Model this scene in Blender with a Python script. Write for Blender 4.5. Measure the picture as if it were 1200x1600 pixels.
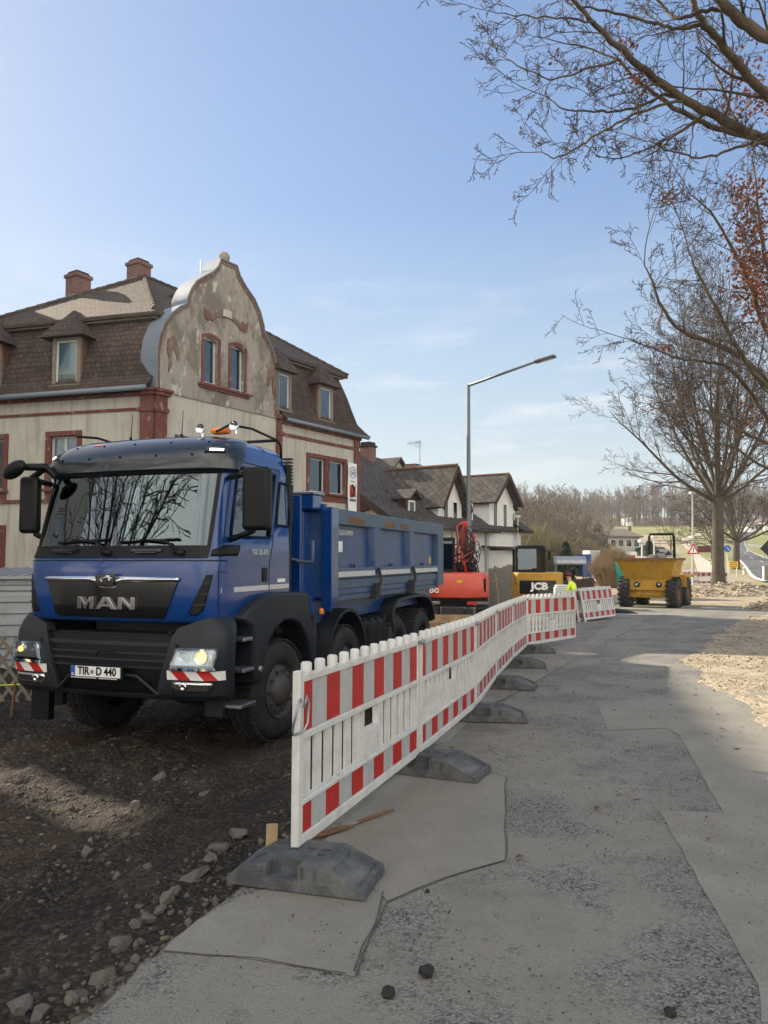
import bpy, bmesh, math, random
import numpy as np
from mathutils import Vector, Matrix, noise as mn

for o in list(bpy.data.objects): bpy.data.objects.remove(o)
SC = bpy.context.scene
COL = SC.collection
R = math.radians

# ---------------------------------------------------------------- camera
F_PX = 1200.0; PITCH = math.atan(72/1200); CAM_Z = 1.54
cd = bpy.data.cameras.new('camera'); cam = bpy.data.objects.new('camera', cd); COL.objects.link(cam)
cd.sensor_fit = 'VERTICAL'; cd.sensor_height = 32; cd.lens = 24; cd.clip_start = .05; cd.clip_end = 5000
cam.location = (0, 0, CAM_Z); cam.rotation_euler = (R(90)+PITCH, 0, 0)
SC.camera = cam
SC.render.resolution_x = 768; SC.render.resolution_y = 1024

# ---------------------------------------------------------------- light
SUN_AZ = Vector((-.80, .60, 0)).normalized(); SUN_EL = R(29)
SD = Vector((SUN_AZ.x*math.cos(SUN_EL), SUN_AZ.y*math.cos(SUN_EL), math.sin(SUN_EL)))
sl = bpy.data.lights.new('sun', 'SUN'); sl.energy = 5.0; sl.angle = R(.5); sl.color = (1, .87, .69)
so = bpy.data.objects.new('sun', sl); COL.objects.link(so)
so.rotation_euler = SD.to_track_quat('Z', 'Y').to_euler(); so.location = SD*50
W = bpy.data.worlds.new('World'); SC.world = W; W.use_nodes = True
nt = W.node_tree; nt.nodes.clear()
wo = nt.nodes.new('ShaderNodeOutputWorld'); bg = nt.nodes.new('ShaderNodeBackground')
sky = nt.nodes.new('ShaderNodeTexSky'); sky.sky_type = 'NISHITA'; sky.sun_disc = False
sky.sun_elevation = SUN_EL; sky.sun_rotation = math.atan2(SD.x, SD.y)
sky.air_density = 1.0; sky.dust_density = .7; sky.ozone_density = 2.5
bg.inputs[1].default_value = .15
# thin cirrus low in the sky
tc = nt.nodes.new('ShaderNodeTexCoord'); mp = nt.nodes.new('ShaderNodeMapping'); mp.inputs['Scale'].default_value = (1.6, 1.6, 9)
mp.inputs['Rotation'].default_value = (0, R(8), 0)
ns = nt.nodes.new('ShaderNodeTexNoise'); ns.inputs['Scale'].default_value = 2.6; ns.inputs['Detail'].default_value = 8; ns.inputs['Roughness'].default_value = .62
cr = nt.nodes.new('ShaderNodeValToRGB'); cr.color_ramp.elements[0].position = .50; cr.color_ramp.elements[1].position = .80
sx = nt.nodes.new('ShaderNodeSeparateXYZ')
r1 = nt.nodes.new('ShaderNodeMapRange'); r1.inputs[1].default_value = .03; r1.inputs[2].default_value = .14
r2 = nt.nodes.new('ShaderNodeMapRange'); r2.inputs[1].default_value = .38; r2.inputs[2].default_value = .2
mu = nt.nodes.new('ShaderNodeMath'); mu.operation = 'MULTIPLY'; mv = nt.nodes.new('ShaderNodeMath'); mv.operation = 'MULTIPLY'
mw = nt.nodes.new('ShaderNodeMath'); mw.operation = 'MULTIPLY'; mw.inputs[1].default_value = .95
mx = nt.nodes.new('ShaderNodeMixRGB'); mx.inputs[2].default_value = (3.0, 3.1, 3.15, 1)
L = nt.links.new
L(tc.outputs['Generated'], mp.inputs[0]); L(mp.outputs[0], ns.inputs['Vector']); L(ns.outputs[0], cr.inputs[0])
L(tc.outputs['Generated'], sx.inputs[0]); L(sx.outputs['Z'], r1.inputs[0]); L(sx.outputs['Z'], r2.inputs[0])
L(r1.outputs[0], mu.inputs[0]); L(r2.outputs[0], mu.inputs[1]); L(mu.outputs[0], mv.inputs[0]); L(cr.outputs[0], mv.inputs[1])
# hazy air evens the sky out: soft shoulder on the glare round the sun
dt = nt.nodes.new('ShaderNodeVectorMath'); dt.operation = 'DOT_PRODUCT'; dt.inputs[1].default_value = (.3,.4,.3); L(sky.outputs[0], dt.inputs[0])
k1 = nt.nodes.new('ShaderNodeMath'); k1.operation = 'MULTIPLY_ADD'; k1.inputs[1].default_value = .27; k1.inputs[2].default_value = 1.05; L(dt.outputs['Value'], k1.inputs[0])
k2 = nt.nodes.new('ShaderNodeMath'); k2.operation = 'DIVIDE'; k2.inputs[0].default_value = 1; L(k1.outputs[0], k2.inputs[1])
vs_ = nt.nodes.new('ShaderNodeVectorMath'); vs_.operation = 'SCALE'; L(sky.outputs[0], vs_.inputs[0]); L(k2.outputs[0], vs_.inputs['Scale'])
hz = nt.nodes.new('ShaderNodeMapRange'); hz.inputs[1].default_value = .42; hz.inputs[2].default_value = 0; hz.inputs[4].default_value = .85; L(sx.outputs['Z'], hz.inputs[0])
hm = nt.nodes.new('ShaderNodeMixRGB'); hm.inputs[2].default_value = (2.15, 2.45, 2.48, 1); L(hz.outputs[0], hm.inputs[0]); L(vs_.outputs[0], hm.inputs[1])
L(mv.outputs[0], mw.inputs[0]); L(mw.outputs[0], mx.inputs[0]); 
# added bright broken cloud in the unseen sky behind the camera, lifts the shade
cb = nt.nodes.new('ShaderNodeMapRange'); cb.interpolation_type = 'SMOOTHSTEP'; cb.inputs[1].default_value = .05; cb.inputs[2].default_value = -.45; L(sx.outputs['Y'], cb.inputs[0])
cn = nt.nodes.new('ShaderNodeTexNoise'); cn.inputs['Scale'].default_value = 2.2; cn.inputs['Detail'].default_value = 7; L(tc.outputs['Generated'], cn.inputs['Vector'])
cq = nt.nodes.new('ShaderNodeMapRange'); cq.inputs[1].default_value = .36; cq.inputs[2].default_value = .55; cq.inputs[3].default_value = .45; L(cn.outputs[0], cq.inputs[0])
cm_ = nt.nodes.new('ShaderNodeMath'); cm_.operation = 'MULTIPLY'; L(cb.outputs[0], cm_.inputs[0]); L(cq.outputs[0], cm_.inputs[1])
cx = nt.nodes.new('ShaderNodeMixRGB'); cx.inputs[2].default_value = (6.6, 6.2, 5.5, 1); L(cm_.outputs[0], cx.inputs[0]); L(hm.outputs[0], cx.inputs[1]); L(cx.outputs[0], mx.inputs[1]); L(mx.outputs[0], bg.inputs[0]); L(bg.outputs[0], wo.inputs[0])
SC.view_settings.view_transform = 'Standard'; SC.view_settings.look = 'None'; SC.view_settings.gamma = 1
SC.view_settings.exposure = 1.1

# ---------------------------------------------------------------- pixel helpers (1200 x 1600 photo)
def ray(px, py):
    a = (px-600)/F_PX; b = -(py-800)/F_PX
    return Vector((a, math.cos(PITCH)-b*math.sin(PITCH), math.sin(PITCH)+b*math.cos(PITCH)))
def at(px, py, d):
    r = ray(px, py); return Vector((0, 0, CAM_Z)) + r*(d/r.y)

# ---------------------------------------------------------------- mesh builder
class MB:
    def __init__(s, M=None): s.v = []; s.f = []; s.m = []; s.M = M
    def add(s, vs, fs, m=0):
        b = len(s.v)
        if s.M is not None: vs = [s.M @ Vector(q) for q in vs]
        s.v.extend([tuple(q) for q in vs]); s.f.extend([tuple(b+i for i in f) for f in fs]); s.m.extend([m]*len(fs))
    def box(s, x0, x1, y0, y1, z0, z1, m=0):
        s.add([(x0,y0,z0),(x1,y0,z0),(x1,y1,z0),(x0,y1,z0),(x0,y0,z1),(x1,y0,z1),(x1,y1,z1),(x0,y1,z1)],
              [(0,3,2,1),(4,5,6,7),(0,1,5,4),(1,2,6,5),(2,3,7,6),(3,0,4,7)], m)
    def hexa(s, p, m=0): s.add(p, [(0,3,2,1),(4,5,6,7),(0,1,5,4),(1,2,6,5),(2,3,7,6),(3,0,4,7)], m)
    def obox(s, c, ax, ay, az, m=0):
        c = Vector(c); ax = Vector(ax); ay = Vector(ay); az = Vector(az)
        s.hexa([c-ax-ay-az, c+ax-ay-az, c+ax+ay-az, c-ax+ay-az, c-ax-ay+az, c+ax-ay+az, c+ax+ay+az, c-ax+ay+az], m)
    def bar(s, a, b, w, h, m=0, up=(0,0,1)):
        a = Vector(a); b = Vector(b); d = (b-a); l = d.length; d = d/l; u = Vector(up)
        sd = d.cross(u)
        if sd.length < 1e-4: sd = d.cross(Vector((1,0,0)))
        sd.normalize(); u = sd.cross(d)
        s.obox((a+b)/2, d*l/2, sd*w/2, u*h/2, m)
    def tube(s, pts, r, n=8, m=0, caps=True):
        pts = [Vector(p) for p in pts]; k = len(pts)
        if not hasattr(r, '__len__'): r = [r]*k
        vs = []; fs = []; pu = None
        for i, p in enumerate(pts):
            d = (pts[min(i+1,k-1)]-pts[max(i-1,0)])
            if d.length < 1e-9: d = Vector((0,0,1))
            d.normalize()
            if pu is None: pu = Vector((0,0,1)) if abs(d.z) < .9 else Vector((1,0,0))
            a = d.cross(pu)
            if a.length < 1e-5: a = d.cross(Vector((0,1,.1)))
            a.normalize(); b = a.cross(d); pu = b
            for j in range(n):
                t = 2*math.pi*j/n; vs.append(p+(a*math.cos(t)+b*math.sin(t))*r[i])
        for i in range(k-1):
            for j in range(n):
                j2 = (j+1) % n; fs.append((i*n+j, i*n+j2, (i+1)*n+j2, (i+1)*n+j))
        if caps: fs.append(tuple(range(n))[::-1]); fs.append(tuple((k-1)*n+j for j in range(n)))
        s.add(vs, fs, m)
    def lathe(s, prof, c, ax, n=24, m=0):           # prof (radius, height along ax)
        c = Vector(c); ax = Vector(ax).normalized()
        a = ax.cross(Vector((0,0,1)))
        if a.length < 1e-3: a = ax.cross(Vector((1,0,0)))
        a.normalize(); b = ax.cross(a); vs = []; fs = []; k = len(prof)
        for (r, h) in prof:
            for j in range(n):
                t = 2*math.pi*j/n; vs.append(c+ax*h+(a*math.cos(t)+b*math.sin(t))*max(r, 1e-4))
        for i in range(k-1):
            for j in range(n):
                j2 = (j+1) % n; fs.append((i*n+j, i*n+j2, (i+1)*n+j2, (i+1)*n+j))
        s.add(vs, fs, m)
    def prism(s, poly, o, ax, ay, dep, m=0):        # poly 2D in ax, ay ; extruded by vector dep
        o = Vector(o); ax = Vector(ax); ay = Vector(ay); dep = Vector(dep); n = len(poly)
        vs = [o+ax*x+ay*y for x, y in poly] + [o+ax*x+ay*y+dep for x, y in poly]
        fs = [tuple(range(n))[::-1], tuple(range(n, 2*n))] + [(i, (i+1) % n, n+(i+1) % n, n+i) for i in range(n)]
        s.add(vs, fs, m)
    def grid(s, fn, nu, nv, m=0):
        vs = [fn(i/nu, j/nv) for j in range(nv+1) for i in range(nu+1)]
        fs = [(j*(nu+1)+i, j*(nu+1)+i+1, (j+1)*(nu+1)+i+1, (j+1)*(nu+1)+i) for j in range(nv) for i in range(nu)]
        s.add(vs, fs, m)
    def ball(s, c, r, nu=14, nv=9, m=0, sc=(1,1,1)):
        c = Vector(c)
        def fn(a, b):
            t = a*2*math.pi; p = (b-.5)*math.pi
            return c+Vector((math.cos(t)*math.cos(p)*r*sc[0], math.sin(t)*math.cos(p)*r*sc[1], math.sin(p)*r*sc[2]))
        s.grid(fn, nu, nv, m)
    def build(s, name, mats, parent=None, smooth=0, bevel=0, fix=True, uv=True, bseg=2):
        me = bpy.data.meshes.new(name); me.from_pydata(s.v, [], s.f)
        if not isinstance(mats, (list, tuple)): mats = [mats]
        for m in mats: me.materials.append(m)
        me.polygons.foreach_set('material_index', s.m)
        if fix:
            bm = bmesh.new(); bm.from_mesh(me); bmesh.ops.recalc_face_normals(bm, faces=bm.faces); bm.to_mesh(me); bm.free()
        if uv: autouv(me)
        if smooth:
            me.polygons.foreach_set('use_smooth', [True]*len(me.polygons))
            if smooth != 1: me.set_sharp_from_angle(angle=R(smooth))
        o = bpy.data.objects.new(name, me); COL.objects.link(o)
        if parent is not None:
            o.parent = parent
            if parent.name in WINV: o.matrix_parent_inverse = Matrix(WINV[parent.name])
        if bevel:
            b = o.modifiers.new('bevel', 'BEVEL'); b.width = bevel; b.segments = bseg; b.limit_method = 'ANGLE'; b.angle_limit = R(35); b.harden_normals = False
        return o
WINV = {}
def autouv(me):
    ul = me.uv_layers.new(name='UVMap'); dat = np.zeros(len(me.loops)*2)
    vs = me.vertices
    for p in me.polygons:
        n = p.normal; t = Vector((0,0,1)).cross(n)
        if t.length < .05: t = Vector((1,0,0)); b = Vector((0,1,0))
        else: t.normalize(); b = n.cross(t)
        for li in p.loop_indices:
            c = vs[me.loops[li].vertex_index].co; dat[li*2] = c.dot(t); dat[li*2+1] = c.dot(b)
    ul.data.foreach_set('uv', dat)

def root(name, label, cat, loc=(0,0,0), rz=0, group=None, kind=None, world=False):
    o = bpy.data.objects.new(name, None); COL.objects.link(o); o.location = loc; o.rotation_euler = (0,0,rz)
    o.empty_display_size = .3
    tag(o, label, cat, group, kind)
    if world:       # parts are given in world coordinates
        WINV[o.name] = [list(r) for r in (Matrix.Translation(Vector(loc)) @ Matrix.Rotation(rz, 4, 'Z')).inverted()]
    return o
def tag(o, label, cat, group=None, kind=None):
    if label: o['label'] = label
    if cat: o['category'] = cat
    if group: o['group'] = group
    if kind: o['kind'] = kind
    return o
def dup(o, parent=None, loc=None, rz=None, label=None):
    c = o.copy(); COL.objects.link(c); c.parent = parent
    if loc is not None: c.location = loc
    if rz is not None: c.rotation_euler = (0,0,rz)
    if label: c['label'] = label
    for ch in list(o.children): dup(ch, c)
    return c
def fastmesh(name, V, T, mats, parent=None, smooth=False, mi=None):
    me = bpy.data.meshes.new(name); nv = len(V); nf = len(T); k = T.shape[1]
    me.vertices.add(nv); me.vertices.foreach_set('co', np.asarray(V, dtype=np.float32).ravel())
    me.loops.add(nf*k); me.loops.foreach_set('vertex_index', np.asarray(T, dtype=np.int32).ravel())
    me.polygons.add(nf); me.polygons.foreach_set('loop_start', np.arange(0, nf*k, k, dtype=np.int32))
    try: me.polygons.foreach_set('loop_total', np.full(nf, k, dtype=np.int32))
    except Exception: pass
    me.update(calc_edges=True); me.validate()
    if not isinstance(mats, (list, tuple)): mats = [mats]
    for m in mats: me.materials.append(m)
    if mi is not None: me.polygons.foreach_set('material_index', np.asarray(mi, dtype=np.int32))
    me.polygons.foreach_set('use_smooth', np.full(nf, bool(smooth)))
    o = bpy.data.objects.new(name, me); COL.objects.link(o)
    if parent is not None: o.parent = parent
    return o

def text(name, s, size, mat, parent, o, ax, ay, ext=.004, bold=0, sx=1, world=False, shear=0):
    cu = bpy.data.curves.new(name, 'FONT'); cu.body = s; cu.size = size; cu.extrude = ext; cu.offset = bold; cu.align_x = 'CENTER'; cu.align_y = 'CENTER'; cu.resolution_u = 3; cu.shear = shear
    t = bpy.data.objects.new('tmp', cu); COL.objects.link(t); bpy.context.view_layer.update()
    me = bpy.data.meshes.new_from_object(t.evaluated_get(bpy.context.evaluated_depsgraph_get()))
    bpy.data.objects.remove(t); bpy.data.curves.remove(cu)
    ax = Vector(ax).normalized(); ay = Vector(ay).normalized(); an = ax.cross(ay)
    M = Matrix((( ax.x*sx, ay.x, an.x, o[0]), (ax.y*sx, ay.y, an.y, o[1]), (ax.z*sx, ay.z, an.z, o[2]), (0,0,0,1)))
    me.transform(M); me.materials.clear(); me.materials.append(mat); me.name = name
    ob = bpy.data.objects.new(name, me); COL.objects.link(ob); ob.parent = parent
    if parent is not None and parent.name in WINV: ob.matrix_parent_inverse = Matrix(WINV[parent.name])
    return ob

# ---------------------------------------------------------------- materials
def nodes(name):
    m = bpy.data.materials.new(name); m.use_nodes = True; t = m.node_tree; b = t.nodes['Principled BSDF']
    return m, t, b
def mk(name, col, rough=.6, metal=0, var=.12, scale=6, bump=.0, bscale=40, dirt=None, dscale=3, damt=.4, coat=0, spec=.5, trans=0, emit=0, alpha=1):
    m, t, b = nodes(name); N = t.nodes.new; Lk = t.links.new
    b.inputs['Roughness'].default_value = rough; b.inputs['Metallic'].default_value = metal
    b.inputs['Coat Weight'].default_value = coat; b.inputs['Coat Roughness'].default_value = .05
    b.inputs['Specular IOR Level'].default_value = spec
    c = tuple(col)+(1,)
    tcn = N('ShaderNodeTexCoord')
    n1 = N('ShaderNodeTexNoise'); n1.inputs['Scale'].default_value = scale; n1.inputs['Detail'].default_value = 6; n1.inputs['Roughness'].default_value = .6
    Lk(tcn.outputs['Object'], n1.inputs['Vector'])
    mr = N('ShaderNodeMapRange'); mr.inputs[1].default_value = .25; mr.inputs[2].default_value = .75; mr.inputs[3].default_value = 1-var; mr.inputs[4].default_value = 1+var
    Lk(n1.outputs[0], mr.inputs[0])
    v = N('ShaderNodeVectorMath'); v.operation = 'SCALE'; v.inputs[0].default_value = col; Lk(mr.outputs[0], v.inputs['Scale'])
    out = v.outputs[0]
    if dirt is not None:
        n2 = N('ShaderNodeTexNoise'); n2.inputs['Scale'].default_value = dscale; n2.inputs['Detail'].default_value = 9; n2.inputs['Roughness'].default_value = .7
        Lk(tcn.outputs['Object'], n2.inputs['Vector'])
        rr = N('ShaderNodeMapRange'); rr.inputs[1].default_value = .45; rr.inputs[2].default_value = .68; rr.inputs[4].default_value = damt; Lk(n2.outputs[0], rr.inputs[0])
        mxx = N('ShaderNodeMixRGB'); mxx.inputs[2].default_value = tuple(dirt)+(1,); Lk(rr.outputs[0], mxx.inputs[0]); Lk(out, mxx.inputs[1]); out = mxx.outputs[0]
        ro = N('ShaderNodeMapRange'); ro.inputs[3].default_value = rough; ro.inputs[4].default_value = min(1, rough+.35); Lk(rr.outputs[0], ro.inputs[0]); Lk(ro.outputs[0], b.inputs['Roughness'])
    Lk(out, b.inputs['Base Color'])
    if bump:
        n3 = N('ShaderNodeTexNoise'); n3.inputs['Scale'].default_value = bscale; n3.inputs['Detail'].default_value = 5; Lk(tcn.outputs['Object'], n3.inputs['Vector'])
        bp = N('ShaderNodeBump'); bp.inputs['Strength'].default_value = bump; bp.inputs['Distance'].default_value = .02; Lk(n3.outputs[0], bp.inputs['Height']); Lk(bp.outputs[0], b.inputs['Normal'])
    if emit: b.inputs['Emission Color'].default_value = c; b.inputs['Emission Strength'].default_value = emit
    if trans:
        tr = N('ShaderNodeBsdfTranslucent'); Lk(out, tr.inputs[0]); ms = N('ShaderNodeMixShader'); ms.inputs[0].default_value = trans
        Lk(b.outputs[0], ms.inputs[1]); Lk(tr.outputs[0], ms.inputs[2]); Lk(ms.outputs[0], t.nodes['Material Output'].inputs[0])
    return m
def mk_glass(name, tint=(.35,.42,.42), fac0=.12, rough=.01):
    m, t, b = nodes(name); N = t.nodes.new; Lk = t.links.new
    t.nodes.remove(b); g = N('ShaderNodeBsdfGlossy'); g.inputs['Roughness'].default_value = rough; g.inputs[0].default_value = (.78,.90,1,1)
    tr = N('ShaderNodeBsdfTransparent'); tr.inputs[0].default_value = tuple(tint)+(1,)
    fr = N('ShaderNodeFresnel'); fr.inputs[0].default_value = 1.55
    ad = N('ShaderNodeMath'); ad.operation = 'ADD'; ad.inputs[1].default_value = fac0; ad.use_clamp = True; Lk(fr.outputs[0], ad.inputs[0])
    ms = N('ShaderNodeMixShader'); Lk(ad.outputs[0], ms.inputs[0]); Lk(tr.outputs[0], ms.inputs[1]); Lk(g.outputs[0], ms.inputs[2]); Lk(ms.outputs[0], t.nodes['Material Output'].inputs[0])
    return m
def mk_tile(name, c1, c2, cm, rw=.18, rh=.16, diag=False, bump=.6, moss=None, scallop=True):
    m, t, b = nodes(name); N = t.nodes.new; Lk = t.links.new
    uvn = N('ShaderNodeUVMap'); mpn = N('ShaderNodeMapping'); Lk(uvn.outputs[0], mpn.inputs[0])
    # wobble so that courses are not ruler straight
    nw = N('ShaderNodeTexNoise'); nw.inputs['Scale'].default_value = 1.3; nw.inputs['Detail'].default_value = 3
    tcn = N('ShaderNodeTexCoord'); Lk(tcn.outputs['Object'], nw.inputs['Vector'])
    sc_ = N('ShaderNodeVectorMath'); sc_.operation = 'SCALE'; sc_.inputs['Scale'].default_value = .09; Lk(nw.outputs['Color'], sc_.inputs[0])
    ad = N('ShaderNodeVectorMath'); ad.operation = 'ADD'; Lk(mpn.outputs[0], ad.inputs[0]); Lk(sc_.outputs[0], ad.inputs[1])
    if diag: mpn.inputs['Rotation'].default_value = (0,0,R(45))
    br = N('ShaderNodeTexBrick'); br.offset = 0 if diag else .5; br.inputs['Scale'].default_value = 1; br.inputs['Mortar Size'].default_value = .012 if not diag else .016; br.inputs['Mortar Smooth'].default_value = .3
    br.inputs['Brick Width'].default_value = rw; br.inputs['Row Height'].default_value = rh; br.inputs['Bias'].default_value = 0
    br.inputs['Color1'].default_value = tuple(c1)+(1,); br.inputs['Color2'].default_value = tuple(c2)+(1,); br.inputs['Mortar'].default_value = tuple(cm)+(1,)
    Lk(ad.outputs[0], br.inputs['Vector']); out = br.outputs[0]
    n2 = N('ShaderNodeTexNoise'); n2.inputs['Scale'].default_value = .8; n2.inputs['Detail'].default_value = 9; n2.inputs['Roughness'].default_value = .75; Lk(tcn.outputs['Object'], n2.inputs['Vector'])
    rr = N('ShaderNodeMapRange'); rr.inputs[1].default_value = .3; rr.inputs[2].default_value = .7; rr.inputs[3].default_value = .6; rr.inputs[4].default_value = 1.4; Lk(n2.outputs[0], rr.inputs[0])
    v = N('ShaderNodeVectorMath'); v.operation = 'SCALE'; Lk(out, v.inputs[0]); Lk(rr.outputs[0], v.inputs['Scale']); out = v.outputs[0]
    if moss is not None:
        n4 = N('ShaderNodeTexNoise'); n4.inputs['Scale'].default_value = 5; n4.inputs['Detail'].default_value = 8; n4.inputs['Roughness'].default_value = .8; Lk(tcn.outputs['Object'], n4.inputs['Vector'])
        r4 = N('ShaderNodeMapRange'); r4.inputs[1].default_value = .56; r4.inputs[2].default_value = .66; r4.inputs[4].default_value = .7; Lk(n4.outputs[0], r4.inputs[0])
        mxx = N('ShaderNodeMixRGB'); mxx.inputs[2].default_value = tuple(moss)+(1,); Lk(r4.outputs[0], mxx.inputs[0]); Lk(out, mxx.inputs[1]); out = mxx.outputs[0]
    Lk(out, b.inputs['Base Color']); b.inputs['Roughness'].default_value = .85
    # sawtooth: every course rises towards its lower edge
    sp = N('ShaderNodeSeparateXYZ'); Lk(ad.outputs[0], sp.inputs[0])
    dv = N('ShaderNodeMath'); dv.operation = 'DIVIDE'; dv.inputs[1].default_value = rh; Lk(sp.outputs['Y'], dv.inputs[0])
    fc = N('ShaderNodeMath'); fc.operation = 'FRACT'; Lk(dv.outputs[0], fc.inputs[0])
    iv = N('ShaderNodeMath'); iv.operation = 'SUBTRACT'; iv.inputs[0].default_value = 1; Lk(fc.outputs[0], iv.inputs[1])
    mm = N('ShaderNodeMath'); mm.operation = 'SUBTRACT'; Lk(iv.outputs[0], mm.inputs[0]); Lk(br.outputs['Fac'], mm.inputs[1])
    bp = N('ShaderNodeBump'); bp.inputs['Strength'].default_value = bump; bp.inputs['Distance'].default_value = .05; Lk(mm.outputs[0], bp.inputs['Height']); Lk(bp.outputs[0], b.inputs['Normal'])
    return m
def mk_brick(name, c1, c2, cm, w=.25, h=.08):
    m = mk_tile(name, c1, c2, cm, w, h, bump=.3); return m
def mk_plaster(name, base, stain, stain2, scale=1.2, lo=.5, hi=.6):
    m, t, b = nodes(name); N = t.nodes.new; Lk = t.links.new
    tcn = N('ShaderNodeTexCoord'); mpn = N('ShaderNodeMapping'); mpn.inputs['Scale'].default_value = (1,1,.55); Lk(tcn.outputs['Object'], mpn.inputs[0])
    def nz(s, d=9, r=.68):
        q = N('ShaderNodeTexNoise'); q.inputs['Scale'].default_value = s; q.inputs['Detail'].default_value = d; q.inputs['Roughness'].default_value = r; Lk(mpn.outputs[0], q.inputs['Vector']); return q.outputs[0]
    def ramp(src, a, c, o=1):
        q = N('ShaderNodeMapRange'); q.inputs[1].default_value = a; q.inputs[2].default_value = c; q.inputs[4].default_value = o; Lk(src, q.inputs[0]); return q.outputs[0]
    def mix(f, a, c):
        q = N('ShaderNodeMixRGB'); Lk(f, q.inputs[0])
        for k, z in ((1, a), (2, c)):
            if isinstance(z, tuple): q.inputs[k].default_value = z+(1,)
            else: Lk(z, q.inputs[k])
        return q.outputs[0]
    o = mix(ramp(nz(scale), lo, hi, .85), tuple(base), tuple(stain))
    o = mix(ramp(nz(scale*2.7), .56, .64, .8), o, tuple(stain2))
    mp2 = N('ShaderNodeMapping'); mp2.inputs['Scale'].default_value = (6,6,.5); Lk(tcn.outputs['Object'], mp2.inputs[0])
    q = N('ShaderNodeTexNoise'); q.inputs['Scale'].default_value = 1; q.inputs['Detail'].default_value = 5; Lk(mp2.outputs[0], q.inputs['Vector'])
    o = mix(ramp(q.outputs[0], .5, .75, .55), o, tuple(x*.6 for x in stain))
    Lk(o, b.inputs['Base Color']); b.inputs['Roughness'].default_value = .92
    bp = N('ShaderNodeBump'); bp.inputs['Strength'].default_value = .35; bp.inputs['Distance'].default_value = .02; Lk(nz(9), bp.inputs['Height']); Lk(bp.outputs[0], b.inputs['Normal'])
    return m
def mk_rock(name, cols, rough=.9):
    m, t, b = nodes(name); N = t.nodes.new; Lk = t.links.new
    g = N('ShaderNodeNewGeometry'); cr_ = N('ShaderNodeValToRGB'); e = cr_.color_ramp.elements
    e[0].color = tuple(cols[0])+(1,); e[1].color = tuple(cols[-1])+(1,)
    for i in range(1, len(cols)-1): q = e.new(i/(len(cols)-1)); q.color = tuple(cols[i])+(1,)
    Lk(g.outputs['Random Per Island'], cr_.inputs[0])
    tcn = N('ShaderNodeTexCoord'); n = N('ShaderNodeTexNoise'); n.inputs['Scale'].default_value = 60; n.inputs['Detail'].default_value = 4; Lk(tcn.outputs['Object'], n.inputs['Vector'])
    mr = N('ShaderNodeMapRange'); mr.inputs[3].default_value = .7; mr.inputs[4].default_value = 1.3; Lk(n.outputs[0], mr.inputs[0])
    v = N('ShaderNodeVectorMath'); v.operation = 'SCALE'; Lk(cr_.outputs[0], v.inputs[0]); Lk(mr.outputs[0], v.inputs['Scale']); Lk(v.outputs[0], b.inputs['Base Color'])
    b.inputs['Roughness'].default_value = rough
    return m

M = {}
M['blue'] = mk('blue paint', (.0010,.038,.185), .20, 0, .06, 3, dirt=(.05,.07,.09), dscale=5, damt=.12, coat=.6)
M['blue_dump'] = mk('dusty blue paint', (.004,.046,.175), .32, 0, .12, 2, dirt=(.07,.10,.13), dscale=2.6, damt=.5, coat=.12)
M['rail_grey'] = mk('grey blue rail', (.055,.10,.165), .5, 0, .15, 5, dirt=(.15,.16,.16), damt=.5)
M['visor'] = mk('smoked visor', (.012,.016,.02), .18, 0, .2, 4, coat=.6)
M['plastic'] = mk('grey plastic', (.013,.017,.023), .42, 0, .15, 8, bump=.08, bscale=200, dirt=(.055,.055,.052), dscale=3, damt=.3, spec=.3)
M['black'] = mk('black plastic', (.004,.005,.006), .45, 0, .2, 6, spec=.25)
M['gblack'] = mk('gloss black', (.006,.007,.009), .12, 0, .1, 6, coat=.5)
M['chrome'] = mk('chrome', (.75,.76,.78), .1, 1, .03, 6)
M['alu'] = mk('aluminium', (.42,.43,.44), .42, 1, .15, 12, dirt=(.15,.14,.13), damt=.4)
M['tyre'] = mk('tyre rubber', (.014,.014,.014), .75, 0, .25, 10, bump=.3, bscale=60, dirt=(.055,.05,.043), dscale=5, damt=.55)
M['rim'] = mk('dirty rim', (.07,.07,.07), .6, .3, .2, 10, dirt=(.12,.10,.08), damt=.6)
M['chassis'] = mk('chassis', (.02,.021,.023), .7, 0, .25, 6, dirt=(.07,.06,.05), damt=.5)
M['glass'] = mk_glass('windscreen glass', (.36,.45,.43), .09, .0)
M['glassd'] = mk_glass('window glass', (.05,.06,.06), .08)
M['pane'] = mk_glass('old window pane', (.85,.88,.88), .10, .04)
M['trimf'] = mk_plaster('faded red stucco', (.15,.075,.055), (.19,.15,.12), (.25,.22,.18), 1.6, .45, .6)
M['white'] = mk('white paint', (.78,.78,.76), .5, 0, .04, 5)
M['stripe'] = mk('silver stripe', (.52,.53,.53), .4, 0, .08, 5, dirt=(.25,.24,.22), damt=.3)
M['red'] = mk('red reflective', (.50,.018,.014), .4, 0, .15, 9, dirt=(.25,.05,.04), damt=.35)
M['fred'] = mk('fence red sheeting', (.52,.020,.016), .45, 0, .15, 9, dirt=(.25,.05,.04), damt=.35, trans=.25)
M['fwhite'] = mk('fence white plastic', (.72,.72,.70), .5, 0, .05, 7, dirt=(.30,.28,.24), dscale=6, damt=.35, trans=.22)
M['fsheet'] = mk('fence white sheeting', (.50,.51,.52), .4, 0, .06, 9, dirt=(.3,.3,.29), dscale=6, damt=.4, trans=.22)
M['foot'] = mk('recycled plastic', (.055,.061,.066), .7, 0, .25, 14, bump=.35, bscale=70, dirt=(.20,.195,.18), dscale=5, damt=.6)
M['steel'] = mk('galvanised steel', (.33,.35,.36), .45, .8, .12, 12)
M['amber'] = mk('amber lens', (.85,.22,.01), .2, 0, .05, 5, emit=.0)
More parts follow.
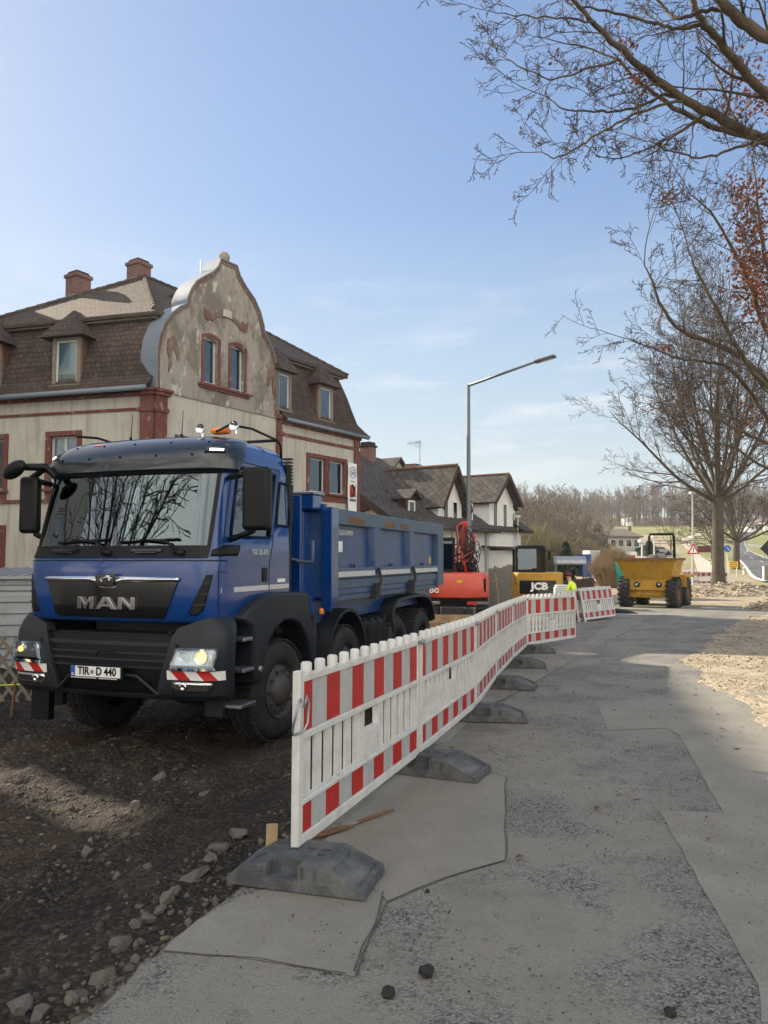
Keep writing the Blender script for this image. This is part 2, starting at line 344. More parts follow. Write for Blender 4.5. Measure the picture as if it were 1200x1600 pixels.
M['lamp_on'] = mk('headlamp bulb', (1,.50,.14), .3, 0, 0, 5, emit=1.1)
M['lens'] = mk_glass('clear lens', (.9,.92,.92), .12)
M['reflector'] = mk('lamp reflector', (.55,.56,.57), .15, 1, .1, 20)
M['led'] = mk('marker light', (1,.9,.75), .3, 0, 0, 5, emit=4)
M['ob'] = mk('exc orange red', (.62,.075,.040), .38, 0, .08, 3, dirt=(.35,.14,.09), damt=.35, coat=.2)
M['yel'] = mk('machine yellow', (.50,.27,.018), .5, 0, .15, 3, dirt=(.17,.11,.05), dscale=3, damt=.8)
M['rust'] = mk('rusty steel', (.16,.085,.045), .8, .2, .3, 5, bump=.2, bscale=40, dirt=(.25,.17,.10), damt=.6)
M['hose'] = mk('hydraulic hose', (.012,.012,.014), .5, 0, .2, 10)
M['blade'] = mk('mud caked blade', (.30,.19,.10), .8, 0, .25, 4, bump=.3, dirt=(.16,.10,.06), damt=.6)
M['plaster'] = mk_plaster('old plaster', (.47,.45,.395), (.34,.305,.25), (.50,.49,.455), .7, .52, .72)
M['gplaster'] = mk_plaster('weathered gable plaster', (.175,.150,.125), (.33,.30,.26), (.55,.535,.50), 1.1, .44, .53)
M['trim'] = mk_plaster('red painted trim', (.15,.045,.036), (.15,.080,.066), (.33,.26,.22), 1.8, .47, .60)
M['tile'] = mk_tile('plain tiles', (.085,.055,.042), (.045,.033,.029), (.012,.010,.010), .19, .17, moss=(.10,.085,.055))
M['tile2'] = mk_tile('upper roof tiles', (.082,.058,.040), (.045,.035,.028), (.012,.010,.009), .19, .15, moss=(.115,.095,.06))
M['slate'] = mk_tile('diamond slates', (.085,.070,.058), (.040,.034,.032), (.008,.007,.007), .30, .30, True, 1.0, moss=(.19,.155,.105))
M['brickc'] = mk_brick('chimney brick', (.17,.065,.045), (.12,.055,.045), (.20,.17,.15))
M['dwood'] = mk('dark stained wood', (.045,.020,.016), .7, 0, .3, 8)
M['gwood'] = mk('grey weathered wood', (.20,.175,.14), .8, 0, .25, 8, bump=.2, bscale=30)
M['nwood'] = mk('raw wood', (.38,.26,.15), .7, 0, .2, 8)
M['zinc'] = mk('zinc sheet', (.20,.24,.29), .58, .25, .2, 3, dirt=(.12,.12,.12), damt=.4)
M['housewhite'] = mk('white render', (.72,.72,.70), .9, 0, .05, 1.5, bump=.1, dirt=(.5,.5,.48), dscale=.7, damt=.4)
M['cream'] = mk('cream render', (.70,.66,.56), .9, 0, .05, 1.5, dirt=(.5,.46,.38), damt=.3)
M['curtain'] = mk('net curtain', (.70,.74,.76), .8, 0, .12, 3)
M['dark'] = mk('dark interior', (.012,.012,.014), .8)
M['corr'] = mk('corrugated sheet', (.36,.38,.40), .45, .5, .1, 4, dirt=(.2,.18,.15), damt=.35)
M['asphalt'] = None
M['bark'] = mk('bark', (.062,.050,.040), .9, 0, .35, 5, bump=.6, bscale=18, dirt=(.11,.10,.06), dscale=1.2, damt=.4)
M['barko'] = mk('oak bark', (.075,.058,.042), .9, 0, .4, 9, bump=1.0, bscale=26, dirt=(.15,.12,.08), dscale=3, damt=.6)
M['twig'] = mk('twigs', (.055,.038,.028), .85, 0, .3, 2)
M['leafb'] = mk('withered leaves', (.15,.058,.032), .8, 0, .5, 8, trans=.3)
M['leaff'] = mk('fallen leaves', (.11,.060,.030), .85, 0, .5, 8)
M['lump'] = mk('asphalt lump', (.018,.016,.015), .85, 0, .5, 30, bump=.4, bscale=90)
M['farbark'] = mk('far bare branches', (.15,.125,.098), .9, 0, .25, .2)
M['reed'] = mk('straw twigs', (.27,.20,.12), .85, 0, .35, 2)
M['ever'] = mk('conifer needles', (.035,.055,.028), .8, 0, .4, 2)
M['greyhouse'] = mk('grey render', (.42,.42,.40), .9, 0, .1, 1)
M['yelsign'] = mk('yellow sign', (.75,.42,.02), .5, 0, .05, 3)
M['bluesign'] = mk('blue sign', (.02,.09,.34), .5, 0, .05, 3)
M['hivis'] = mk('hi-vis yellow', (.75,.95,.05), .6, 0, .1, 8)
M['maroon'] = mk('dark red cloth', (.10,.018,.022), .85, 0, .2, 10)
M['skin'] = mk('skin', (.55,.30,.20), .55, 0, .06, 10)
M['navy'] = mk('navy cloth', (.02,.025,.05), .85, 0, .2, 10)
M['green'] = mk('green paint', (.02,.22,.05), .5, 0, .1, 5)
M['teal'] = mk('teal tarpaulin', (.01,.35,.25), .6, 0, .15, 5)
M['steelpaint'] = mk('grey green lamp post', (.12,.15,.15), .5, .3, .1, 5)
M['polewhite'] = mk('pale pole', (.55,.56,.55), .5, 0, .05, 5)
# ================================================================ TERRAIN
BY = [(-40,.3),(0,0),(45,-.585),(60,-.62),(80,-.15),(120,1.3),(160,4),(250,9.5),(350,16.5),(500,28),(700,36),(1200,40)]
EX = [(-30,-3.2),(0,-1.75),(2.7,-1.06),(3.2,-.93),(3.75,-.74),(4.6,-.42),(6,.02),(8.1,.80),(10,1.35),(12.4,2.0),(14.6,2.6),(16,3.0),(20,4.2),(24,6.8),(28,8.6),(32,9.4),(40,10),(60,10)]
DZ = [(-30,-.3),(0,-.28),(4,-.30),(7,-.40),(9,-.42),(17,-.43),(26,-.62),(36,-.62),(48,-.62),(60,-.63)]
VX = [(-30,5.5),(4,4.0),(5,3.75),(6,3.4),(7.6,3.5),(10,4.0),(12.9,4.8),(14.6,5.7),(18.6,7.8),(24,11),(27,14),(32,18)]
AX = [(-3,-1e9)]
def tab(T, x):
    xs = np.array([a for a, b in T], float); ys = np.array([b for a, b in T], float); return np.interp(x, xs, ys)
def vnoise(x, y, s, seed=0):          # smooth lattice value noise, numpy
    x = x*s+seed*17.3; y = y*s+seed*9.1; xi = np.floor(x); yi = np.floor(y); fx = x-xi; fy = y-yi
    fx = fx*fx*(3-2*fx); fy = fy*fy*(3-2*fy)
    def h(a, b):
        q = np.sin(a*127.1+b*311.7+seed*74.7)*43758.5453; return q-np.floor(q)
    return (h(xi,yi)*(1-fx)+h(xi+1,yi)*fx)*(1-fy)+(h(xi,yi+1)*(1-fx)+h(xi+1,yi+1)*fx)*fy
def fbm(x, y, s, o=4, seed=0, g=.5):
    t = 0; a = 1; n = 0
    for i in range(o): t = t+a*vnoise(x, y, s*2**i, seed+i); n += a; a *= g
    return t/n
def ss(x): x = np.clip(x, 0, 1); return x*x*(3-2*x)
def base_z(y): return tab(BY, y)
def terrain(x, y, fine=True):
    x = np.asarray(x, float); y = np.asarray(y, float)
    b = base_z(y); ex = tab(EX, y)+.10*(fbm(x, y, 2.2, 3, 5)-.5); d = ex-x        # >0 : on the dirt side
    dz = tab(DZ, y)
    far = ss((y-33)/10)
    k = ss((d+.02)/.12)*.35+ss((d-.1)/1.6)*.65
    zd = (b-.06)*(1-k)+dz*k
    # wheel ruts and lumps
    if fine:
        along = (x+1.49)*.944-(y-7.1)*.33          # distance across the truck's direction
        rut = np.exp(-((along+.35)/.28)**2)+np.exp(-((along+2.0)/.28)**2)
        trk = np.exp(-((along-.88)/.26)**4)*ss((8-y)/1.5); rut = rut+trk
        bumps = (fbm(x, y, 1.1, 3, 2)-.5)*.22+(fbm(x, y, 5, 5, 3, .6)-.5)*.15
        foot = np.exp(-(((x+1.9)**2+(y-11)**2)/30))
        zd = zd+k*(bumps*(1-.8*np.clip(rut, 0, 1))-.05*rut+.007*trk*np.sin(along*70)+.004*trk*np.sin((x*.33+y*.944)*48))
    # right verge: loose gravel lies over the edge of the asphalt
    vx = tab(VX, y)+.5*(fbm(x, y, .9, 4, 9)-.5); v = ss((x-vx+.15)/.5)
    zr = b-.06+v*(.075+(.05*(fbm(x, y, 3, 4, 4)-.5) if fine else 0))
    # asphalt ends at y ~ 31 : sandy ground comes over
    e = ss((y-(30.5+.8*vnoise(x, y, .7, 3)))/.8)
    zr = np.maximum(zr, b-.06+e*.075)
    z = np.where(d > 0, zd, zr)
    z = z*(1-far)+(b+.02)*far
    # verge bank below the big tree and gentle rolling further off
    z = z+.35*np.exp(-(((x-21)/6)**2+((y-48)/9)**2))
    z = z+ss((y-90)/80)*(fbm(x, y, .02, 3, 8)-.5)*.8
    return z
def tz(x, y): return float(terrain(np.array([x]), np.array([y]))[0])
def hit(px, py, dmin=2.0):            # photo pixel -> point on the terrain
    r = ray(px, py); d = dmin; st = .25
    last = d
    while d < 1500:
        p = Vector((0,0,CAM_Z))+r*(d/r.y)
        if p.z <= float(base_z(p.y)): break
        last = d; d *= 1.01
    p = Vector((0,0,CAM_Z))+r*(d/r.y); return Vector((p.x, p.y, float(base_z(p.y))))

def build_ground():
    ys = np.concatenate([np.arange(-30, 1.4, 1.6), np.arange(1.5, 9, .035), np.arange(9, 18, .075), np.arange(18, 50, .3), 50*1.028**np.arange(0, 118)])
    xl = -9*1.12**np.arange(1, 44)[::-1]
    xs = np.concatenate([xl, np.arange(-9, -4.5, .09), np.arange(-4.5, 1.0, .035), np.arange(1.0, 9, .08), np.arange(9, 32, .35), 32*1.09**np.arange(0, 42)])
    X, Y = np.meshgrid(xs, ys); Z = terrain(X, Y)
    nx = len(xs); ny = len(ys); V = np.stack([X.ravel(), Y.ravel(), Z.ravel()], 1)
    i = np.arange(nx-1)[None, :]+nx*np.arange(ny-1)[:, None]; i = i.ravel()
    T = np.stack([i, i+1, i+nx+1, i+nx], 1)
    # what lies on the ground: dirt, grass, gravel (all patterns that stay put)
    ex = tab(EX, Y); vx = tab(VX, Y)
    dirt = ss((ex-X+.05)/.25)*(1-ss((Y-26)/14))
    grass = ss((Y-205-25*vnoise(X, Y, .05, 2))/12)*ss((345-Y)/15)
    side = ss((X-19-3*vnoise(X, Y, .2, 4))/3)*ss((Y-36)/5)*(.35+.65*ss((fbm(X, Y, .25, 4, 6)-.42)*6))*ss((72-Y)/10)
    right = ss((X-.30*Y-6-6*vnoise(X, Y, .03, 2))/4)*ss((Y-74)/10)
    left = ss((-X+.17*Y-3)/6)*ss((Y-60)/15)*.8
    grass = np.clip(np.maximum.reduce([grass, side*.8, right*.9, left]), 0, 1)
    wood = ss((Y-335)/10)
    o = fastmesh('ground', V, T, MG, smooth=True)
    at_ = o.data.color_attributes.new('zone', 'FLOAT_COLOR', 'POINT')
    C4 = np.stack([dirt.ravel(), grass.ravel(), wood.ravel(), np.ones(nx*ny)], 1).astype(np.float32)
    at_.data.foreach_set('color', C4.ravel())
    o['kind'] = 'structure'
    return o

def ground_mat():
    m, t, b = nodes('earth and gravel'); N = t.nodes.new; Lk = t.links.new
    tcn = N('ShaderNodeTexCoord'); P = tcn.outputs['Object']
    def nz(s, d=6, r=.6, vec=P):
        q = N('ShaderNodeTexNoise'); q.inputs['Scale'].default_value = s; q.inputs['Detail'].default_value = d; q.inputs['Roughness'].default_value = r; Lk(vec, q.inputs['Vector']); return q.outputs[0]
    def ramp(src, a, c, lo=0, hi=1):
        q = N('ShaderNodeMapRange'); q.inputs[1].default_value = a; q.inputs[2].default_value = c; q.inputs[3].default_value = lo; q.inputs[4].default_value = hi; Lk(src, q.inputs[0]); return q.outputs[0]
    def mix(f, a, c):
        q = N('ShaderNodeMixRGB'); Lk(f, q.inputs[0])
        for k, z in ((1, a), (2, c)):
            if isinstance(z, tuple): q.inputs[k].default_value = z+(1,)
            else: Lk(z, q.inputs[k])
        return q.outputs[0]
    vc = N('ShaderNodeVertexColor'); vc.layer_name = 'zone'; sp = N('ShaderNodeSeparateColor'); Lk(vc.outputs[0], sp.inputs[0])
    vor = N('ShaderNodeTexVoronoi'); vor.inputs['Scale'].default_value = 38; Lk(P, vor.inputs['Vector'])
    vr2 = N('ShaderNodeTexVoronoi'); vr2.inputs['Scale'].default_value = 14; Lk(P, vr2.inputs['Vector'])
    sand = mix(ramp(nz(.35, 8), .4, .6), (.40,.335,.235), (.50,.435,.32))
    sand = mix(ramp(vor.outputs['Color'], .2, .9, 0, .45), sand, (.20,.165,.12))
    sand = mix(ramp(nz(6, 8, .75), .52, .64, 0, .75), sand, (.12,.09,.06)); sand = mix(ramp(nz(1.1, 7, .7), .48, .62, 0, .55), sand, (.19,.15,.10))
    dirt = mix(ramp(nz(.9, 8, .7), .42, .6), (.040,.031,.025), (.018,.015,.013))
    dirt = mix(ramp(nz(.45, 5), .54, .66, 0, .75), dirt, (.125,.075,.040))
    dirt = mix(ramp(vor.outputs['Color'], .5, 1, 0, .5), dirt, (.13,.12,.10))
    gr = mix(ramp(nz(.05, 6), .4, .6), (.17,.205,.06), (.25,.26,.10))
    gr = mix(ramp(nz(3, 8, .8), .5, .7, 0, .7), gr, (.24,.18,.09)); gr = mix(ramp(nz(.09, 7, .7), .47, .6, 0, .6), gr, (.22,.165,.09))
    dirt = mix(ramp(nz(2.4, 9, .8), .55, .68, 0, .7), dirt, (.14,.115,.085)); c = mix(sp.outputs[0], sand, dirt); c = mix(sp.outputs[1], c, gr); c = mix(sp.outputs[2], c, (.12,.085,.06))
    Lk(c, b.inputs['Base Color']); b.inputs['Roughness'].default_value = .95; b.inputs['Specular IOR Level'].default_value = .25
    h1 = N('ShaderNodeMath'); h1.operation = 'ADD'; Lk(nz(30, 6, .7), h1.inputs[0]); Lk(ramp(vor.outputs['Distance'], 0, .6, .8, 0), h1.inputs[1])
    h2 = N('ShaderNodeMath'); h2.operation = 'ADD'; Lk(h1.outputs[0], h2.inputs[0]); Lk(ramp(vr2.outputs['Distance'], 0, .6, 1.0, 0), h2.inputs[1])
    bp = N('ShaderNodeBump'); bp.inputs['Strength'].default_value = .8; bp.inputs['Distance'].default_value = .03; Lk(h2.outputs[0], bp.inputs['Height']); Lk(bp.outputs[0], b.inputs['Normal'])
    return m
def asphalt_mat(name, smooth):
    m, t, b = nodes(name); N = t.nodes.new; Lk = t.links.new
    tcn = N('ShaderNodeTexCoord'); P = tcn.outputs['Object']
    def nz(s, d=6, r=.6):
        q = N('ShaderNodeTexNoise'); q.inputs['Scale'].default_value = s; q.inputs['Detail'].default_value = d; q.inputs['Roughness'].default_value = r; Lk(P, q.inputs['Vector']); return q.outputs[0]
    def ramp(src, a, c, lo=0, hi=1):
        q = N('ShaderNodeMapRange'); q.inputs[1].default_value = a; q.inputs[2].default_value = c; q.inputs[3].default_value = lo; q.inputs[4].default_value = hi; Lk(src, q.inputs[0]); return q.outputs[0]
    def mix(f, a, c):
        q = N('ShaderNodeMixRGB'); Lk(f, q.inputs[0])
        for k, z in ((1, a), (2, c)):
            if isinstance(z, tuple): q.inputs[k].default_value = z+(1,)
            else: Lk(z, q.inputs[k])
        return q.outputs[0]
    def vr(s, rnd=1):
        v = N('ShaderNodeTexVoronoi'); v.inputs['Scale'].default_value = s; v.inputs['Randomness'].default_value = rnd; Lk(P, v.inputs['Vector']); return v
    v1 = vr(95); v2 = vr(170)
    if smooth:
        c = mix(ramp(nz(.8, 8, .7), .35, .65), (.20,.19,.165), (.275,.26,.22))
        c = mix(ramp(v2.outputs['Color'], .1, .9, 0, .32), c, (.11,.105,.095))
        c = mix(ramp(nz(5, 8, .8), .60, .72, 0, .5), c, (.13,.12,.105))
        c = mix(ramp(nz(1.5, 6), .56, .66, 0, .35), c, (.33,.29,.22))
        st = .25
    else:
        grit = mix(ramp(v1.outputs['Color'], .15, .85), (.020,.021,.022), (.26,.255,.235))
        dust = mix(ramp(nz(2.2, 8, .7), .3, .7), (.20,.19,.165), (.29,.272,.23))
        k = ramp(nz(1.1, 9, .72), .45, .57)
        k2 = ramp(nz(40, 4, .7), .30, .5)
        mu_ = N('ShaderNodeMath'); mu_.operation = 'MULTIPLY'; Lk(k, mu_.inputs[0]); Lk(k2, mu_.inputs[1])
        c = mix(mu_.outputs[0], dust, grit)
        c = mix(ramp(v2.outputs['Color'], .2, .9, 0, .25), c, (.08,.08,.08))
        st = .5
    c = mix(ramp(nz(.75, 9, .75), .50, .66, 0, .40), c, (.085,.080,.070)); c = mix(ramp(nz(3.1, 9, .8), .62, .70, 0, .55), c, (.07,.064,.055))
    Lk(c, b.inputs['Base Color']); b.inputs['Roughness'].default_value = .88; b.inputs['Specular IOR Level'].default_value = .35
    h = N('ShaderNodeMath'); h.operation = 'ADD'; Lk(ramp(v1.outputs['Distance'], 0, .7, 1, 0), h.inputs[0]); Lk(nz(160, 3), h.inputs[1])
    bp = N('ShaderNodeBump'); bp.inputs['Strength'].default_value = st; bp.inputs['Distance'].default_value = .008; Lk(h.outputs[0], bp.inputs['Height'])
    bq = N('ShaderNodeBump'); bq.inputs['Strength'].default_value = .25; bq.inputs['Distance'].default_value = .05; Lk(nz(2.5, 5), bq.inputs['Height']); Lk(bp.outputs[0], bq.inputs['Normal']); Lk(bq.outputs[0], b.inputs['Normal'])
    return m
MG = ground_mat()
M['asphalt'] = asphalt_mat('worn asphalt', False); M['asphalt2'] = asphalt_mat('smooth asphalt patch', True)
M['seam'] = mk('tar seam', (.045,.045,.042), .8, 0, .5, 20, dirt=(.16,.15,.13), dscale=12, damt=.7)
M['newroad'] = mk('new road asphalt', (.085,.088,.092), .8, 0, .12, .5)
GROUND = build_ground()
def rz_(x, y): return base_z(y)+.006*(vnoise(np.asarray(x, float), np.asarray(y, float), .8, 7)-.5)
def build_asphalt():
    ys = np.concatenate([np.arange(-8, 1, .6), np.arange(1, 12, .07), np.arange(12, 35, .25)]); nu = 60
    V = []; 
    for y in ys:
        e = float(tab(EX, y)); j = .05*(fbm(np.array([y*1.0]), np.array([0.0]), 3.2, 4, 11)[0]-.5)*2+.03*(fbm(np.array([y*1.0]), np.array([5.0]), 14, 2, 12)[0]-.5)*2
        xr = float(tab(VX, y))+3.0
        x0 = e+j
        V.append((x0+.015, y, float(rz_(x0, y))-.16)); V.append((x0-.012, y, float(rz_(x0, y))-.05)); V.append((x0, y, float(rz_(x0, y))-.008))
        for i in range(nu+1):
            u = (i/nu)**1.2; x = x0+.012+(xr-x0)*u; V.append((x, y, float(rz_(x, y))))
    nx = nu+4; ny = len(ys); i = (np.arange(nx-1)[None, :]+nx*np.arange(ny-1)[:, None]).ravel()
    o = fastmesh('road', np.array(V), np.stack([i, i+1, i+nx+1, i+nx], 1), M['asphalt'], smooth=True); o['kind'] = 'structure'
build_asphalt()
def gp(px, py):           # on the near road surface
    r = ray(px, py); t = -CAM_Z/(r.z+.013*r.y); p = Vector((0,0,CAM_Z))+r*t; return p
def sheet(name, pix, mat, lift=.004, jag=.02, pts=None):
    P = pts or [gp(*q) for q in pix]; out = []
    n = len(P); rnd = random.Random(hash(name) % 99 if False else len(pix or pts)*7)
    for i in range(n):
        a = P[i]; b = P[(i+1) % n]; l = (b-a).length; k = max(1, int(l/.10))
        for j in range(k):
            q = a.lerp(b, j/k); s = jag*(mn.noise(Vector((q.x*6, q.y*6, 3)))+.6*mn.noise(Vector((q.x*22, q.y*22, 8))))
            d = (b-a).normalized(); q = q+Vector((-d.y, d.x, 0))*s; out.append((q.x, q.y))
    bm = bmesh.new(); vs = [bm.verts.new((x, y, 0)) for x, y in out]; bm.faces.new(vs)
    bmesh.ops.triangulate(bm, faces=bm.faces)
    for _ in range(3):
        le = [e for e in bm.edges if e.calc_length() > .5]
        if le: bmesh.ops.subdivide_edges(bm, edges=le, cuts=1); bmesh.ops.triangulate(bm, faces=bm.faces)
    for v in bm.verts: v.co.z = float(rz_(v.co.x, v.co.y))+lift
    bmesh.ops.recalc_face_normals(bm, faces=bm.faces)
    me = bpy.data.meshes.new(name); bm.to_mesh(me); bm.free(); me.materials.append(mat)
    if sum(p.normal.z for p in me.polygons) < 0: me.flip_normals()
    o = bpy.data.objects.new(name, me); COL.objects.link(o); o['kind'] = 'structure'; return o
sheet('road_patch', [(600,1393),(590,1440),(553,1527),(400,1500),(250,1487),(310,1438),(376,1402),(425,1388)], M['asphalt2'], .0035, .012)
sheet('road_patch', [(490,1330),(570,1255),(655,1180),(720,1192),(790,1216),(789,1346),(700,1372),(606,1412),(590,1393),(520,1380)], M['asphalt2'], .005, .008)
sheet('road_patch', [(932,1098),(1040,1093),(1052,1070),(1062,1064),(1200,1066),(1290,1120),(1420,1240),(1500,1600),(1190,1600),(1185,1540),(1110,1410),(1030,1268),(1130,1271),(1100,1218),(1062,1150),(1042,1138),(950,1142)], M['asphalt2'], .0035, .010)
sheet('road_patch', [(1010,975),(790,1092),(760,1100),(700,1160),(640,1170),(600,1195),(640,1150),(740,1080),(800,1040),(850,1000),(915,1003),(960,968)], M['asphalt2'], .0035, .01)
def strip(name, pix, w, mat, lift):
    P = [gp(*q) for q in pix]; L_ = []; R_ = []
    Q = []
    for a, b in zip(P[:-1], P[1:]):
        k = max(1, int((b-a).length/.15)); Q += [a.lerp(b, j/k) for j in range(k)]
    Q.append(P[-1])
    V = []; 
    for i, q in enumerate(Q):
        d = (Q[min(i+1, len(Q)-1)]-Q[max(i-1, 0)]).normalized(); s = Vector((-d.y, d.x, 0)); ww = w*(.6+.8*abs(mn.noise(Vector((q.x*3, q.y*3, 1)))))+.0012
        q = q+s*.03*mn.noise(Vector((q.x*2.5, q.y*2.5, 5)))
        for sg in (-1, 1):
            p = q+s*sg*ww; V.append((p.x, p.y, float(rz_(p.x, p.y))+lift))
    T = [(2*i, 2*i+1, 2*i+3, 2*i+2) for i in range(len(Q)-1)]
    o = fastmesh(name, np.array(V), np.array(T), mat); o['kind'] = 'structure'
strip('road_seam', [(1040,958),(1000,976),(900,1030),(790,1092),(745,1108)], .010, M['seam'], .0055)
strip('road_seam', [(790,1216),(789,1346),(700,1372),(606,1412),(590,1440),(553,1527)], .003, M['seam'], .0068)
strip('road_seam', [(880,968),(940,972),(1010,976),(1050,980)], .008, M['seam'], .0058)
strip('road_seam', [(600,1395),(585,1445),(550,1520)], .003, M['seam'], .0075)
strip('road_seam', [(240,1487),(400,1500),(540,1524)], .002, M['seam'], .0055)

# ---- far road that curves up the hill on the right
Lp = [(1199,911),(1180,903),(1165,885),(1151,868),(1146,856),(1148,846),(1157,835),(1172,826)]
Rp = [(1360,903),(1300,893),(1240,883),(1180,867),(1166,857),(1163,847),(1170,837),(1182,829)]
def lerp_list(P, n):
    D = [0]
    for a, b in zip(P[:-1], P[1:]): D.append(D[-1]+(b-a).length)
    o = []
    for i in range(n):
        t = D[-1]*i/(n-1); k = max(j for j in range(len(D)) if D[j] <= t+1e-9); k = min(k, len(P)-2); f = (t-D[k])/(D[k+1]-D[k]); o.append(P[k].lerp(P[k+1], f))
    return o
HL = [hit(*p) for p in Lp]; HR = [hit(*p) for p in Rp]
def cat(P, n, k=8):
    o = []
    for i in range(len(P)-1):
        p0 = P[max(i-1, 0)]; p1 = P[i]; p2 = P[i+1]; p3 = P[min(i+2, len(P)-1)]
        for j in range(k):
            t = j/k; o.append(.5*((2*p1)+(p2-p0)*t+(2*p0-5*p1+4*p2-p3)*t*t+(3*p1-p0-3*p2+p3)*t**3))
    o.append(P[-1]); return o
HLc = cat(HL, 0); HRc = cat(HR, 0)
def ribbon(name, A, B, mat, lift, nu=6):
    V = []
    for a, b in zip(A, B):
        for i in range(nu+1): q = a.lerp(b, i/nu); V.append((q.x, q.y, tz(q.x, q.y)+lift))
    n = len(A); i = (np.arange(nu)[None, :]+(nu+1)*np.arange(n-1)[:, None]).ravel()
    o = fastmesh(name, np.array(V), np.stack([i, i+1, i+nu+2, i+nu+1], 1), mat, smooth=True); o['kind'] = 'structure'; return o
ribbon('country_road', HLc, HRc, M['newroad'], .10)
def inner(A, B, f0, f1): return [a.lerp(b, f0) for a, b in zip(A, B)], [a.lerp(b, f1) for a, b in zip(A, B)]
for f0, f1 in ((-.045, .0), (1.0, 1.04)): ribbon('road_edge_line', *inner(HLc, HRc, f0, f1), M['white'], .14, 1)
a_, b_ = inner(HLc, HRc, .49, .515)
for i in range(0, len(a_)-2, 3): ribbon('road_centre_line', a_[i:i+2], b_[i:i+2], M['white'], .14, 1)
# pale site track towards the hill behind the big dumper
TL = [hit(*p) for p in [(1092,922),(1092,905),(1088,888),(1083,873),(1072,858),(1064,848),(1072,840),(1092,833)]]
TR = [hit(*p) for p in [(1130,920),(1124,905),(1116,890),(1104,876),(1085,861),(1078,850),(1083,842),(1102,834)]]
M['track'] = mk('pale track', (.44,.40,.33), .9, 0, .12, .4)
ribbon('site_track', cat(TL, 0), cat(TR, 0), M['track'], .05, 4)

# ---------------------------------------------------------------- stones
def rock_templates(n=8, seed=3):
    out = []
    for k in range(n):
        bm = bmesh.new(); bmesh.ops.create_icosphere(bm, subdivisions=1, radius=1)
        r = random.Random(seed+k)
        for v in bm.verts: v.co *= r.uniform(.62, 1.15)
        V = np.array([v.co[:] for v in bm.verts]); T = np.array([[v.index for v in f.verts] for f in bm.faces]); bm.free()
        V[:, 2] *= r.uniform(.5, .8); V[:, 1] *= r.uniform(.65, 1); out.append((V, T))
    return out
RT = rock_templates()
def scatter(name, P, S, mat, seed=1):
    rg = np.random.RandomState(seed); Vs = []; Ts = []; b = 0
    for p, s in zip(P, S):
        V, T = RT[rg.randint(len(RT))]; a = rg.rand()*6.28; c, q = math.cos(a), math.sin(a); tl = rg.uniform(-.5, .5)
        W_ = V*s; W_ = np.stack([W_[:,0], W_[:,1]*math.cos(tl)-W_[:,2]*math.sin(tl), W_[:,1]*math.sin(tl)+W_[:,2]*math.cos(tl)], 1)
        W_ = np.stack([W_[:,0]*c-W_[:,1]*q, W_[:,0]*q+W_[:,1]*c, W_[:,2]], 1)+np.array(p)
        Vs.append(W_); Ts.append(T+b); b += len(V)
    return fastmesh(name, np.concatenate(Vs), np.concatenate(Ts), mat)
M['rk_dirt'] = mk_rock('dark rubble', [(.03,.027,.024),(.055,.047,.038),(.10,.085,.065),(.05,.045,.042),(.16,.145,.12)])
M['rk_pale'] = mk_rock('pale gravel', [(.20,.17,.13),(.36,.31,.24),(.13,.11,.09),(.46,.42,.34),(.24,.19,.13)])
M['rk_grit'] = mk_rock('road grit', [(.03,.03,.03),(.10,.095,.09),(.24,.23,.21),(.055,.052,.05),(.14,.13,.115)])
M['rk_big'] = mk_rock('field stone', [(.07,.066,.058),(.13,.115,.09),(.10,.09,.08),(.17,.14,.105)])
rg = np.random.RandomState(7)
def pick(n, fx, fy, acc):
    out = []
    while len(out) < n:
        x = fx(); y = fy()
        if rg.rand() < acc(x, y): out.append((x, y))
    return out
def exf(y): return float(tab(EX, y))
P = pick(15000, lambda: rg.uniform(-7.5, 2.5), lambda: 1.6+rg.rand()**1.7*11, lambda x, y: 1.0 if x < exf(y)-.03 and abs((x+1.49)*.944-(y-7.1)*.33-.88) > .27*rg.rand()+.1 and fbm(np.array([x]), np.array([y]), 1.6, 3, 21)[0] > .42+.25*rg.rand() else .04 if x < exf(y)-.02 else 0)
S = .004+.019*rg.rand(len(P))**3.0
PP = np.array(P); Z = terrain(PP[:,0], PP[:,1])
o = scatter('rubble', np.stack([PP[:,0], PP[:,1], Z+S*.2], 1), S*1.25, M['rk_dirt'], 2); tag(o, 'dark clods and small rubble strewn over the dug out earth', 'rubble', kind='stuff')
# seam of stones along the broken road edge
P = []
for i in range(2100):
    y = 1.9+rg.rand()**1.3*8; P.append((exf(y)-abs(rg.normal())*.15-.015, y))
PP = np.array(P); Z = terrain(PP[:,0], PP[:,1]); S = .006+.026*rg.rand(len(P))**2.2
o = scatter('edge_rubble', np.stack([PP[:,0], PP[:,1], Z+S*.25], 1), S, M['rk_big'], 3); tag(o, 'broken stones along the cut edge of the asphalt', 'rubble', kind='stuff')
# grit on the road
P = pick(11000, lambda: rg.uniform(-1, 5), lambda: 2.0+rg.rand()**1.6*10, lambda x, y: (1 if x > exf(y)+.02 else 0)*(1.0 if fbm(np.array([x]), np.array([y]), 1.3, 4, 31)[0] > .52 else .12)*(.25 if y > 3.9 and x < .9 and y < 8 else 1))
PP = np.array(P); S = .0022+.0050*rg.rand(len(P))**2.2
o = scatter('road_grit', np.stack([PP[:,0], PP[:,1], rz_(PP[:,0], PP[:,1])+.004], 1), S, M['rk_grit'], 4); tag(o, 'loose grit and crumbs on the worn asphalt', 'grit', kind='stuff')
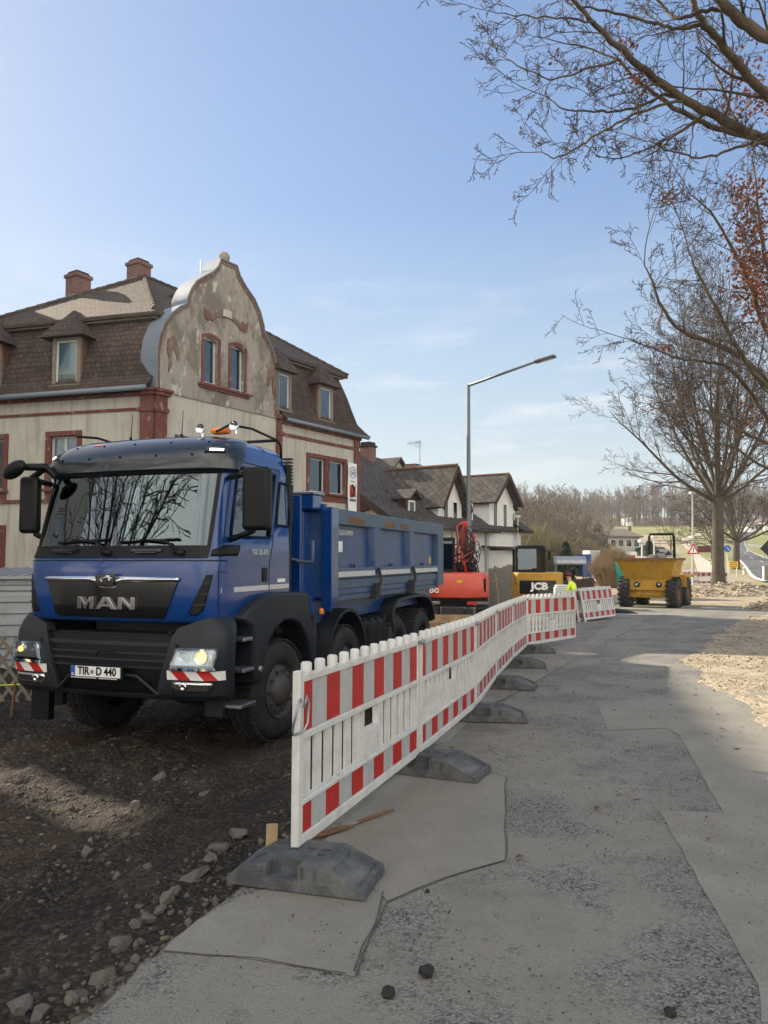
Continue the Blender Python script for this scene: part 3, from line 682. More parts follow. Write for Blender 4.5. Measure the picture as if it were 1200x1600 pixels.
# verge gravel
P = pick(9000, lambda: rg.uniform(2.8, 16), lambda: 4+rg.rand()*25, lambda x, y: 1.0 if x > float(tab(VX, y))+.1*rg.normal() and fbm(np.array([x]), np.array([y]), .8, 3, 41)[0] > .38 else 0)
PP = np.array(P); S = .008+.032*rg.rand(len(P))**2.6
o = scatter('verge_gravel', np.stack([PP[:,0], PP[:,1], terrain(PP[:,0], PP[:,1])+S*.3], 1), S, M['rk_pale'], 5); tag(o, 'pale loose gravel covering the right hand verge', 'gravel', kind='stuff')
# larger single stones
BIG = [(345,1328,.075,.040),(372,1308,.060,.045),(302,1372,.085,.03),(262,1408,.05,.04),(276,1393,.04,.03),(248,1425,.035,.025),(232,1438,.04,.03),(212,1450,.035,.03),(190,1478,.055,.04),(330,1345,.05,.03),(158,1532,.05,.045),(118,1560,.045,.03),(138,1335,.06,.045),(182,1372,.03,.025),(230,1355,.03,.022),(198,1307,.03,.025),(30,1575,.06,.04),(60,1590,.04,.03),(215,1262,.05,.04),(252,1217,.07,.05),(320,1240,.05,.02)]
BIGL = ['long flat buff stone lying beside the near fence foot','rounded grey stone just left of the fence foot','long slab of stone on the cut road edge','angular stone on the road edge below the long slab','small square stone touching the slab','flat pebble in the row on the road edge','rounded stone in the row on the road edge','brownish stone low in the row on the road edge','dark blue grey stone at the foot of the earth bank','flat stone above the long slab','grey upright stone at the corner of the smooth patch','low stone near the bottom edge of the earth','whitish lump in the middle of the earth strip','bright white chip in the wheel track','small pale stone above the wheel track','yellowish cube shaped stone in dark earth','large round cobble in the bottom left corner','second round cobble in the bottom left corner','stone on the small ridge of earth in the light','crumbly clod topping the small earth ridge','thin pale slab lying in the strip of light']
for (px, py, s, h), lb in zip(BIG, BIGL):
    r = ray(px, py); t = -(CAM_Z+.30)/(r.z+.003*r.y); p = Vector((0,0,CAM_Z))+r*t
    for _ in range(4): z = tz(p.x, p.y); t = (z-CAM_Z)/r.z; p = Vector((0,0,CAM_Z))+r*t
    bm = bmesh.new(); bmesh.ops.create_icosphere(bm, subdivisions=3, radius=1); sd = px*.37
    rr_ = random.Random(px); pls = [(Vector((rr_.gauss(0,1), rr_.gauss(0,1), rr_.gauss(0,1))).normalized(), rr_.uniform(.45,.8)) for _ in range(11)]
    for v in bm.verts:
        c = v.co.copy()
        for n_, d_ in pls:
            k_ = v.co.dot(n_)
            if k_ > d_: v.co -= n_*(k_-d_)
        v.co *= 1.25*(1+.10*mn.noise(c*2+Vector((sd,5,0)))+.05*mn.noise(c*6+Vector((sd,1,0))))
        v.co.x *= s; v.co.y *= s*.7; v.co.z *= h
    me = bpy.data.meshes.new('stone'); bm.to_mesh(me); bm.free(); me.materials.append(M['rk_big'])
    o = bpy.data.objects.new('stone', me); COL.objects.link(o); o.location = (p.x, p.y, tz(p.x, p.y)+h*.25); o.rotation_euler = (.2*math.sin(px), .2, px*.7)
    tag(o, lb, 'stone', 'single stones in the dug out earth')
for (px, py, s), lb in zip([(666,1528,.028),(607,1558,.022),(590,1220,.012),(1048,1588,.02),(668,1395,.012)], ['black lump of asphalt standing on the road in the foreground','flat dark crumb left of the black lump','dark pebble beside the second fence foot','dark crumb at the bottom right of the road','small round pebble right of the near fence foot']):
    p = gp(px, py); bm = bmesh.new(); bmesh.ops.create_icosphere(bm, subdivisions=3, radius=s)
    rr_ = random.Random(px); pls = [(Vector((rr_.gauss(0,1), rr_.gauss(0,1), rr_.gauss(0,1))).normalized(), rr_.uniform(.5,.85)*s) for _ in range(10)]
    for v in bm.verts:
        c = v.co/s
        for n_, d_ in pls:
            k_ = v.co.dot(n_)
            if k_ > d_: v.co -= n_*(k_-d_)
        v.co *= 1.15*(1+.12*mn.noise(c*2+Vector((px,0,0)))+.10*mn.noise(c*6+Vector((px,3,0))))
    me = bpy.data.meshes.new('asphalt_crumb'); bm.to_mesh(me); bm.free(); me.materials.append(M['lump'])
    o = bpy.data.objects.new('asphalt_crumb', me); COL.objects.link(o); o.location = (p.x, p.y, p.z+s*.75); tag(o, lb, 'stone')
# gravel heaps
def heap(label, cx, cy, rx, ry, h, n, seed):
    rt = root('gravel_heap', label, 'gravel heap', (cx, cy, tz(cx, cy)-.05))
    def f(x, y):
        d = math.hypot(x/rx, y/ry); return h*max(0, 1-d)**1.0*(1-.25*mn.noise(Vector((x*1.5, y*1.5, seed))))+.10*mn.noise(Vector((x*2.2, y*2.2, seed)))*max(0, min(1, (1-d)*4))
    mb = MB()
    mb.grid(lambda a, b: Vector(((a-.5)*2.1*rx, (b-.5)*2.1*ry, f((a-.5)*2.1*rx, (b-.5)*2.1*ry)-.06)), 40, 30); mb.build('mound', MG, rt, smooth=1)
    rr = np.random.RandomState(seed); P = []; S = []
    while len(P) < n:
        x = rr.uniform(-rx, rx); y = rr.uniform(-ry, ry)
        if math.hypot(x/rx, y/ry) < 1.02: P.append((x, y, f(x, y)-.02)); S.append(.03+.09*rr.rand()**2.2)
    o = scatter('stones', P, S, M['rk_pale'], seed); o.parent = rt
heap('long heap of pale gravel in front of the big bare tree', 18.6, 40.5, 4.2, 2.2, .75, 1500, 5)
heap('gravel heap at the right edge of the picture', 15.9, 28.6, 2.6, 2.6, .85, 1300, 9)
# leaves fallen on the road edge
def leaves(name, label, P, mat, seed, s0=.02, s1=.045, parent=None, spread=None):
    rr = np.random.RandomState(seed); V = []; T = []
    for p in P:
        s = rr.uniform(s0, s1); a = rr.normal(size=3); a /= np.linalg.norm(a); b = np.cross(a, rr.normal(size=3)); b /= np.linalg.norm(b)
        if spread is None: a[2] *= .2; b[2] *= .3
        q = np.array(p); k = len(V); c = np.cross(a, b)*s*.25
        V += [q-a*s, q+b*s*.5+c, q+a*s*.8, q-b*s*.5+c]; T.append((k, k+1, k+2, k+3))
    o = fastmesh(name, np.array(V), np.array(T), mat)
    return o
P = []
for i in range(420):
    y = 2.4+rg.rand()*20; x = float(tab(VX, y))+rg.uniform(-.6, 3) if rg.rand() < .7 else rg.uniform(exf(y), float(tab(VX, y)))
    P.append((x, y, tz(x, y)+.015 if x > float(tab(VX, y)) else float(rz_(x, y))+.016))
o = leaves('fallen_leaves', '', P, M['leaff'], 3); tag(o, 'brown oak leaves scattered over road and verge', 'leaves', kind='stuff')
# ================================================================ TIPPER TRUCK (local x = across, y = rearwards, z = up)
YAW = R(19.3)
TR = root('tipper_truck', 'blue four axle tipper truck with dark grey bumper parked on the dug out earth', 'truck', (-1.49, 7.1, 0), -YAW)
XC = -1.27
def itab(T, z): return float(np.interp(z, [a for a, b in T], [b for a, b in T]))
CABF = [(.78,.10),(.9,.03),(1.0,0),(1.5,.0),(1.56,.03),(1.62,.06),(2.45,.25),(2.62,.33),(2.72,.42),(2.79,.58),(2.83,.80)]
CABH = [(.78,1.06),(1.0,1.08),(1.6,1.08),(2.45,1.035),(2.64,.995),(2.74,.93),(2.80,.80),(2.83,.62)]
BUMF = [(.18,.06),(.26,-.02),(.5,-.05),(.8,-.03),(1.0,.04)]
BUMH = [(.18,1.12),(.26,1.16),(.8,1.16),(.92,1.13),(1.0,1.07)]
def surf(kind, q, z, off=0.0):
    f = itab(CABF if kind == 'c' else BUMF, z); hw = itab(CABH if kind == 'c' else BUMH, z); Rr = .24 if kind == 'c' else .22
    s = 1 if q >= 0 else -1; a = abs(q); st = hw-Rr
    bow = .055*(min(a, st)/st)**2
    if a <= st: x = a; y = f+bow; nx, ny = .1*a/st, -1
    elif a <= st+Rr*math.pi/2:
        t = (a-st)/Rr; x = st+Rr*math.sin(t); y = f+bow+Rr*(1-math.cos(t)); nx, ny = math.sin(t), -math.cos(t)
    else: x = hw; y = f+bow+Rr+(a-st-Rr*math.pi/2); nx, ny = 1, 0
    l = math.hypot(nx, ny); return Vector((XC+s*(x*(1.046 if kind == 'c' else 1.078)+off*nx/l), y+off*ny/l, z))
def patch(mb, kind, rows, off, dep=.02, nq=14, m=0):
    """rows = [(z, q0, q1)...]; a plate that follows the curved cab or bumper"""
    zs = [r[0] for r in rows]; n = len(rows)
    fr = [[surf(kind, r[1]+(r[2]-r[1])*i/nq, r[0], off) for i in range(nq+1)] for r in rows]
    bk = [[surf(kind, r[1]+(r[2]-r[1])*i/nq, r[0], off-dep) for i in range(nq+1)] for r in rows]
    V = [p for rw in fr for p in rw]+[p for rw in bk for p in rw]; K = n*(nq+1); w = nq+1; Fc = []
    for j in range(n-1):
        for i in range(nq):
            a = j*w+i; Fc += [(a, a+1, a+w+1, a+w), (K+a, K+a+w, K+a+w+1, K+a+1)]
    for i in range(nq): Fc += [(i, K+i, K+i+1, i+1), ((n-1)*w+i, (n-1)*w+i+1, K+(n-1)*w+i+1, K+(n-1)*w+i)]
    for j in range(n-1): Fc += [(j*w, (j+1)*w, K+(j+1)*w, K+j*w), (j*w+nq, K+j*w+nq, K+(j+1)*w+nq, (j+1)*w+nq)]
    mb.add(V, Fc, m)
def rows_lerp(rows, k):
    o = []
    for a, b in zip(rows[:-1], rows[1:]):
        for j in range(k): t = j/k; o.append(tuple(a[i]+(b[i]-a[i])*t for i in range(3)))
    o.append(rows[-1]); return o
# -- cab shell: the windscreen and the side windows are real openings
QS = .84+.24*math.pi/2                      # where the side starts
def cab_shell():
    mb = MB(); qmax = QS+1.38
    zs = [.92,.96,1.0,1.2,1.4,1.5,1.56,1.66,1.76,1.9,2.05,2.2,2.3,2.38,2.46,2.53,2.62,2.68,2.72,2.76,2.79,2.81,2.83]
    qs = sorted(set([-qmax,-(QS+1.24),-(QS+.93),-(QS+.80),-(QS-.0),-(QS+.4)]+[-1.16,-1.1,-1.04,-.98,-.93]+list(np.linspace(-.84,.84,15))+[.93,.98,1.04,1.1,1.16]+[QS+.0,QS+.4,QS+.80,QS+.93,QS+1.24,qmax]))
    idx = {}
    V = []; Fc = []
    for j, z in enumerate(zs):
        for i, q in enumerate(qs): idx[i, j] = len(V); p = surf('c', q, z); p.y = min(p.y, 1.66) if abs(q) < qmax else 1.66; V.append(p)
    for j in range(len(zs)-1):
        for i in range(len(qs)-1):
            z = (zs[j]+zs[j+1])/2; q = abs((qs[i]+qs[i+1])/2)
            if 1.66 < z < 2.46 and q < .98: continue            # windscreen
            if 1.76 < z < 2.46 and QS < q < QS+.80: continue      # door window
            if 1.90 < z < 2.38 and QS+.93 < q < QS+1.24: continue # rear quarter window
            Fc.append((idx[i,j], idx[i+1,j], idx[i+1,j+1], idx[i,j+1]))
    t = len(zs)-1; Fc.append(tuple(idx[i, t] for i in range(len(qs))))
    # back wall
    b = [idx[0, j] for j in range(len(zs))]; c = [idx[len(qs)-1, j] for j in range(len(zs))]; Fc.append(tuple(b+c[::-1]))
    mb.add(V, Fc); return mb
cab = cab_shell().build('cab', M['blue'], TR, smooth=50)
sm_ = cab.modifiers.new('skin', 'SOLIDIFY'); sm_.thickness = .03; sm_.offset = -1
mb = MB(); mb.box(XC-1.0, XC+1.0, .45, 1.62, .95, 1.5, 0); mb.box(XC-.98, XC+.98, 1.55, 1.6, 1.5, 2.6, 0)
mb.box(XC-.98, XC+.98, .22, .50, 1.45, 1.60, 0)
for sx_ in (-.55, .55): mb.box(XC+sx_-.24, XC+sx_+.24, 1.05, 1.25, 1.4, 2.15, 1); mb.box(XC+sx_-.24, XC+sx_+.24, .75, 1.2, 1.35, 1.5, 1); mb.box(XC+sx_-.13, XC+sx_+.13, 1.08, 1.2, 2.17, 2.38, 1)
mb.build('interior', [M['dark'], M['chassis']], TR, bevel=.03)
mb = MB(); W0 = XC+.55
mb.tube([(W0+.21*math.cos(t), .62+.07*math.sin(t), 1.70+.2*math.sin(t)) for t in np.linspace(0, 6.283, 20)], .015, 6); mb.tube([(W0, .62, 1.70), (W0, .40, 1.5)], .03, 6); mb.build('steering_wheel', M['black'], TR, smooth=1)
def zrows(z0, z1, q0, q1, n): return [(z0+(z1-z0)*i/n, q0, q1) for i in range(n+1)]
mb = MB(); patch(mb, 'c', zrows(1.655, 2.47, -.99, .99, 10), -.006, .005, 30); mb.build('windscreen', M['glass'], TR, smooth=40)
mb = MB(); patch(mb, 'c', zrows(1.545, 1.662, -1.0, 1.0, 3), .012, .02, 30); mb.build('windscreen_surround', M['black'], TR, smooth=40)
for s_ in (-1, 1): mb = MB(); patch(mb, 'c', [(z, s_*.965, s_*1.0) for z in np.linspace(1.65, 2.47, 8)], .006, .012, 3); mb.build('windscreen_seal', M['black'], TR, smooth=40)
# sun visor
mb = MB()
VZ = [(2.385,.02),(2.42,.075),(2.50,.10),(2.60,.10),(2.68,.09),(2.74,.075),(2.79,.055),(2.822,.02),(2.828,-.03)]
def visor_pt(q, i, d=0):
    z, off = VZ[i]; return surf('c', q, z, off-d)
nq = 40; V = []
for d in (0, .018):
    for i in range(len(VZ)):
        for k in range(nq+1): V.append(visor_pt(-1.14+2.28*k/nq, i, d))
w = nq+1; K = len(VZ)*w; Fc = []
for i in range(len(VZ)-1):
    for k in range(nq): a = i*w+k; Fc += [(a, a+1, a+w+1, a+w), (K+a, K+a+w, K+a+w+1, K+a+1)]
for k in range(nq): Fc += [(k, K+k, K+k+1, k+1), (K-w+k, K-w+k+1, 2*K-w+k+1, 2*K-w+k)]
for i in range(len(VZ)-1): Fc += [(i*w, (i+1)*w, K+(i+1)*w, K+i*w), (i*w+nq, K+i*w+nq, K+(i+1)*w+nq, (i+1)*w+nq)]
mb.add(V, Fc); vis = mb.build('sun_visor', M['visor'], TR, smooth=50)
for q in (-.78,-.42,-.05,.35,.72):
    for z, of in ((2.56,.104),(2.70,.078)):
        mb = MB(); p = surf('c', q+(.08 if z > 2.6 else 0), z, of); mb.lathe([(.012,-.004),(.013,.004),(.007,.01),(0,.011)], p, (0,-1,.3), 10); mb.build('bolt', M['black'], vis, smooth=1)
for q in (-.93, .90):
    mb = MB(); patch(mb, 'c', zrows(2.575, 2.645, q-.075, q+.075, 2), .106, .03, 4); h = mb.build('marker_lamp', M['gblack'], TR, smooth=1)
    mb = MB(); patch(mb, 'c', zrows(2.598, 2.618, q-.045, q+.045, 1), .112, .012, 3); mb.build('bulb', M['led'], h)
mb = MB(); patch(mb, 'c', zrows(2.715, 2.74, -.50, -.40, 1), .075, .03, 3); mb.build('orange_marker', M['amber'], TR)
# front blue flap detail
mb = MB(); patch(mb, 'c', rows_lerp([(.965,-.59,.59),(1.0,-.62,.62),(1.34,-.74,.74)], 4), .016, .03, 26)
gr = mb.build('grille_panel', M['gblack'], TR, smooth=40)
mb = MB(); mb.grid(lambda a, b: surf('c', -.75+1.50*a, 1.337+.034*(1-2*b)*(1-.35*abs(2*a-1))*1.0-.055*math.exp(-((a-.5)/.10)**4)*(b), .04-.02*abs(1-2*b)), 48, 6)
ct = mb.build('chrome_bar', M['chrome'], TR, smooth=1)
s1 = ct.modifiers.new('t', 'SOLIDIFY'); s1.thickness = .02
mb = MB()
mb.prism([(-.125,.04),(.125,.04),(.10,-.075),(-.10,-.075)], surf('c', 0, 1.345, .052), (1,0,0), (0,0,1), (0,.03,0)); em = mb.build('emblem', M['gblack'], ct, bevel=.006)
mb = MB()     # leaping lion reduced to a few strokes
mb.tube([surf('c',0,1.345,.056)+Vector(v) for v in [(-.09,0,-.035),(-.05,0,-.01),(0,0,.005),(.05,0,.012),(.085,0,-.005)]], [.004,.009,.011,.010,.003], 6)
mb.tube([surf('c',0,1.345,.056)+Vector(v) for v in [(-.05,0,-.01),(-.03,0,-.035),(-.055,0,-.055)]], [.008,.006,.003], 6)
mb.tube([surf('c',0,1.345,.056)+Vector(v) for v in [(.04,0,.01),(.06,0,-.025),(.04,0,-.05)]], [.008,.006,.003], 6)
mb.tube([surf('c',0,1.345,.056)+Vector(v) for v in [(0,0,.005),(.02,0,.026),(.06,0,.022)]], [.008,.008,.003], 6)
mb.build('lion', M['chrome'], ct, smooth=1)
# chrome letters
def letter(mbx, polys, x0, w, h, o, dep):
    for P in polys: mbx.prism([(x0+a*w, b*h) for a, b in P], o, (1,0,0), (0,0,1), (0,dep,0))
LM = [[(0,0),(.24,0),(.24,1),(0,1)],[(.76,0),(1,0),(1,1),(.76,1)],[(.24,.99),(.24,.60),(.46,.0),(.54,.0),(.76,.60),(.76,.99),(.5,.42)]]
LA = [[(0,0),(.24,0),(.62,1),(.36,1)],[(1.02,0),(.78,0),(.40,.99),(.64,.99)],[(.24,.20),(.80,.20),(.76,.38),(.28,.38)]]
LN = [[(0,0),(.24,0),(.24,1),(0,1)],[(.76,0),(1,0),(1,1),(.76,1)],[(.24,1.0),(.24,.66),(.76,.0),(.76,.34)]]
mb = MB(); o_ = Vector((XC, -.038, 1.045))
for P, x0, w in ((LM,-.335,.19),(LA,-.12,.235),(LN,.145,.19)):
    for pi, poly in enumerate(P): mb.prism([(x0+a*w, b*.118) for a, b in poly], o_+Vector((0,-.001*pi,0)), (1,0,0), (0,0,1), (0,.03,0))
mb.build('lettering', M['chrome'], TR, bevel=.003)
for s_ in (-1, 1):      # side air slots
    mb = MB(); patch(mb, 'c', rows_lerp([(1.0,s_*.86,s_*.92),(1.05,s_*.85,s_*.98),(1.38,s_*1.0,s_*1.06)], 3), .006, .02, 5); sv = mb.build('side_air_intake', M['black'], TR, smooth=1)
    for z in (1.1, 1.2, 1.3): mb = MB(); patch(mb, 'c', [(z-.008, s_*(.86+(z-1.05)*.42), s_*(.99+(z-1.05)*.22)), (z+.008, s_*(.86+(z-1.05)*.42), s_*(.99+(z-1.05)*.22))], .014, .01, 4); mb.build('louvre', M['plastic'], sv)
# panel gaps
mb = MB()
mb.tube([surf('c', q, 1.515, .0) for q in np.linspace(-1.22, 1.22, 40)], .006, 5)
for s_ in (-1, 1):
    mb.tube([surf('c', s_*(QS-.10), z, .0) for z in np.linspace(.95, 2.5, 14)], .005, 5)
    mb.tube([surf('c', s_*(QS+.885), z, .0) for z in np.linspace(1.15, 2.5, 14)], .005, 5)
mb.tube([surf('c', QS-.1+.985*i/10, 2.52, .0) for i in range(11)], .006, 5)
for s_ in (-1, 1):
    mb.tube([surf('c', s_*.76, .95, 0), surf('c', s_*.84, 1.02, 0), surf('c', s_*.99, 1.36, 0), surf('c', s_*1.14, 1.41, 0), surf('c', s_*1.24, 1.40, 0)], .005, 5)
mb.build('panel_gap', M['black'], TR)
# wipers
for q0, q1 in ((-.05, -.62), (.72, .12)):
    mb = MB(); mb.tube([surf('c', q0, 1.60, .03), surf('c', q0-.13, 1.70, .05), surf('c', (q0*.3+q1*.7), 1.72, .04)], [.016,.012,.008], 6)
    mb.tube([surf('c', q1-.05, 1.695, .02), surf('c', q0-.03, 1.725, .02)], .011, 6); mb.tube([surf('c', q0-.05, 1.60, .02), surf('c', q0+.05, 1.585, .02)], .03, 8); mb.build('wiper', M['black'], TR, smooth=1)
for q in (-.72, .22):
    mb = MB(); patch(mb, 'c', zrows(1.605, 1.63, q, q+.32, 1), .03, .03, 6); patch(mb, 'c', zrows(1.59, 1.60, q+.05, q+.27, 1), .035, .03, 6); mb.build('grab_handle', M['gblack'], TR)
# name sign and little figures behind the windscreen
nm = text('name_sign', '+ Florian +', .11, M['white'], TR, (XC-.60, .165, 1.755), (1,0,0), (0,.22,1), .003, .003, 1.0, shear=.1)
text('name_sign', '+ TGS +', .07, mk('faded pink', (.5,.3,.33), .7), TR, (XC+.60, .165, 1.76), (1,0,0), (0,.22,1), .003, .002)
for xx, cc, lb in ((-.30,'maroon','soft toy'),(.10,'maroon','soft toy'),(-.13,'greyhouse','soft toy')):
    mb = MB(); mb.ball((XC+xx, .35, 1.68), .05, m=1 if cc != 'maroon' else 0, sc=(1,.8,1)); mb.ball((XC+xx, .35, 1.76), .036, m=1); mb.lathe([(.04,0),(.02,.05),(.0,.09)], (XC+xx, .35, 1.775), (0,0,1), 10, m=0 if cc == 'maroon' else 1)
    mb.build('soft_toy', [M['red'] if cc == 'maroon' else M['greyhouse'], M['polewhite'] if cc == 'maroon' else M['greyhouse']], TR, smooth=1)
# roof gear
mb = MB(); mb.box(XC+.72, XC+.92, .62, .74, 2.82, 2.885); mb.build('beacon', M['amber'], TR, bevel=.03)
for x_, y_ in ((XC+.62, .62), (XC+1.04, .58)):
    mb = MB(); mb.lathe([(r_*.58,h_*.58) for r_,h_ in [(0,.02),(.05,.0),(.078,-.03),(.085,-.035),(.08,-.02),(.075,.02),(.04,.08),(0,.09)]], (x_, y_, 2.88), (0,1,0), 20); mb.tube([(x_, y_+.03, 2.80),(x_, y_+.03, 2.86)], .015, 6); mb.build('spot_lamp', M['chrome'], TR, smooth=40)
mb = MB(); mb.tube([(XC+.86,.52,2.82),(XC+.96,.62,2.90),(XC+1.0,1.0,2.92),(XC+1.0,1.60,2.88),(XC+1.0,1.68,2.83),(XC+1.0,1.70,2.62)], .014, 8)
mb.tube([(XC-.96,.62,2.88),(XC-1.0,1.0,2.92),(XC-1.0,1.60,2.88),(XC-1.0,1.70,2.62)], .014, 8); mb.tube([(XC-1.0,1.60,2.88),(XC+1.0,1.60,2.88)], .018, 8); mb.build('roof_rail', M['black'], TR, smooth=1)
for x_ in (XC-.35, XC+.30): mb = MB(); mb.tube([(x_,.75,2.80),(x_-.02,.8,3.12)], [.006,.003], 5); mb.tube([(x_,.75,2.8),(x_,.75,2.86)], .015, 6); mb.build('aerial', M['black'], TR)
# door windows, doors, handles, mirror
for s_ in (-1, 1):
    g = M['glassd']
    mb = MB(); patch(mb, 'c', zrows(1.755, 2.465, s_*(QS), s_*(QS+.80), 3), -.014, .004, 4); mb.build('door_window', g, TR)
    mb = MB(); patch(mb, 'c', zrows(1.895, 2.385, s_*(QS+.93), s_*(QS+1.24), 3), -.010, .004, 4); mb.build('rear_side_window', M['pane'], TR)
    mb = MB()
    for a, b in (((QS,1.76),(QS,2.46)),((QS,2.46),(QS+.80,2.46)),((QS+.80,2.46),(QS+.80,1.76)),((QS+.80,1.76),(QS,1.76)),((QS+.93,1.9),(QS+.93,2.38)),((QS+.93,2.38),(QS+1.24,2.38)),((QS+1.24,2.38),(QS+1.24,1.9)),((QS+1.24,1.9),(QS+.93,1.9))):
        mb.tube([surf('c', s_*a[0], a[1], .002), surf('c', s_*b[0], b[1], .002)], .013, 6)
    mb.build('window_seal', M['black'], TR, smooth=1)
    mb = MB(); patch(mb, 'c', rows_lerp([(1.29,s_*(QS+.73),s_*(QS+.83)),(1.44,s_*(QS+.73),s_*(QS+.83))], 2), .016, .03, 2); mb.build('door_handle', M['black'], TR, bevel=.012)
    for q0, q1 in ((QS-.07, QS+.875), (QS+.895, QS+1.36)):
        mb = MB(); patch(mb, 'c', zrows(1.205, 1.255, s_*q0, s_*q1, 1), .003, .004, 3); mb.build('reflective_stripe', M['stripe'], TR)
    mb = MB(); patch(mb, 'c', rows_lerp([(1.56,s_*(QS-.20),s_*(QS+.18)),(1.62,s_*(QS-.20),s_*(QS+.19)),(1.67,s_*(QS-.06),s_*(QS+.19))], 2), .01, .03, 6); mb.build('mirror_bracket_cover', M['black'], TR, smooth=1)
dm = Vector((1, 0, 0))
text('lettering', 'TGS 35.470', .075, M['stripe'], TR, surf('c', QS+.62, 1.60, .006), (0,1,0), (0,0,1), .001, .0015)
mb = MB(); patch(mb, 'c', zrows(1.275, 1.315, QS+1.08, QS+1.26, 1), .004, .004, 2); mb.build('sticker', M['white'], TR)
# mirrors
def mirror(s_, x, name_):
    mb = MB(); P = (x, .22, 2.10)
    c = Vector(P); yaw = R(8)*s_ if s_ > 0 else R(22); ax = Vector((math.cos(yaw), math.sin(yaw), 0)); ay = Vector((-math.sin(yaw), math.cos(yaw), 0))
    mb.obox(c, ax*(.135 if s_ > 0 else .10), ay*.07, Vector((0,0,.30))); hd = mb.build('mirror', M['black'], TR, bevel=.045, bseg=4, smooth=40)
    mb = MB(); mb.obox(c+ay*.078, ax*.08, ay*.003, Vector((0,0,.26))); mb.build('mirror_glass', M['chrome'], hd)
    mb = MB(); xx = XC+s_*1.09
    for z0, z1 in ((2.36,2.36),(1.74,1.80)): mb = MB(); mb.tube([(xx, .40, z0-.03), (x-s_*.05, .24, z1)], .03, 8); mb.build('mirror_arm', M['black'], TR, smooth=1)
mirror(1, .235, 'm'); mirror(-1, -2.47, 'm')
mb = MB(); c = Vector((-2.46, -.02, 2.45))      # front view mirror on its arm
mb.ball(c, .15, 20, 12, sc=(1.0,.45,.55)); fm = mb.build('front_mirror', M['black'], TR, smooth=1)
for v in fm.data.vertices: 
    d = v.co-c; a = R(-28); v.co = c+Vector((d.x*math.cos(a)+d.z*math.sin(a), d.y, -d.x*math.sin(a)+d.z*math.cos(a)))
mb = MB(); mb.tube([c+Vector((.06,.02,.03)), (XC-1.02,.24,2.50), (XC-.86,.20,2.38)], [.035,.045,.03], 8); mb.tube([(XC-1.02,.24,2.50),(-2.47,.22,2.38)], .035, 8); mb.build('mirror_arm', M['black'], TR, smooth=1)
# rain gutter snorkel / air intake behind the cab
mb = MB(); mb.box(XC+1.0, XC+1.10, 1.70, 1.80, .95, 2.62); ai = mb.build('air_intake_pipe', M['black'], TR, bevel=.03)
mb = MB(); 
for k in range(20): mb.box(XC+.998, XC+1.104, 1.715, 1.804, 1.95+.038*k, 1.968+.038*k)
mb.build('intake_ribs', M['chassis'], ai)
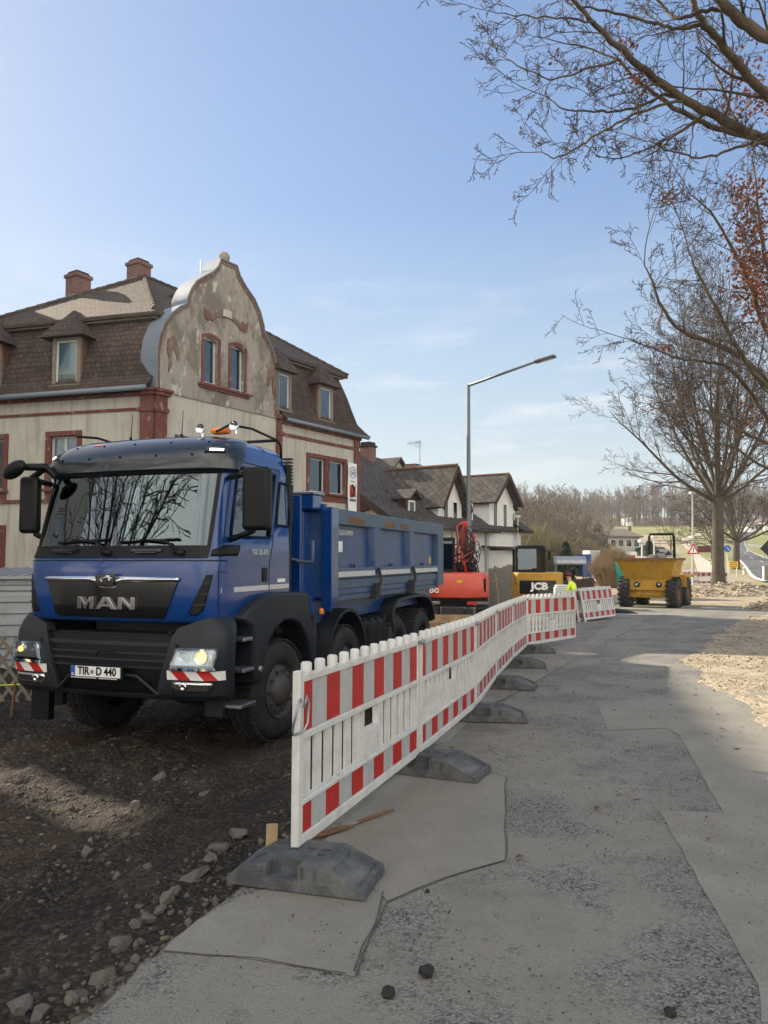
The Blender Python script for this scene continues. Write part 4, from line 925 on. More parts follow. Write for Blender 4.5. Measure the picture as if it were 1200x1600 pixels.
# ---- bumper
QB = .94+.22*math.pi/2
for s_ in (-1, 1):
    mb = MB()
    rows = [(.20,.54,1.24),(.26,.53,1.32),(.50,.60,1.34),(.80,.68,1.34),(.88,.72,1.34),(.935,.86,1.31),(.975,.98,1.26)]
    patch(mb, 'b', rows_lerp([(z, s_*a, s_*b) for z, a, b in rows], 2), .0, .12, 22); bp_ = mb.build('bumper_corner', M['plastic'], TR, smooth=45, bevel=.012)
    mb = MB(); patch(mb, 'b', rows_lerp([(.50,s_*.69,s_*1.08),(.55,s_*.69,s_*1.085),(.62,s_*.72,s_*1.095),(.70,s_*.75,s_*1.10)], 2), .012, .05, 10); hl = mb.build('headlamp', M['reflector'], TR, smooth=40)
    for q, rr_, mm_ in ((.975,.075,'lamp_on'),(.82,.06,'reflector')):
        c = surf('b', s_*q, .62, .016); n_ = (surf('b', s_*q, .62, .1)-surf('b', s_*q, .62, 0)).normalized()
        mb = MB(); mb.lathe([(rr_,.012),(rr_*.95,.018),(rr_*.8,.004),(rr_*.5,-.002)], c, n_, 20); mb.build('reflector_ring', M['chrome'], hl, smooth=1)
        mb = MB(); mb.lathe([(rr_*.52,.0),(rr_*.45,.014),(rr_*.25,.022),(0,.025)], c, n_, 18); mb.build('projector', M[mm_] if mm_ != 'reflector' else M['pane'], hl, smooth=1)
    mb = MB(); patch(mb, 'b', rows_lerp([(.50,s_*.685,s_*1.09),(.70,s_*.745,s_*1.105)], 4), .040, .006, 10); mb.build('lens', M['lens'], hl, smooth=1)
    mb = MB(); patch(mb, 'b', rows_lerp([(.295,s_*.71,s_*1.04),(.335,s_*.685,s_*1.07),(.385,s_*.695,s_*1.07)], 2), .010, .04, 8); fg = mb.build('fog_lamp', M['reflector'], TR, smooth=1)
    c = surf('b', s_*.80, .34, .014); mb = MB(); mb.lathe([(.042,.0),(.04,.008),(.02,.002),(0,.0)], c, (0,-1,0), 16); mb.build('projector', M['chrome'], fg, smooth=1)
    # red and white hatched plate
    mb = MB(); z0, z1 = .405, .490; qa, qb = .655, 1.19; n = 5; sh = .07
    edges = [qa, qa+.07, qa+.19, qa+.31, qa+.43, qb]
    for k in range(5):
        m_ = 1 if k % 2 == 0 else 0
        a0 = edges[k]; a1 = edges[k+1]; sl_ = 0 if k == 0 else sh; sr_ = 0 if k == 4 else sh
        b0 = a0-(sl_ if k else 0)/2; t0 = a0+(sl_ if k else 0)/2; b1 = a1-(0 if k == 4 else sh)/2; t1 = a1+(0 if k == 4 else sh)/2
        if s_ < 0: b0, t0, b1, t1 = (t0 if k else qa), (b0 if k else qa), (t1 if k < 4 else qb), (b1 if k < 4 else qb)
        patch(mb, 'b', [(z1, s_*(b0 if s_ > 0 else b0), s_*(b1)), (z0, s_*t0, s_*t1)], .012, .010, 5, m=m_)
    mb.build('hatched_marker_plate', [M['red'], M['white']], TR)
    for q, z in ((.66,.83),(.70,.30),(.74,.72)):
        mb = MB(); mb.lathe([(.02,-.002),(.02,.005),(.01,.009),(0,.009)], surf('b', s_*q, z, .0), (0,-1,0), 10); mb.build('bolt', M['black'], bp_, smooth=1)
mb = MB()
patch(mb, 'b', zrows(.22, .80, -.66, .66, 6), -.05, .04, 12); mb.build('bumper_centre', M['black'], TR, smooth=40)
mb = MB()
for z in (.50, .565, .63): patch(mb, 'b', [(z-.008, -.62, .62), (z+.010, -.63, .63)], -.028, .03, 10)
patch(mb, 'b', [(.70,-.66,.66),(.74,-.68,.68)], -.03, .03, 10)
mb.build('bumper_bars', M['plastic'], TR)
mb = MB(); patch(mb, 'b', zrows(.20, .245, -.56, .56, 1), -.0, .08, 10)
mb.tube([surf('b',-.55,.25,.0), surf('b',-.36,.42,-.01), surf('b',.34,.42,-.01), surf('b',.55,.25,.0)], .018, 6); mb.build('lower_step_bar', M['plastic'], TR, bevel=.008)
mb = MB(); mb.box(XC-.34, XC+.28, -.12, -.09, .385, .51); npb = mb.build('number_plate', M['black'], TR, bevel=.006)
mb = MB(); mb.box(XC-.315, XC+.255, -.126, -.118, .408, .505, 0); mb.box(XC-.315, XC-.265, -.1275, -.124, .408, .505, 1); mb.build('plate_face', [M['white'], M['bluesign']], npb)
text('plate_text', 'TIR   D 440', .105, M['black'], npb, (XC-.01, -.128, .458), (1,0,0), (0,0,1), .001, .003, .88)
mb = MB(); mb.lathe([(.020,0),(.020,.003),(0,.003)], (XC-.065, -.127, .455), (0,-1,0), 16); mb.build('plate_seal', M['steel'], npb)
text('plate_text', 'D', .035, M['white'], npb, (XC-.29, -.129, .425), (1,0,0), (0,0,1), .0008, .001)
mb = MB(); mb.box(XC-.32, XC-.02, -.1225, -.119, .391, .400); mb.box(XC+.01, XC+.22, -.1225, -.119, .391, .400); mb.build('plate_caption', M['stripe'], npb)
mb = MB(); mb.tube([(XC-.06,-.09,.60),(XC-.02,-.10,.65),(XC+.14,-.10,.655),(XC+.16,-.09,.64)], .010, 6); mb.build('tow_eye_cover', M['black'], TR)
# underside + chassis
mb = MB()
mb.box(XC-.9, XC+.9, .15, .45, .22, .80); mb.box(XC-.42, XC-.30, .3, 7.9, .30, .60); mb.box(XC+.30, XC+.42, .3, 7.9, .30, .60)
mb.box(XC-.55, XC+.55, .5, 1.9, .35, 1.0); mb.box(XC-.7, XC+.7, 1.9, 2.4, .35, 1.0)
for y in (3.9, 4.6, 7.6): mb.box(XC-.4, XC+.4, y, y+.15, .35, .55)
mb.build('chassis_frame', M['chassis'], TR, bevel=.01)
mb = MB()
for y in (1.35, 3.25, 5.35, 6.68): mb.tube([(XC-.9,y,.12),(XC+.9,y,.12)], .09, 10); mb.ball((XC, y, .12), .22, 12, 8)
mb.build('axle', M['chassis'], TR, smooth=1)
mb = MB(); mb.box(XC-1.02, XC-.80, .12, .20, -.10, .30); mb.build('step_plate', M['black'], TR)
# steps
fen = []
for z, y0, x0 in ((.74,.46,-.25),(.44,.46,-.25),(.10,.42,-.20)):
    for s_ in (-1, 1):
        xa = XC+s_*(XC*-1-.03); mb = MB(); mb.box(min(xa, xa-s_*.24), max(xa, xa-s_*.24), y0, y0+.30, z-.02, z+.02); mb.build('step', M['alu'], TR, bevel=.01)
for s_ in (-1, 1):
    mb = MB(); xa = XC+s_*.86; mb.box(min(xa, xa-s_*.04), max(xa, xa-s_*.04), .42, .82, .14, 1.0); mb.box(min(xa,xa+s_*.20), max(xa,xa+s_*.20), .38, .45, .0, 1.0); mb.build('step_well', M['plastic'], TR)
    # front wing with wheel arch
    poly = [(.44,.955),(.56,1.03),(.72,1.10),(.95,1.155),(1.28,1.175),(1.90,1.15),(1.97,1.10),(1.98,.92),(2.06,.78),(2.14,.52),(2.16,.33),(2.02,.33),(1.97,.50),(1.86,.68),(1.70,.80),(1.52,.855),(1.33,.86),(1.12,.79),(.98,.66),(.88,.48),(.83,.28),(.70,.28),(.66,.50),(.62,.86),(.50,.90)]
    mb = MB(); mb.prism(poly, (XC+s_*1.25, 0, 0), (0,1,0), (0,0,1), (-s_*.30,0,0)); mb.build('front_wing', M['plastic'], TR, bevel=.03, bseg=3, smooth=40)
    mb = MB(); mb.lathe([(.035,0),(.035,.012),(.02,.02),(0,.02)], (XC+s_*1.25, .78, .42), (s_,0,0), 14); mb.build('side_marker', M['steel'], TR, smooth=1)
    # wheel 2 guard
    def guard(y0, r, z, a0, a1, th=.03, wd=.5):
        m2 = MB(); n = 16; V = []
        for i in range(n+1):
            t = a0+(a1-a0)*i/n
            for rr_ in (r, r+th):
                for xx in (XC+s_*1.22, XC+s_*(1.22-wd)): V.append((xx, y0+rr_*math.cos(t), z+rr_*math.sin(t)))
        Fc = []
        for i in range(n):
            a = 4*i; b = a+4; Fc += [(a,a+1,b+1,b),(a+2,b+2,b+3,a+3),(a,b,b+2,a+2),(a+1,a+3,b+3,b+1)]
        Fc += [(0,2,3,1),(4*n,4*n+1,4*n+3,4*n+2)]; m2.add(V, Fc); return m2
    guard(3.25, .64, .20, R(5), R(178), .04, .5).build('mudguard', M['plastic'], TR, smooth=40)
    m2 = MB(); 
    pts = [(5.05,.40),(5.02,.60),(5.08,.80),(5.30,.90),(5.9,.93),(6.6,.93),(7.05,.88),(7.35,.70),(7.45,.42)]
    pin = [(7.38,.42),(7.28,.66),(7.02,.82),(6.6,.87),(5.9,.87),(5.34,.84),(5.14,.76),(5.08,.58),(5.11,.40)]
    m2.prism(pts+pin, (XC+s_*1.24, 0, 0), (0,1,0), (0,0,1), (-s_*.58,0,0)); m2.build('rear_mudguard', M['plastic'], TR, bevel=.015, smooth=40)
# tank, boxes
mb = MB()
mb.box(XC+.50, XC+1.20, 3.98, 4.88, .05, .68); tk = mb.build('fuel_tank', M['black'], TR, bevel=.08, bseg=4, smooth=40)
mb = MB()
for y in (4.15, 4.42, 4.72): mb.box(XC+.49, XC+1.215, y, y+.045, .04, .695)
mb.build('tank_strap', M['plastic'], tk, bevel=.02)
mb = MB(); mb.tube([(XC+1.0,2.30,.0),(XC+1.0,2.30,.80)], .10, 12); mb.box(XC+.6, XC+1.1, 2.12, 2.5, .25, .65); mb.tube([(XC+1.05,2.52,.3),(XC+1.05,2.52,.85)], .035, 8); mb.build('air_drier', M['chassis'], TR, bevel=.015)
mb = MB(); mb.lathe([(.03,0),(.03,.05),(.015,.07)], (XC+1.18,2.45,.86), (0,0,1), 10); mb.build('side_lamp', M['amber'], TR)
# ---- wheels
def wheel(y, s_, dual=False, r=.535):
    w = .33 if not dual else .30; xo = XC+s_*(1.20 if not dual else 1.22)
    e = root('wheel', None, None, (xo, y, .12)); e.parent = TR
    for k in ('label','category'):
        if k in e: del e[k]
    def tyre(x0):
        mb = MB(); prof = [(.29,.02),(.33,.0),(.46,.0),(r-.03,.03),(r-.006,.06),(r,.09),(r,w-.09),(r-.006,w-.06),(r-.03,w-.03),(.46,w),(.33,w),(.29,w-.02)]
        mb.lathe(prof, (x0,0,0), (-s_,0,0), 48)
        for a in range(44):           # tread blocks
            t = 2*math.pi*a/44; c = Vector((x0-s_*w/2, (r+.004)*math.cos(t), (r+.004)*math.sin(t))); tn = Vector((0,-math.sin(t),math.cos(t))); rd = Vector((0,math.cos(t),math.sin(t)))
            for q in (-.32,.0,.32) if dual or y > 5 else (-.34,-.12,.12,.34): mb.obox(c+Vector((q*w,0,0)), Vector((w*(.13 if dual or y > 5 else .085),0,0)), tn*.026, rd*.010)
        return mb
    tyre(0).build('tyre', M['tyre'], e, smooth=35)
    if dual: tyre(-s_*.34).build('tyre', M['tyre'], e, smooth=35)
    mb = MB()
    if dual: mb.lathe([(.29,.0),(.285,.05),(.27,.16),(.15,.20),(.13,.14),(.08,.12),(0,.12)], (0,0,0), (-s_,0,0), 32)
    else: mb.lathe([(.30,.0),(.295,.02),(.27,.05),(.25,.035),(.17,.02),(.15,-.02),(.10,-.05),(0,-.06)], (0,0,0), (-s_,0,0), 32)
    for k in range(10):
        t = 2*math.pi*k/10; mb.tube([(s_*(-.16 if dual else .0)-s_*.03, .21*math.cos(t), .21*math.sin(t)),(s_*(-.13 if dual else .02), .21*math.cos(t), .21*math.sin(t))], .016, 6)
    mb.build('rim', M['rim'], e, smooth=35)
    return e
for y, d in ((1.35,False),(3.25,False),(5.35,True),(6.68,True)):
    for s_ in (1, -1):
        e = wheel(y, s_, d)
        if y < 2: e.rotation_euler.z = R(-5)
# ---- tipper body
DX0, DX1 = -2.50, -.02; Y0, Y1 = 2.62, 8.0; ZB, ZT = 1.04, 2.17
mb = MB()
mb.box(DX0+.05, DX1-.05, Y0+.02, Y1-.02, ZB+.02, ZB+.12); mb.box(DX0+.10, DX1-.10, Y0, Y0+.06, ZB, ZT+.05)
mb.box(DX0+.25, DX1-.25, 2.55, 7.9, .72, 1.06)
dbody = mb.build('tipper_floor', M['blue_dump'], TR, bevel=.01)
# headboard with its overhanging lip
mb = MB(); mb.box(DX0+.30, DX1-.30, 2.34, 2.40, .95, 2.32); mb.box(DX0+.12, DX1-.14, 2.36, 2.62, 2.14, 2.32); mb.box(DX0+.30, DX1-.30, 2.40, 2.62, .95, 2.12)
hb = mb.build('headboard', M['blue'], TR, bevel=.012)
mb = MB(); mb.box(DX0+.10, DX1-.12, 2.34, 2.66, 2.32, 2.36); mb.build('headboard_cap', M['alu'], hb, bevel=.01)
mb = MB(); xq = DX1-.28; mb.tube([(DX1-.62,2.30,1.90),(DX1-.50,2.28,1.90),(DX1-.47,2.28,1.55),(DX1-.30,2.28,1.50),(DX1-.12,2.30,1.50),(DX1-.12,2.3,1.75)], .022, 6); mb.build('tarpaulin_crank', M['rail_grey'], hb, smooth=1)
for s_, xo in ((1, DX1), (-1, DX0)):
    si = -s_
    wallp = MB()
    wallp.box(min(xo+si*.09, xo+si*.13), max(xo+si*.09, xo+si*.13), Y0, Y1, ZB+.10, ZT-.02)
    sp_ = wallp.build('side_wall', M['blue_dump'], TR)
    mb = MB(); mb.box(min(xo, xo+si*.14), max(xo, xo+si*.14), Y0+.02, Y1, ZT-.20, ZT); mb.build('top_rail', M['rail_grey'], sp_, bevel=.015)
    mb = MB()
    mb.box(min(xo-si*.002, xo+si*.14), max(xo-si*.002, xo+si*.14), Y0-.02, Y0+.20, ZB-.01, ZT+.01)
    mb.hexa([(xo+si*.0, Y0-.02, ZB-.16),(xo+si*.0, Y0-.02, ZB-.16),(xo+si*.14,Y0+.02,ZB-.16),(xo+si*.14,Y0-.02,ZB-.16),(xo+si*.0,Y0-.02,ZB),(xo+si*.0,Y0+.18,ZB),(xo+si*.14,Y0+.18,ZB),(xo+si*.14,Y0-.02,ZB)])
    mb.build('corner_post', M['blue'], sp_, bevel=.008)
    Ys = [Y0+.18, 4.28, 5.98, 7.62]
    for yy in (4.28, 5.98):      # tapered stanchions
        mb = MB(); mb.hexa([(xo, yy-.10, ZB+.28),(xo+si*.10, yy-.14, ZB+.28),(xo+si*.10, yy+.14, ZB+.28),(xo, yy+.10, ZB+.28),(xo+si*.0, yy-.14, ZT-.19),(xo+si*.10, yy-.20, ZT-.19),(xo+si*.10, yy+.20, ZT-.19),(xo, yy+.14, ZT-.19)]); mb.build('stanchion', M['blue_dump'], sp_, bevel=.012)
        mb = MB(); mb.tube([(xo-si*.01, yy+.03, ZB+.36),(xo-si*.05, yy+.03, ZB+.20),(xo-si*.01, yy-.02, ZB-.02)], .022, 6); mb.box(min(xo-si*.015,xo+si*.10), max(xo-si*.015,xo+si*.10), yy-.10, yy+.10, ZB-.08, ZB+.14); mb.build('latch', M['chassis'], sp_, smooth=0)
    mb = MB(); mb.hexa([(xo, 7.62, ZB),(xo+si*.12, 7.62, ZB),(xo+si*.12, 8.0, ZB),(xo, 8.0, ZB),(xo, 7.62, ZT-.19),(xo+si*.12, 7.62, ZT-.19),(xo+si*.12, 8.0, ZT-.19),(xo, 8.0, ZT-.19)]); mb.build('rear_post', M['rail_grey'], sp_, bevel=.012)
    mb = MB(); mb.box(min(xo+si*.01, xo+si*.12), max(xo+si*.01, xo+si*.12), Y0+.19, 7.62, ZB+.24, ZB+.37); mb.box(min(xo+si*.035,xo+si*.12), max(xo+si*.035,xo+si*.12), Y0+.19, 7.62, ZB+.10, ZB+.22); mb.box(min(xo+si*.07,xo+si*.13), max(xo+si*.07,xo+si*.13), Y0+.19, 7.9, ZB-.06, ZB+.09); mb.build('lower_rail', M['rail_grey'], sp_, bevel=.012)
    for a, b in ((Y0+.22, 4.20), (4.37, 5.90), (6.07, 7.58)):
        mb = MB(); mb.box(min(xo+si*.004, xo+si*.02), max(xo+si*.004, xo+si*.02), a, b, ZB+.255, ZB+.325); mb.build('reflective_stripe', M['stripe'], sp_)
    for a, b in ((3.15,3.75),(4.6,5.1),(5.35,5.75)): 
        mb = MB(); mb.box(min(xo-si*.004, xo+si*.02), max(xo-si*.004, xo+si*.02), a, b, ZT-.17, ZT-.085); mb.build('grip_plate', M['rust'], sp_, bevel=.006)
    if s_ == 1:
        for a, b, z0_, z1_, mm_ in ((2.86,3.16,1.62,1.76,'white'),(2.92,3.0,1.44,1.56,'yelsign'),(7.3,7.4,1.44,1.56,'yelsign'),(3.06,3.22,1.44,1.56,'rail_grey')):
            mb = MB(); mb.box(xo-.092, xo-.086, a, b, z0_, z1_); mb.build('sticker', M[mm_], sp_)
        mb = MB(); mb.box(xo-.092, xo-.084, 2.84, 3.62, 1.81, 1.935); pl = mb.build('maker_plate', M['rail_grey'], sp_, bevel=.003)
        text('lettering', 'MEILLER-KIPPER', .092, M['stripe'], pl, (xo-.083, 3.23, 1.872), (0,1,0), (0,0,1), .001, .0015, .95)
        for yy in (3.5, 5.1, 6.8):
            mb = MB(); mb.tube([(xo-.085,yy-.07,1.40),(xo-.07,yy-.05,1.45),(xo-.07,yy+.05,1.45),(xo-.085,yy+.07,1.40)], .008, 5); mb.build('lashing_ring', M['black'], sp_)
mb = MB(); mb.box(DX0+.06, DX1-.06, Y1-.06, Y1-.01, ZB, ZT+.02); mb.box(DX1-.10, DX1-.02, Y1-.02, Y1+.05, ZB, ZT-.05); mb.build('tailgate', M['blue_dump'], TR, bevel=.01)
# spoil in the body
mb = MB(); mb.grid(lambda a, b: Vector((DX0+.14+(DX1-DX0-.28)*a, Y0+.1+5.2*b, 1.85+.22*mn.noise(Vector((a*3, b*8, 1))))), 14, 30); mb.build('load', M['rust'], TR, smooth=1)
mb = MB(); mb.box(XC-.25, XC+.25, 2.0, 2.2, .9, 1.6); mb.tube([(XC,2.45,.4),(XC,2.45,1.0)], .1, 12); mb.build('tipping_ram', M['chassis'], TR, bevel=.01)
mb = MB()
for s_ in (1,-1): mb.box(XC+s_*.55-.2, XC+s_*.55+.2, 7.75, 7.95, .55, .72)
mb.box(XC-1.05, XC+1.05, 7.9, 7.98, .35, .5); mb.build('rear_light_bar', M['chassis'], TR, bevel=.01)
# ================================================================ OLD CORNER HOUSE
HC = Vector((-7.1, 23.5, 0)); UR = Vector((.545,.839,0)).normalized(); UL = Vector((-.965,.262,0)).normalized(); NR = Vector((.839,-.545,0)).normalized(); NL = Vector((-.262,-.965,0)).normalized()
def frame(o, ax, an): return Matrix(((ax.x, an.x, 0, o.x),(ax.y, an.y, 0, o.y),(0,0,1,0),(0,0,0,1)))
FR = frame(HC, UR, NR); FL = frame(HC, UL, NL)            # local (t along facade, outwards, z)
HR = root('old_house', 'weathered two storey corner house with a curved shaped gable and red painted trim', 'house', (-9, 29, -.4), 0, world=True)
LL, LR_ = 8.0, 11.0
def ring(off):           # house outline moved inwards by off, at corner order C, R, B, L
    def ln(o, d, n): return (o-n*off, d)
    C = HC; Rr = HC+UR*LR_; B = Rr+UL*LL; L_ = HC+UL*LL
    sides = [(C, UR, NR), (Rr, UL, -NL), (B, UR, -NR), (L_, UL, NL)]
    P = []
    for i in range(4):
        a = sides[i-1]; b = sides[i]; p = a[0]-a[2]*off; q = b[0]-b[2]*off; d1 = a[1]; d2 = b[1]
        den = d1.x*d2.y-d1.y*d2.x; t = ((q.x-p.x)*d2.y-(q.y-p.y)*d2.x)/den; P.append(p+d1*t)
    return P      # C, R, B, L
def z3(p, z): return Vector((p.x, p.y, z))
wins_r = [(7.62,8.68,4.15,5.50),(8.92,9.98,4.15,5.50),(7.62,8.68,.95,2.6),(8.92,9.98,.95,2.6),(1.0,2.0,4.0,5.3),(3.9,4.9,4.0,5.3)]
wins_l = [(2.72,3.74,3.75,5.43),(5.50,6.5,3.75,5.43),(2.72,3.74,.8,2.45),(5.50,6.5,.8,2.45),(.5,1.3,.8,2.45)]
def wall_with_holes(Mx, t0, t1, z0, z1, holes, th=.4, ydir=-1):
    mb = MB(Mx); ts = sorted(set([t0, t1]+[h[0] for h in holes]+[h[1] for h in holes])); zs = sorted(set([z0, z1]+[h[2] for h in holes]+[h[3] for h in holes]))
    for a, b in zip(ts[:-1], ts[1:]):
        for c, d in zip(zs[:-1], zs[1:]):
            tm = (a+b)/2; zm = (c+d)/2
            if any(h[0] < tm < h[1] and h[2] < zm < h[3] for h in holes): continue
            mb.add([(a,0,c),(b,0,c),(b,0,d),(a,0,d)], [(0,1,2,3)])
    for h in holes:
        a, b, c, d = h; y = -.16
        mb.add([(a,0,c),(b,0,c),(b,0,d),(a,0,d),(a,y,c),(b,y,c),(b,y,d),(a,y,d)], [(0,1,5,4),(1,2,6,5),(2,3,7,6),(3,0,4,7)], 1)
    return mb
mb = wall_with_holes(FR, 0, LR_, -.6, 6.72, wins_r); m2 = wall_with_holes(FL, 0, LL, -.6, 6.72, wins_l)
C_, R_, B_, L_ = ring(0)
for q in (m2,):
    mb.M = None; mb.add(q.v, q.f); mb.m[-len(q.f):] = q.m
mb.M = None; mb.add([z3(R_,-.6), z3(B_,-.6), z3(L_,-.6), z3(R_,6.72), z3(B_,6.72), z3(L_,6.72)], [(0,1,4,3),(1,2,5,4)])
hw = mb.build('wall', [M['plaster'], M['trim']], HR, fix=False)
def window(Mx, h, parent, arch=False, off=-.13, trim=True, nm='window', curtain=True, red=True, mull=1):
    a, b, c, d = h; w = b-a; hh = d-c
    mb = MB(Mx); f = .055
    mb.box(a, a+f, off-.03, off+.03, c, d); mb.box(b-f, b, off-.03, off+.03, c, d); mb.box(a+f, b-f, off-.03, off+.03, c, c+f); mb.box(a+f, b-f, off-.03, off+.03, d-f, d)
    if mull: mb.box((a+b)/2-.035, (a+b)/2+.035, off-.028, off+.035, c+f, d-f)
    if mull > 1: mb.box(a+f, b-f, off-.027, off+.032, c+hh*.68, c+hh*.68+.06)
    wo_ = mb.build(nm, M['polewhite'], parent)
    if Mx is not None: pass
    mb = MB(Mx); mb.box(a+f, b-f, off-.008, off+.004, c+f, d-f); mb.build('pane', M['pane'], wo_)
    mb = MB(Mx); mb.box(a+f*.5, b-f*.5, off-.10, off-.09, c+f*.5, d-f*.5, 1)
    if curtain: mb.box(a+f, b-f, off-.06, off-.05, c+f, d-f, 0)
    mb.build('curtain', [M['curtain'], M['dark']], wo_)
    if trim:
        e = .16; mb = MB(Mx); y0, y1 = .003, .06
        mb.box(a-e, a-.0, y0, y1, c, d+e); mb.box(b, b+e, y0, y1, c, d+e); mb.box(a, b, y0, y1, d, d+e); mb.box(a-e-.05, b+e+.05, y0, y1+.07, c-.09, c-.002); mb.box(a-e+.02, b+e-.02, y0, y1-.02, c-.34, c-.092)
        mb.build('window_trim', M['trim'], wo_, bevel=.008)
    return wo_
def attach(o):   # sub-parts of world-built parts need no inverse
    return o
for h in wins_r: window(FR, h, hw, mull=0 if h[0] > 7 else 1, curtain=h[0] < 5)
for h in wins_l: window(FL, h, hw)
# bands, corner pilasters, cornice
mb = MB(FR); mb.box(5.7, LR_+.02, .003, .05, 6.12, 6.24); mb.box(5.7, LR_+.1, .003, .12, 6.56, 6.70)
mb.box(LR_-.34, LR_+.03, .004, .09, -.5, 6.119); mb.box(LR_-.34, LR_+.03, .004, .09, 6.241, 6.555)
mb.box(5.66, 5.92, .004, .12, -.5, 6.115); mb.box(5.66, 5.92, .052, .10, 6.245, 6.555); mb.box(5.60, 5.98, .05, .20, 6.70, 6.86); mb.box(5.66,5.92,.122,.16,6.1,6.26)
mb.M = None; mb.build('cornice', M['trim'], hw); mb = MB(FR)
mb.box(-.02, .44, .004, .10, -.5, 6.06); mb.box(-.05, .48, .004, .14, 6.06, 6.20); mb.box(-.02, .44, .004, .10, 6.20, 6.58); mb.box(-.08, .52, .004, .18, 6.58, 6.70); mb.box(-.12, .58, .004, .24, 6.70, 6.78); mb.M = None; mb.build('corner_pilaster', M['trim'], hw); mb = MB(FL); mb.box(.46, LL, .003, .05, 6.13, 6.21); mb.box(.54, LL, .003, .10, 6.58, 6.68); mb.box(-.02, .44, .004, .10, -.5, 6.06); mb.box(-.05, .48, .004, .14, 6.06, 6.20); mb.box(-.02, .44, .004, .10, 6.20, 6.58); mb.box(-.08, .52, .004, .18, 6.58, 6.70); mb.box(-.12, .58, .004, .24, 6.70, 6.78)
mb.box(.46, LL, .003, .05, 3.3, 3.42)
mb.M = None; mb.build('cornice', M['trim'], hw)
mb = MB(FL); mb.tube([(.1,.36,6.76),(LL+.3,.36,6.70)], .085, 8); mb.build('gutter', M['zinc'], hw, smooth=1); mb = MB(FR); mb.tube([(5.95,.30,6.70),(LR_+.35,.30,6.70)], .08, 8); mb.M = None; mb.build('gutter', M['zinc'], hw, smooth=1)
# mansard : concave lower slope
prof = [(-.36,6.74),(-.18,6.95),(.02,7.25),(.16,7.8),(.30,8.4),(.46,8.95),(.58,9.32)]
mb = MB()
rr = [ring(o) for o, z in prof]
for k in range(len(prof)-1):
    for i in range(4):
        j = (i+1) % 4; a = rr[k][i]; b = rr[k][j]; c = rr[k+1][j]; d = rr[k+1][i]
        if i == 0:      # the shaped gable interrupts the mansard on the street side
            o0, o1 = prof[k][0], prof[k+1][0]; a = HC+UR*5.78-NR*o0; d = HC+UR*5.78-NR*o1
        if i == 3:
            def lc(o): return HC+NL*(-o)+UL*((-.04-NL.dot(NR)*(-o))/UL.dot(NR))
            b = lc(prof[k][0]); c = lc(prof[k+1][0])
        mb.add([z3(a, prof[k][1]), z3(b, prof[k][1]), z3(c, prof[k+1][1]), z3(d, prof[k+1][1])], [(0,1,2,3)])
# the street side end of the mansard is steeper inwards (hipped end)
roof = mb.build('roof', M['tile'], HR, smooth=0)
a1 = ring(.40); b1 = ring(.60)
mb = MB()
for i in range(4):
    j = (i+1) % 4; mb.hexa([z3(b1[i],9.16), z3(b1[j],9.16), z3(a1[j],9.16), z3(a1[i],9.16), z3(b1[i],9.33), z3(b1[j],9.33), z3(a1[j],9.33), z3(a1[i],9.33)])
mb.build('eaves_board', M['gwood'], roof)
e0 = ring(.28)
RA = HC+UR*2.9-NR*4.1; RB = HC+UR*6.4-NR*4.0
mb = MB(); E_ = [z3(p, 9.34) for p in e0]; A3 = z3(RA, 12.05); B3 = z3(RB, 11.9)
mb.add([E_[0],E_[1],E_[2],E_[3],A3,B3], [(0,1,5,4),(1,2,5),(2,3,4,5),(3,0,4)])
mb.add([p-Vector((0,0,.12)) for p in E_]+E_, [(0,1,5,4),(1,2,6,5),(2,3,7,6),(3,0,4,7),(3,2,1,0)])
up = mb.build('upper_roof', M['tile2'], roof)
def ridge(name, a, b, mat, parent, r=.10):
    mb = MB(); n = max(2, int((b-a).length/.35))
    for i in range(n):
        p = a.lerp(b, i/n); q = a.lerp(b, (i+1.12)/n); mb.tube([p, q], [r*1.1, r*.82], 8)
    return mb.build(name, mat, parent, smooth=35)
ridge('ridge_tiles', A3, B3, M['tile2'], roof); ridge('ridge_tiles', E_[3], A3, M['tile2'], roof); ridge('ridge_tiles', E_[1], B3, M['tile'], roof); ridge('ridge_tiles', E_[0].lerp(A3, .05), A3, M['tile2'], roof)
# cross roof behind the shaped gable
G0 = HC+UR*2.95-NR*.3; G1 = HC+UR*2.95-NR*4.0
mb = MB(); la = HC+UR*.55-NR*.3; ra = HC+UR*5.35-NR*.3; lb = la-NR*2.9; rb = ra-NR*2.9
mb.add([z3(G0,11.0), z3(G1,11.0), z3(la,9.35), z3(lb,9.6), z3(ra,9.35), z3(rb,9.6)], [(0,1,3,2),(0,4,5,1),(0,2,4)])
mb.build('cross_roof', M['tile2'], roof, fix=False); ridge('ridge_tiles', z3(G0,11.03), z3(G1,11.03), M['tile2'], roof)
mb = MB(); mb.obox(z3(HC+UL*1.9-NL*2.6, 10.62), UL*.32, Vector((.262,.965,.55))*.14, Vector((.05,-.1,.2)).normalized()*.03); mb.build('skylight', mk('verdigris glass', (.28,.40,.36), .3), roof)
def chimney(p, z0, z1, w, d, parent, mat=None):
    mb = MB(); mb.obox(z3(p,(z0+z1)/2), UR*w/2, NR*d/2, Vector((0,0,(z1-z0)/2)), 0); mb.obox(z3(p,z1-.10), UR*(w/2+.05), NR*(d/2+.05), Vector((0,0,.06)), 0); mb.obox(z3(p,z1+.03), UR*(w/2-.05), NR*(d/2-.05), Vector((0,0,.05)), 1)
    return mb.build('chimney', [mat or M['brickc'], M['dark']], parent)
p1 = at(122, 460, 27.6); p2 = at(217, 425, 28.4)
chimney(p1, p1.z-1.2, at(122, 430, 27.6).z, .62, .62, roof); chimney(p2, p2.z-.9, at(217, 411, 28.4).z, .62, .62, roof)
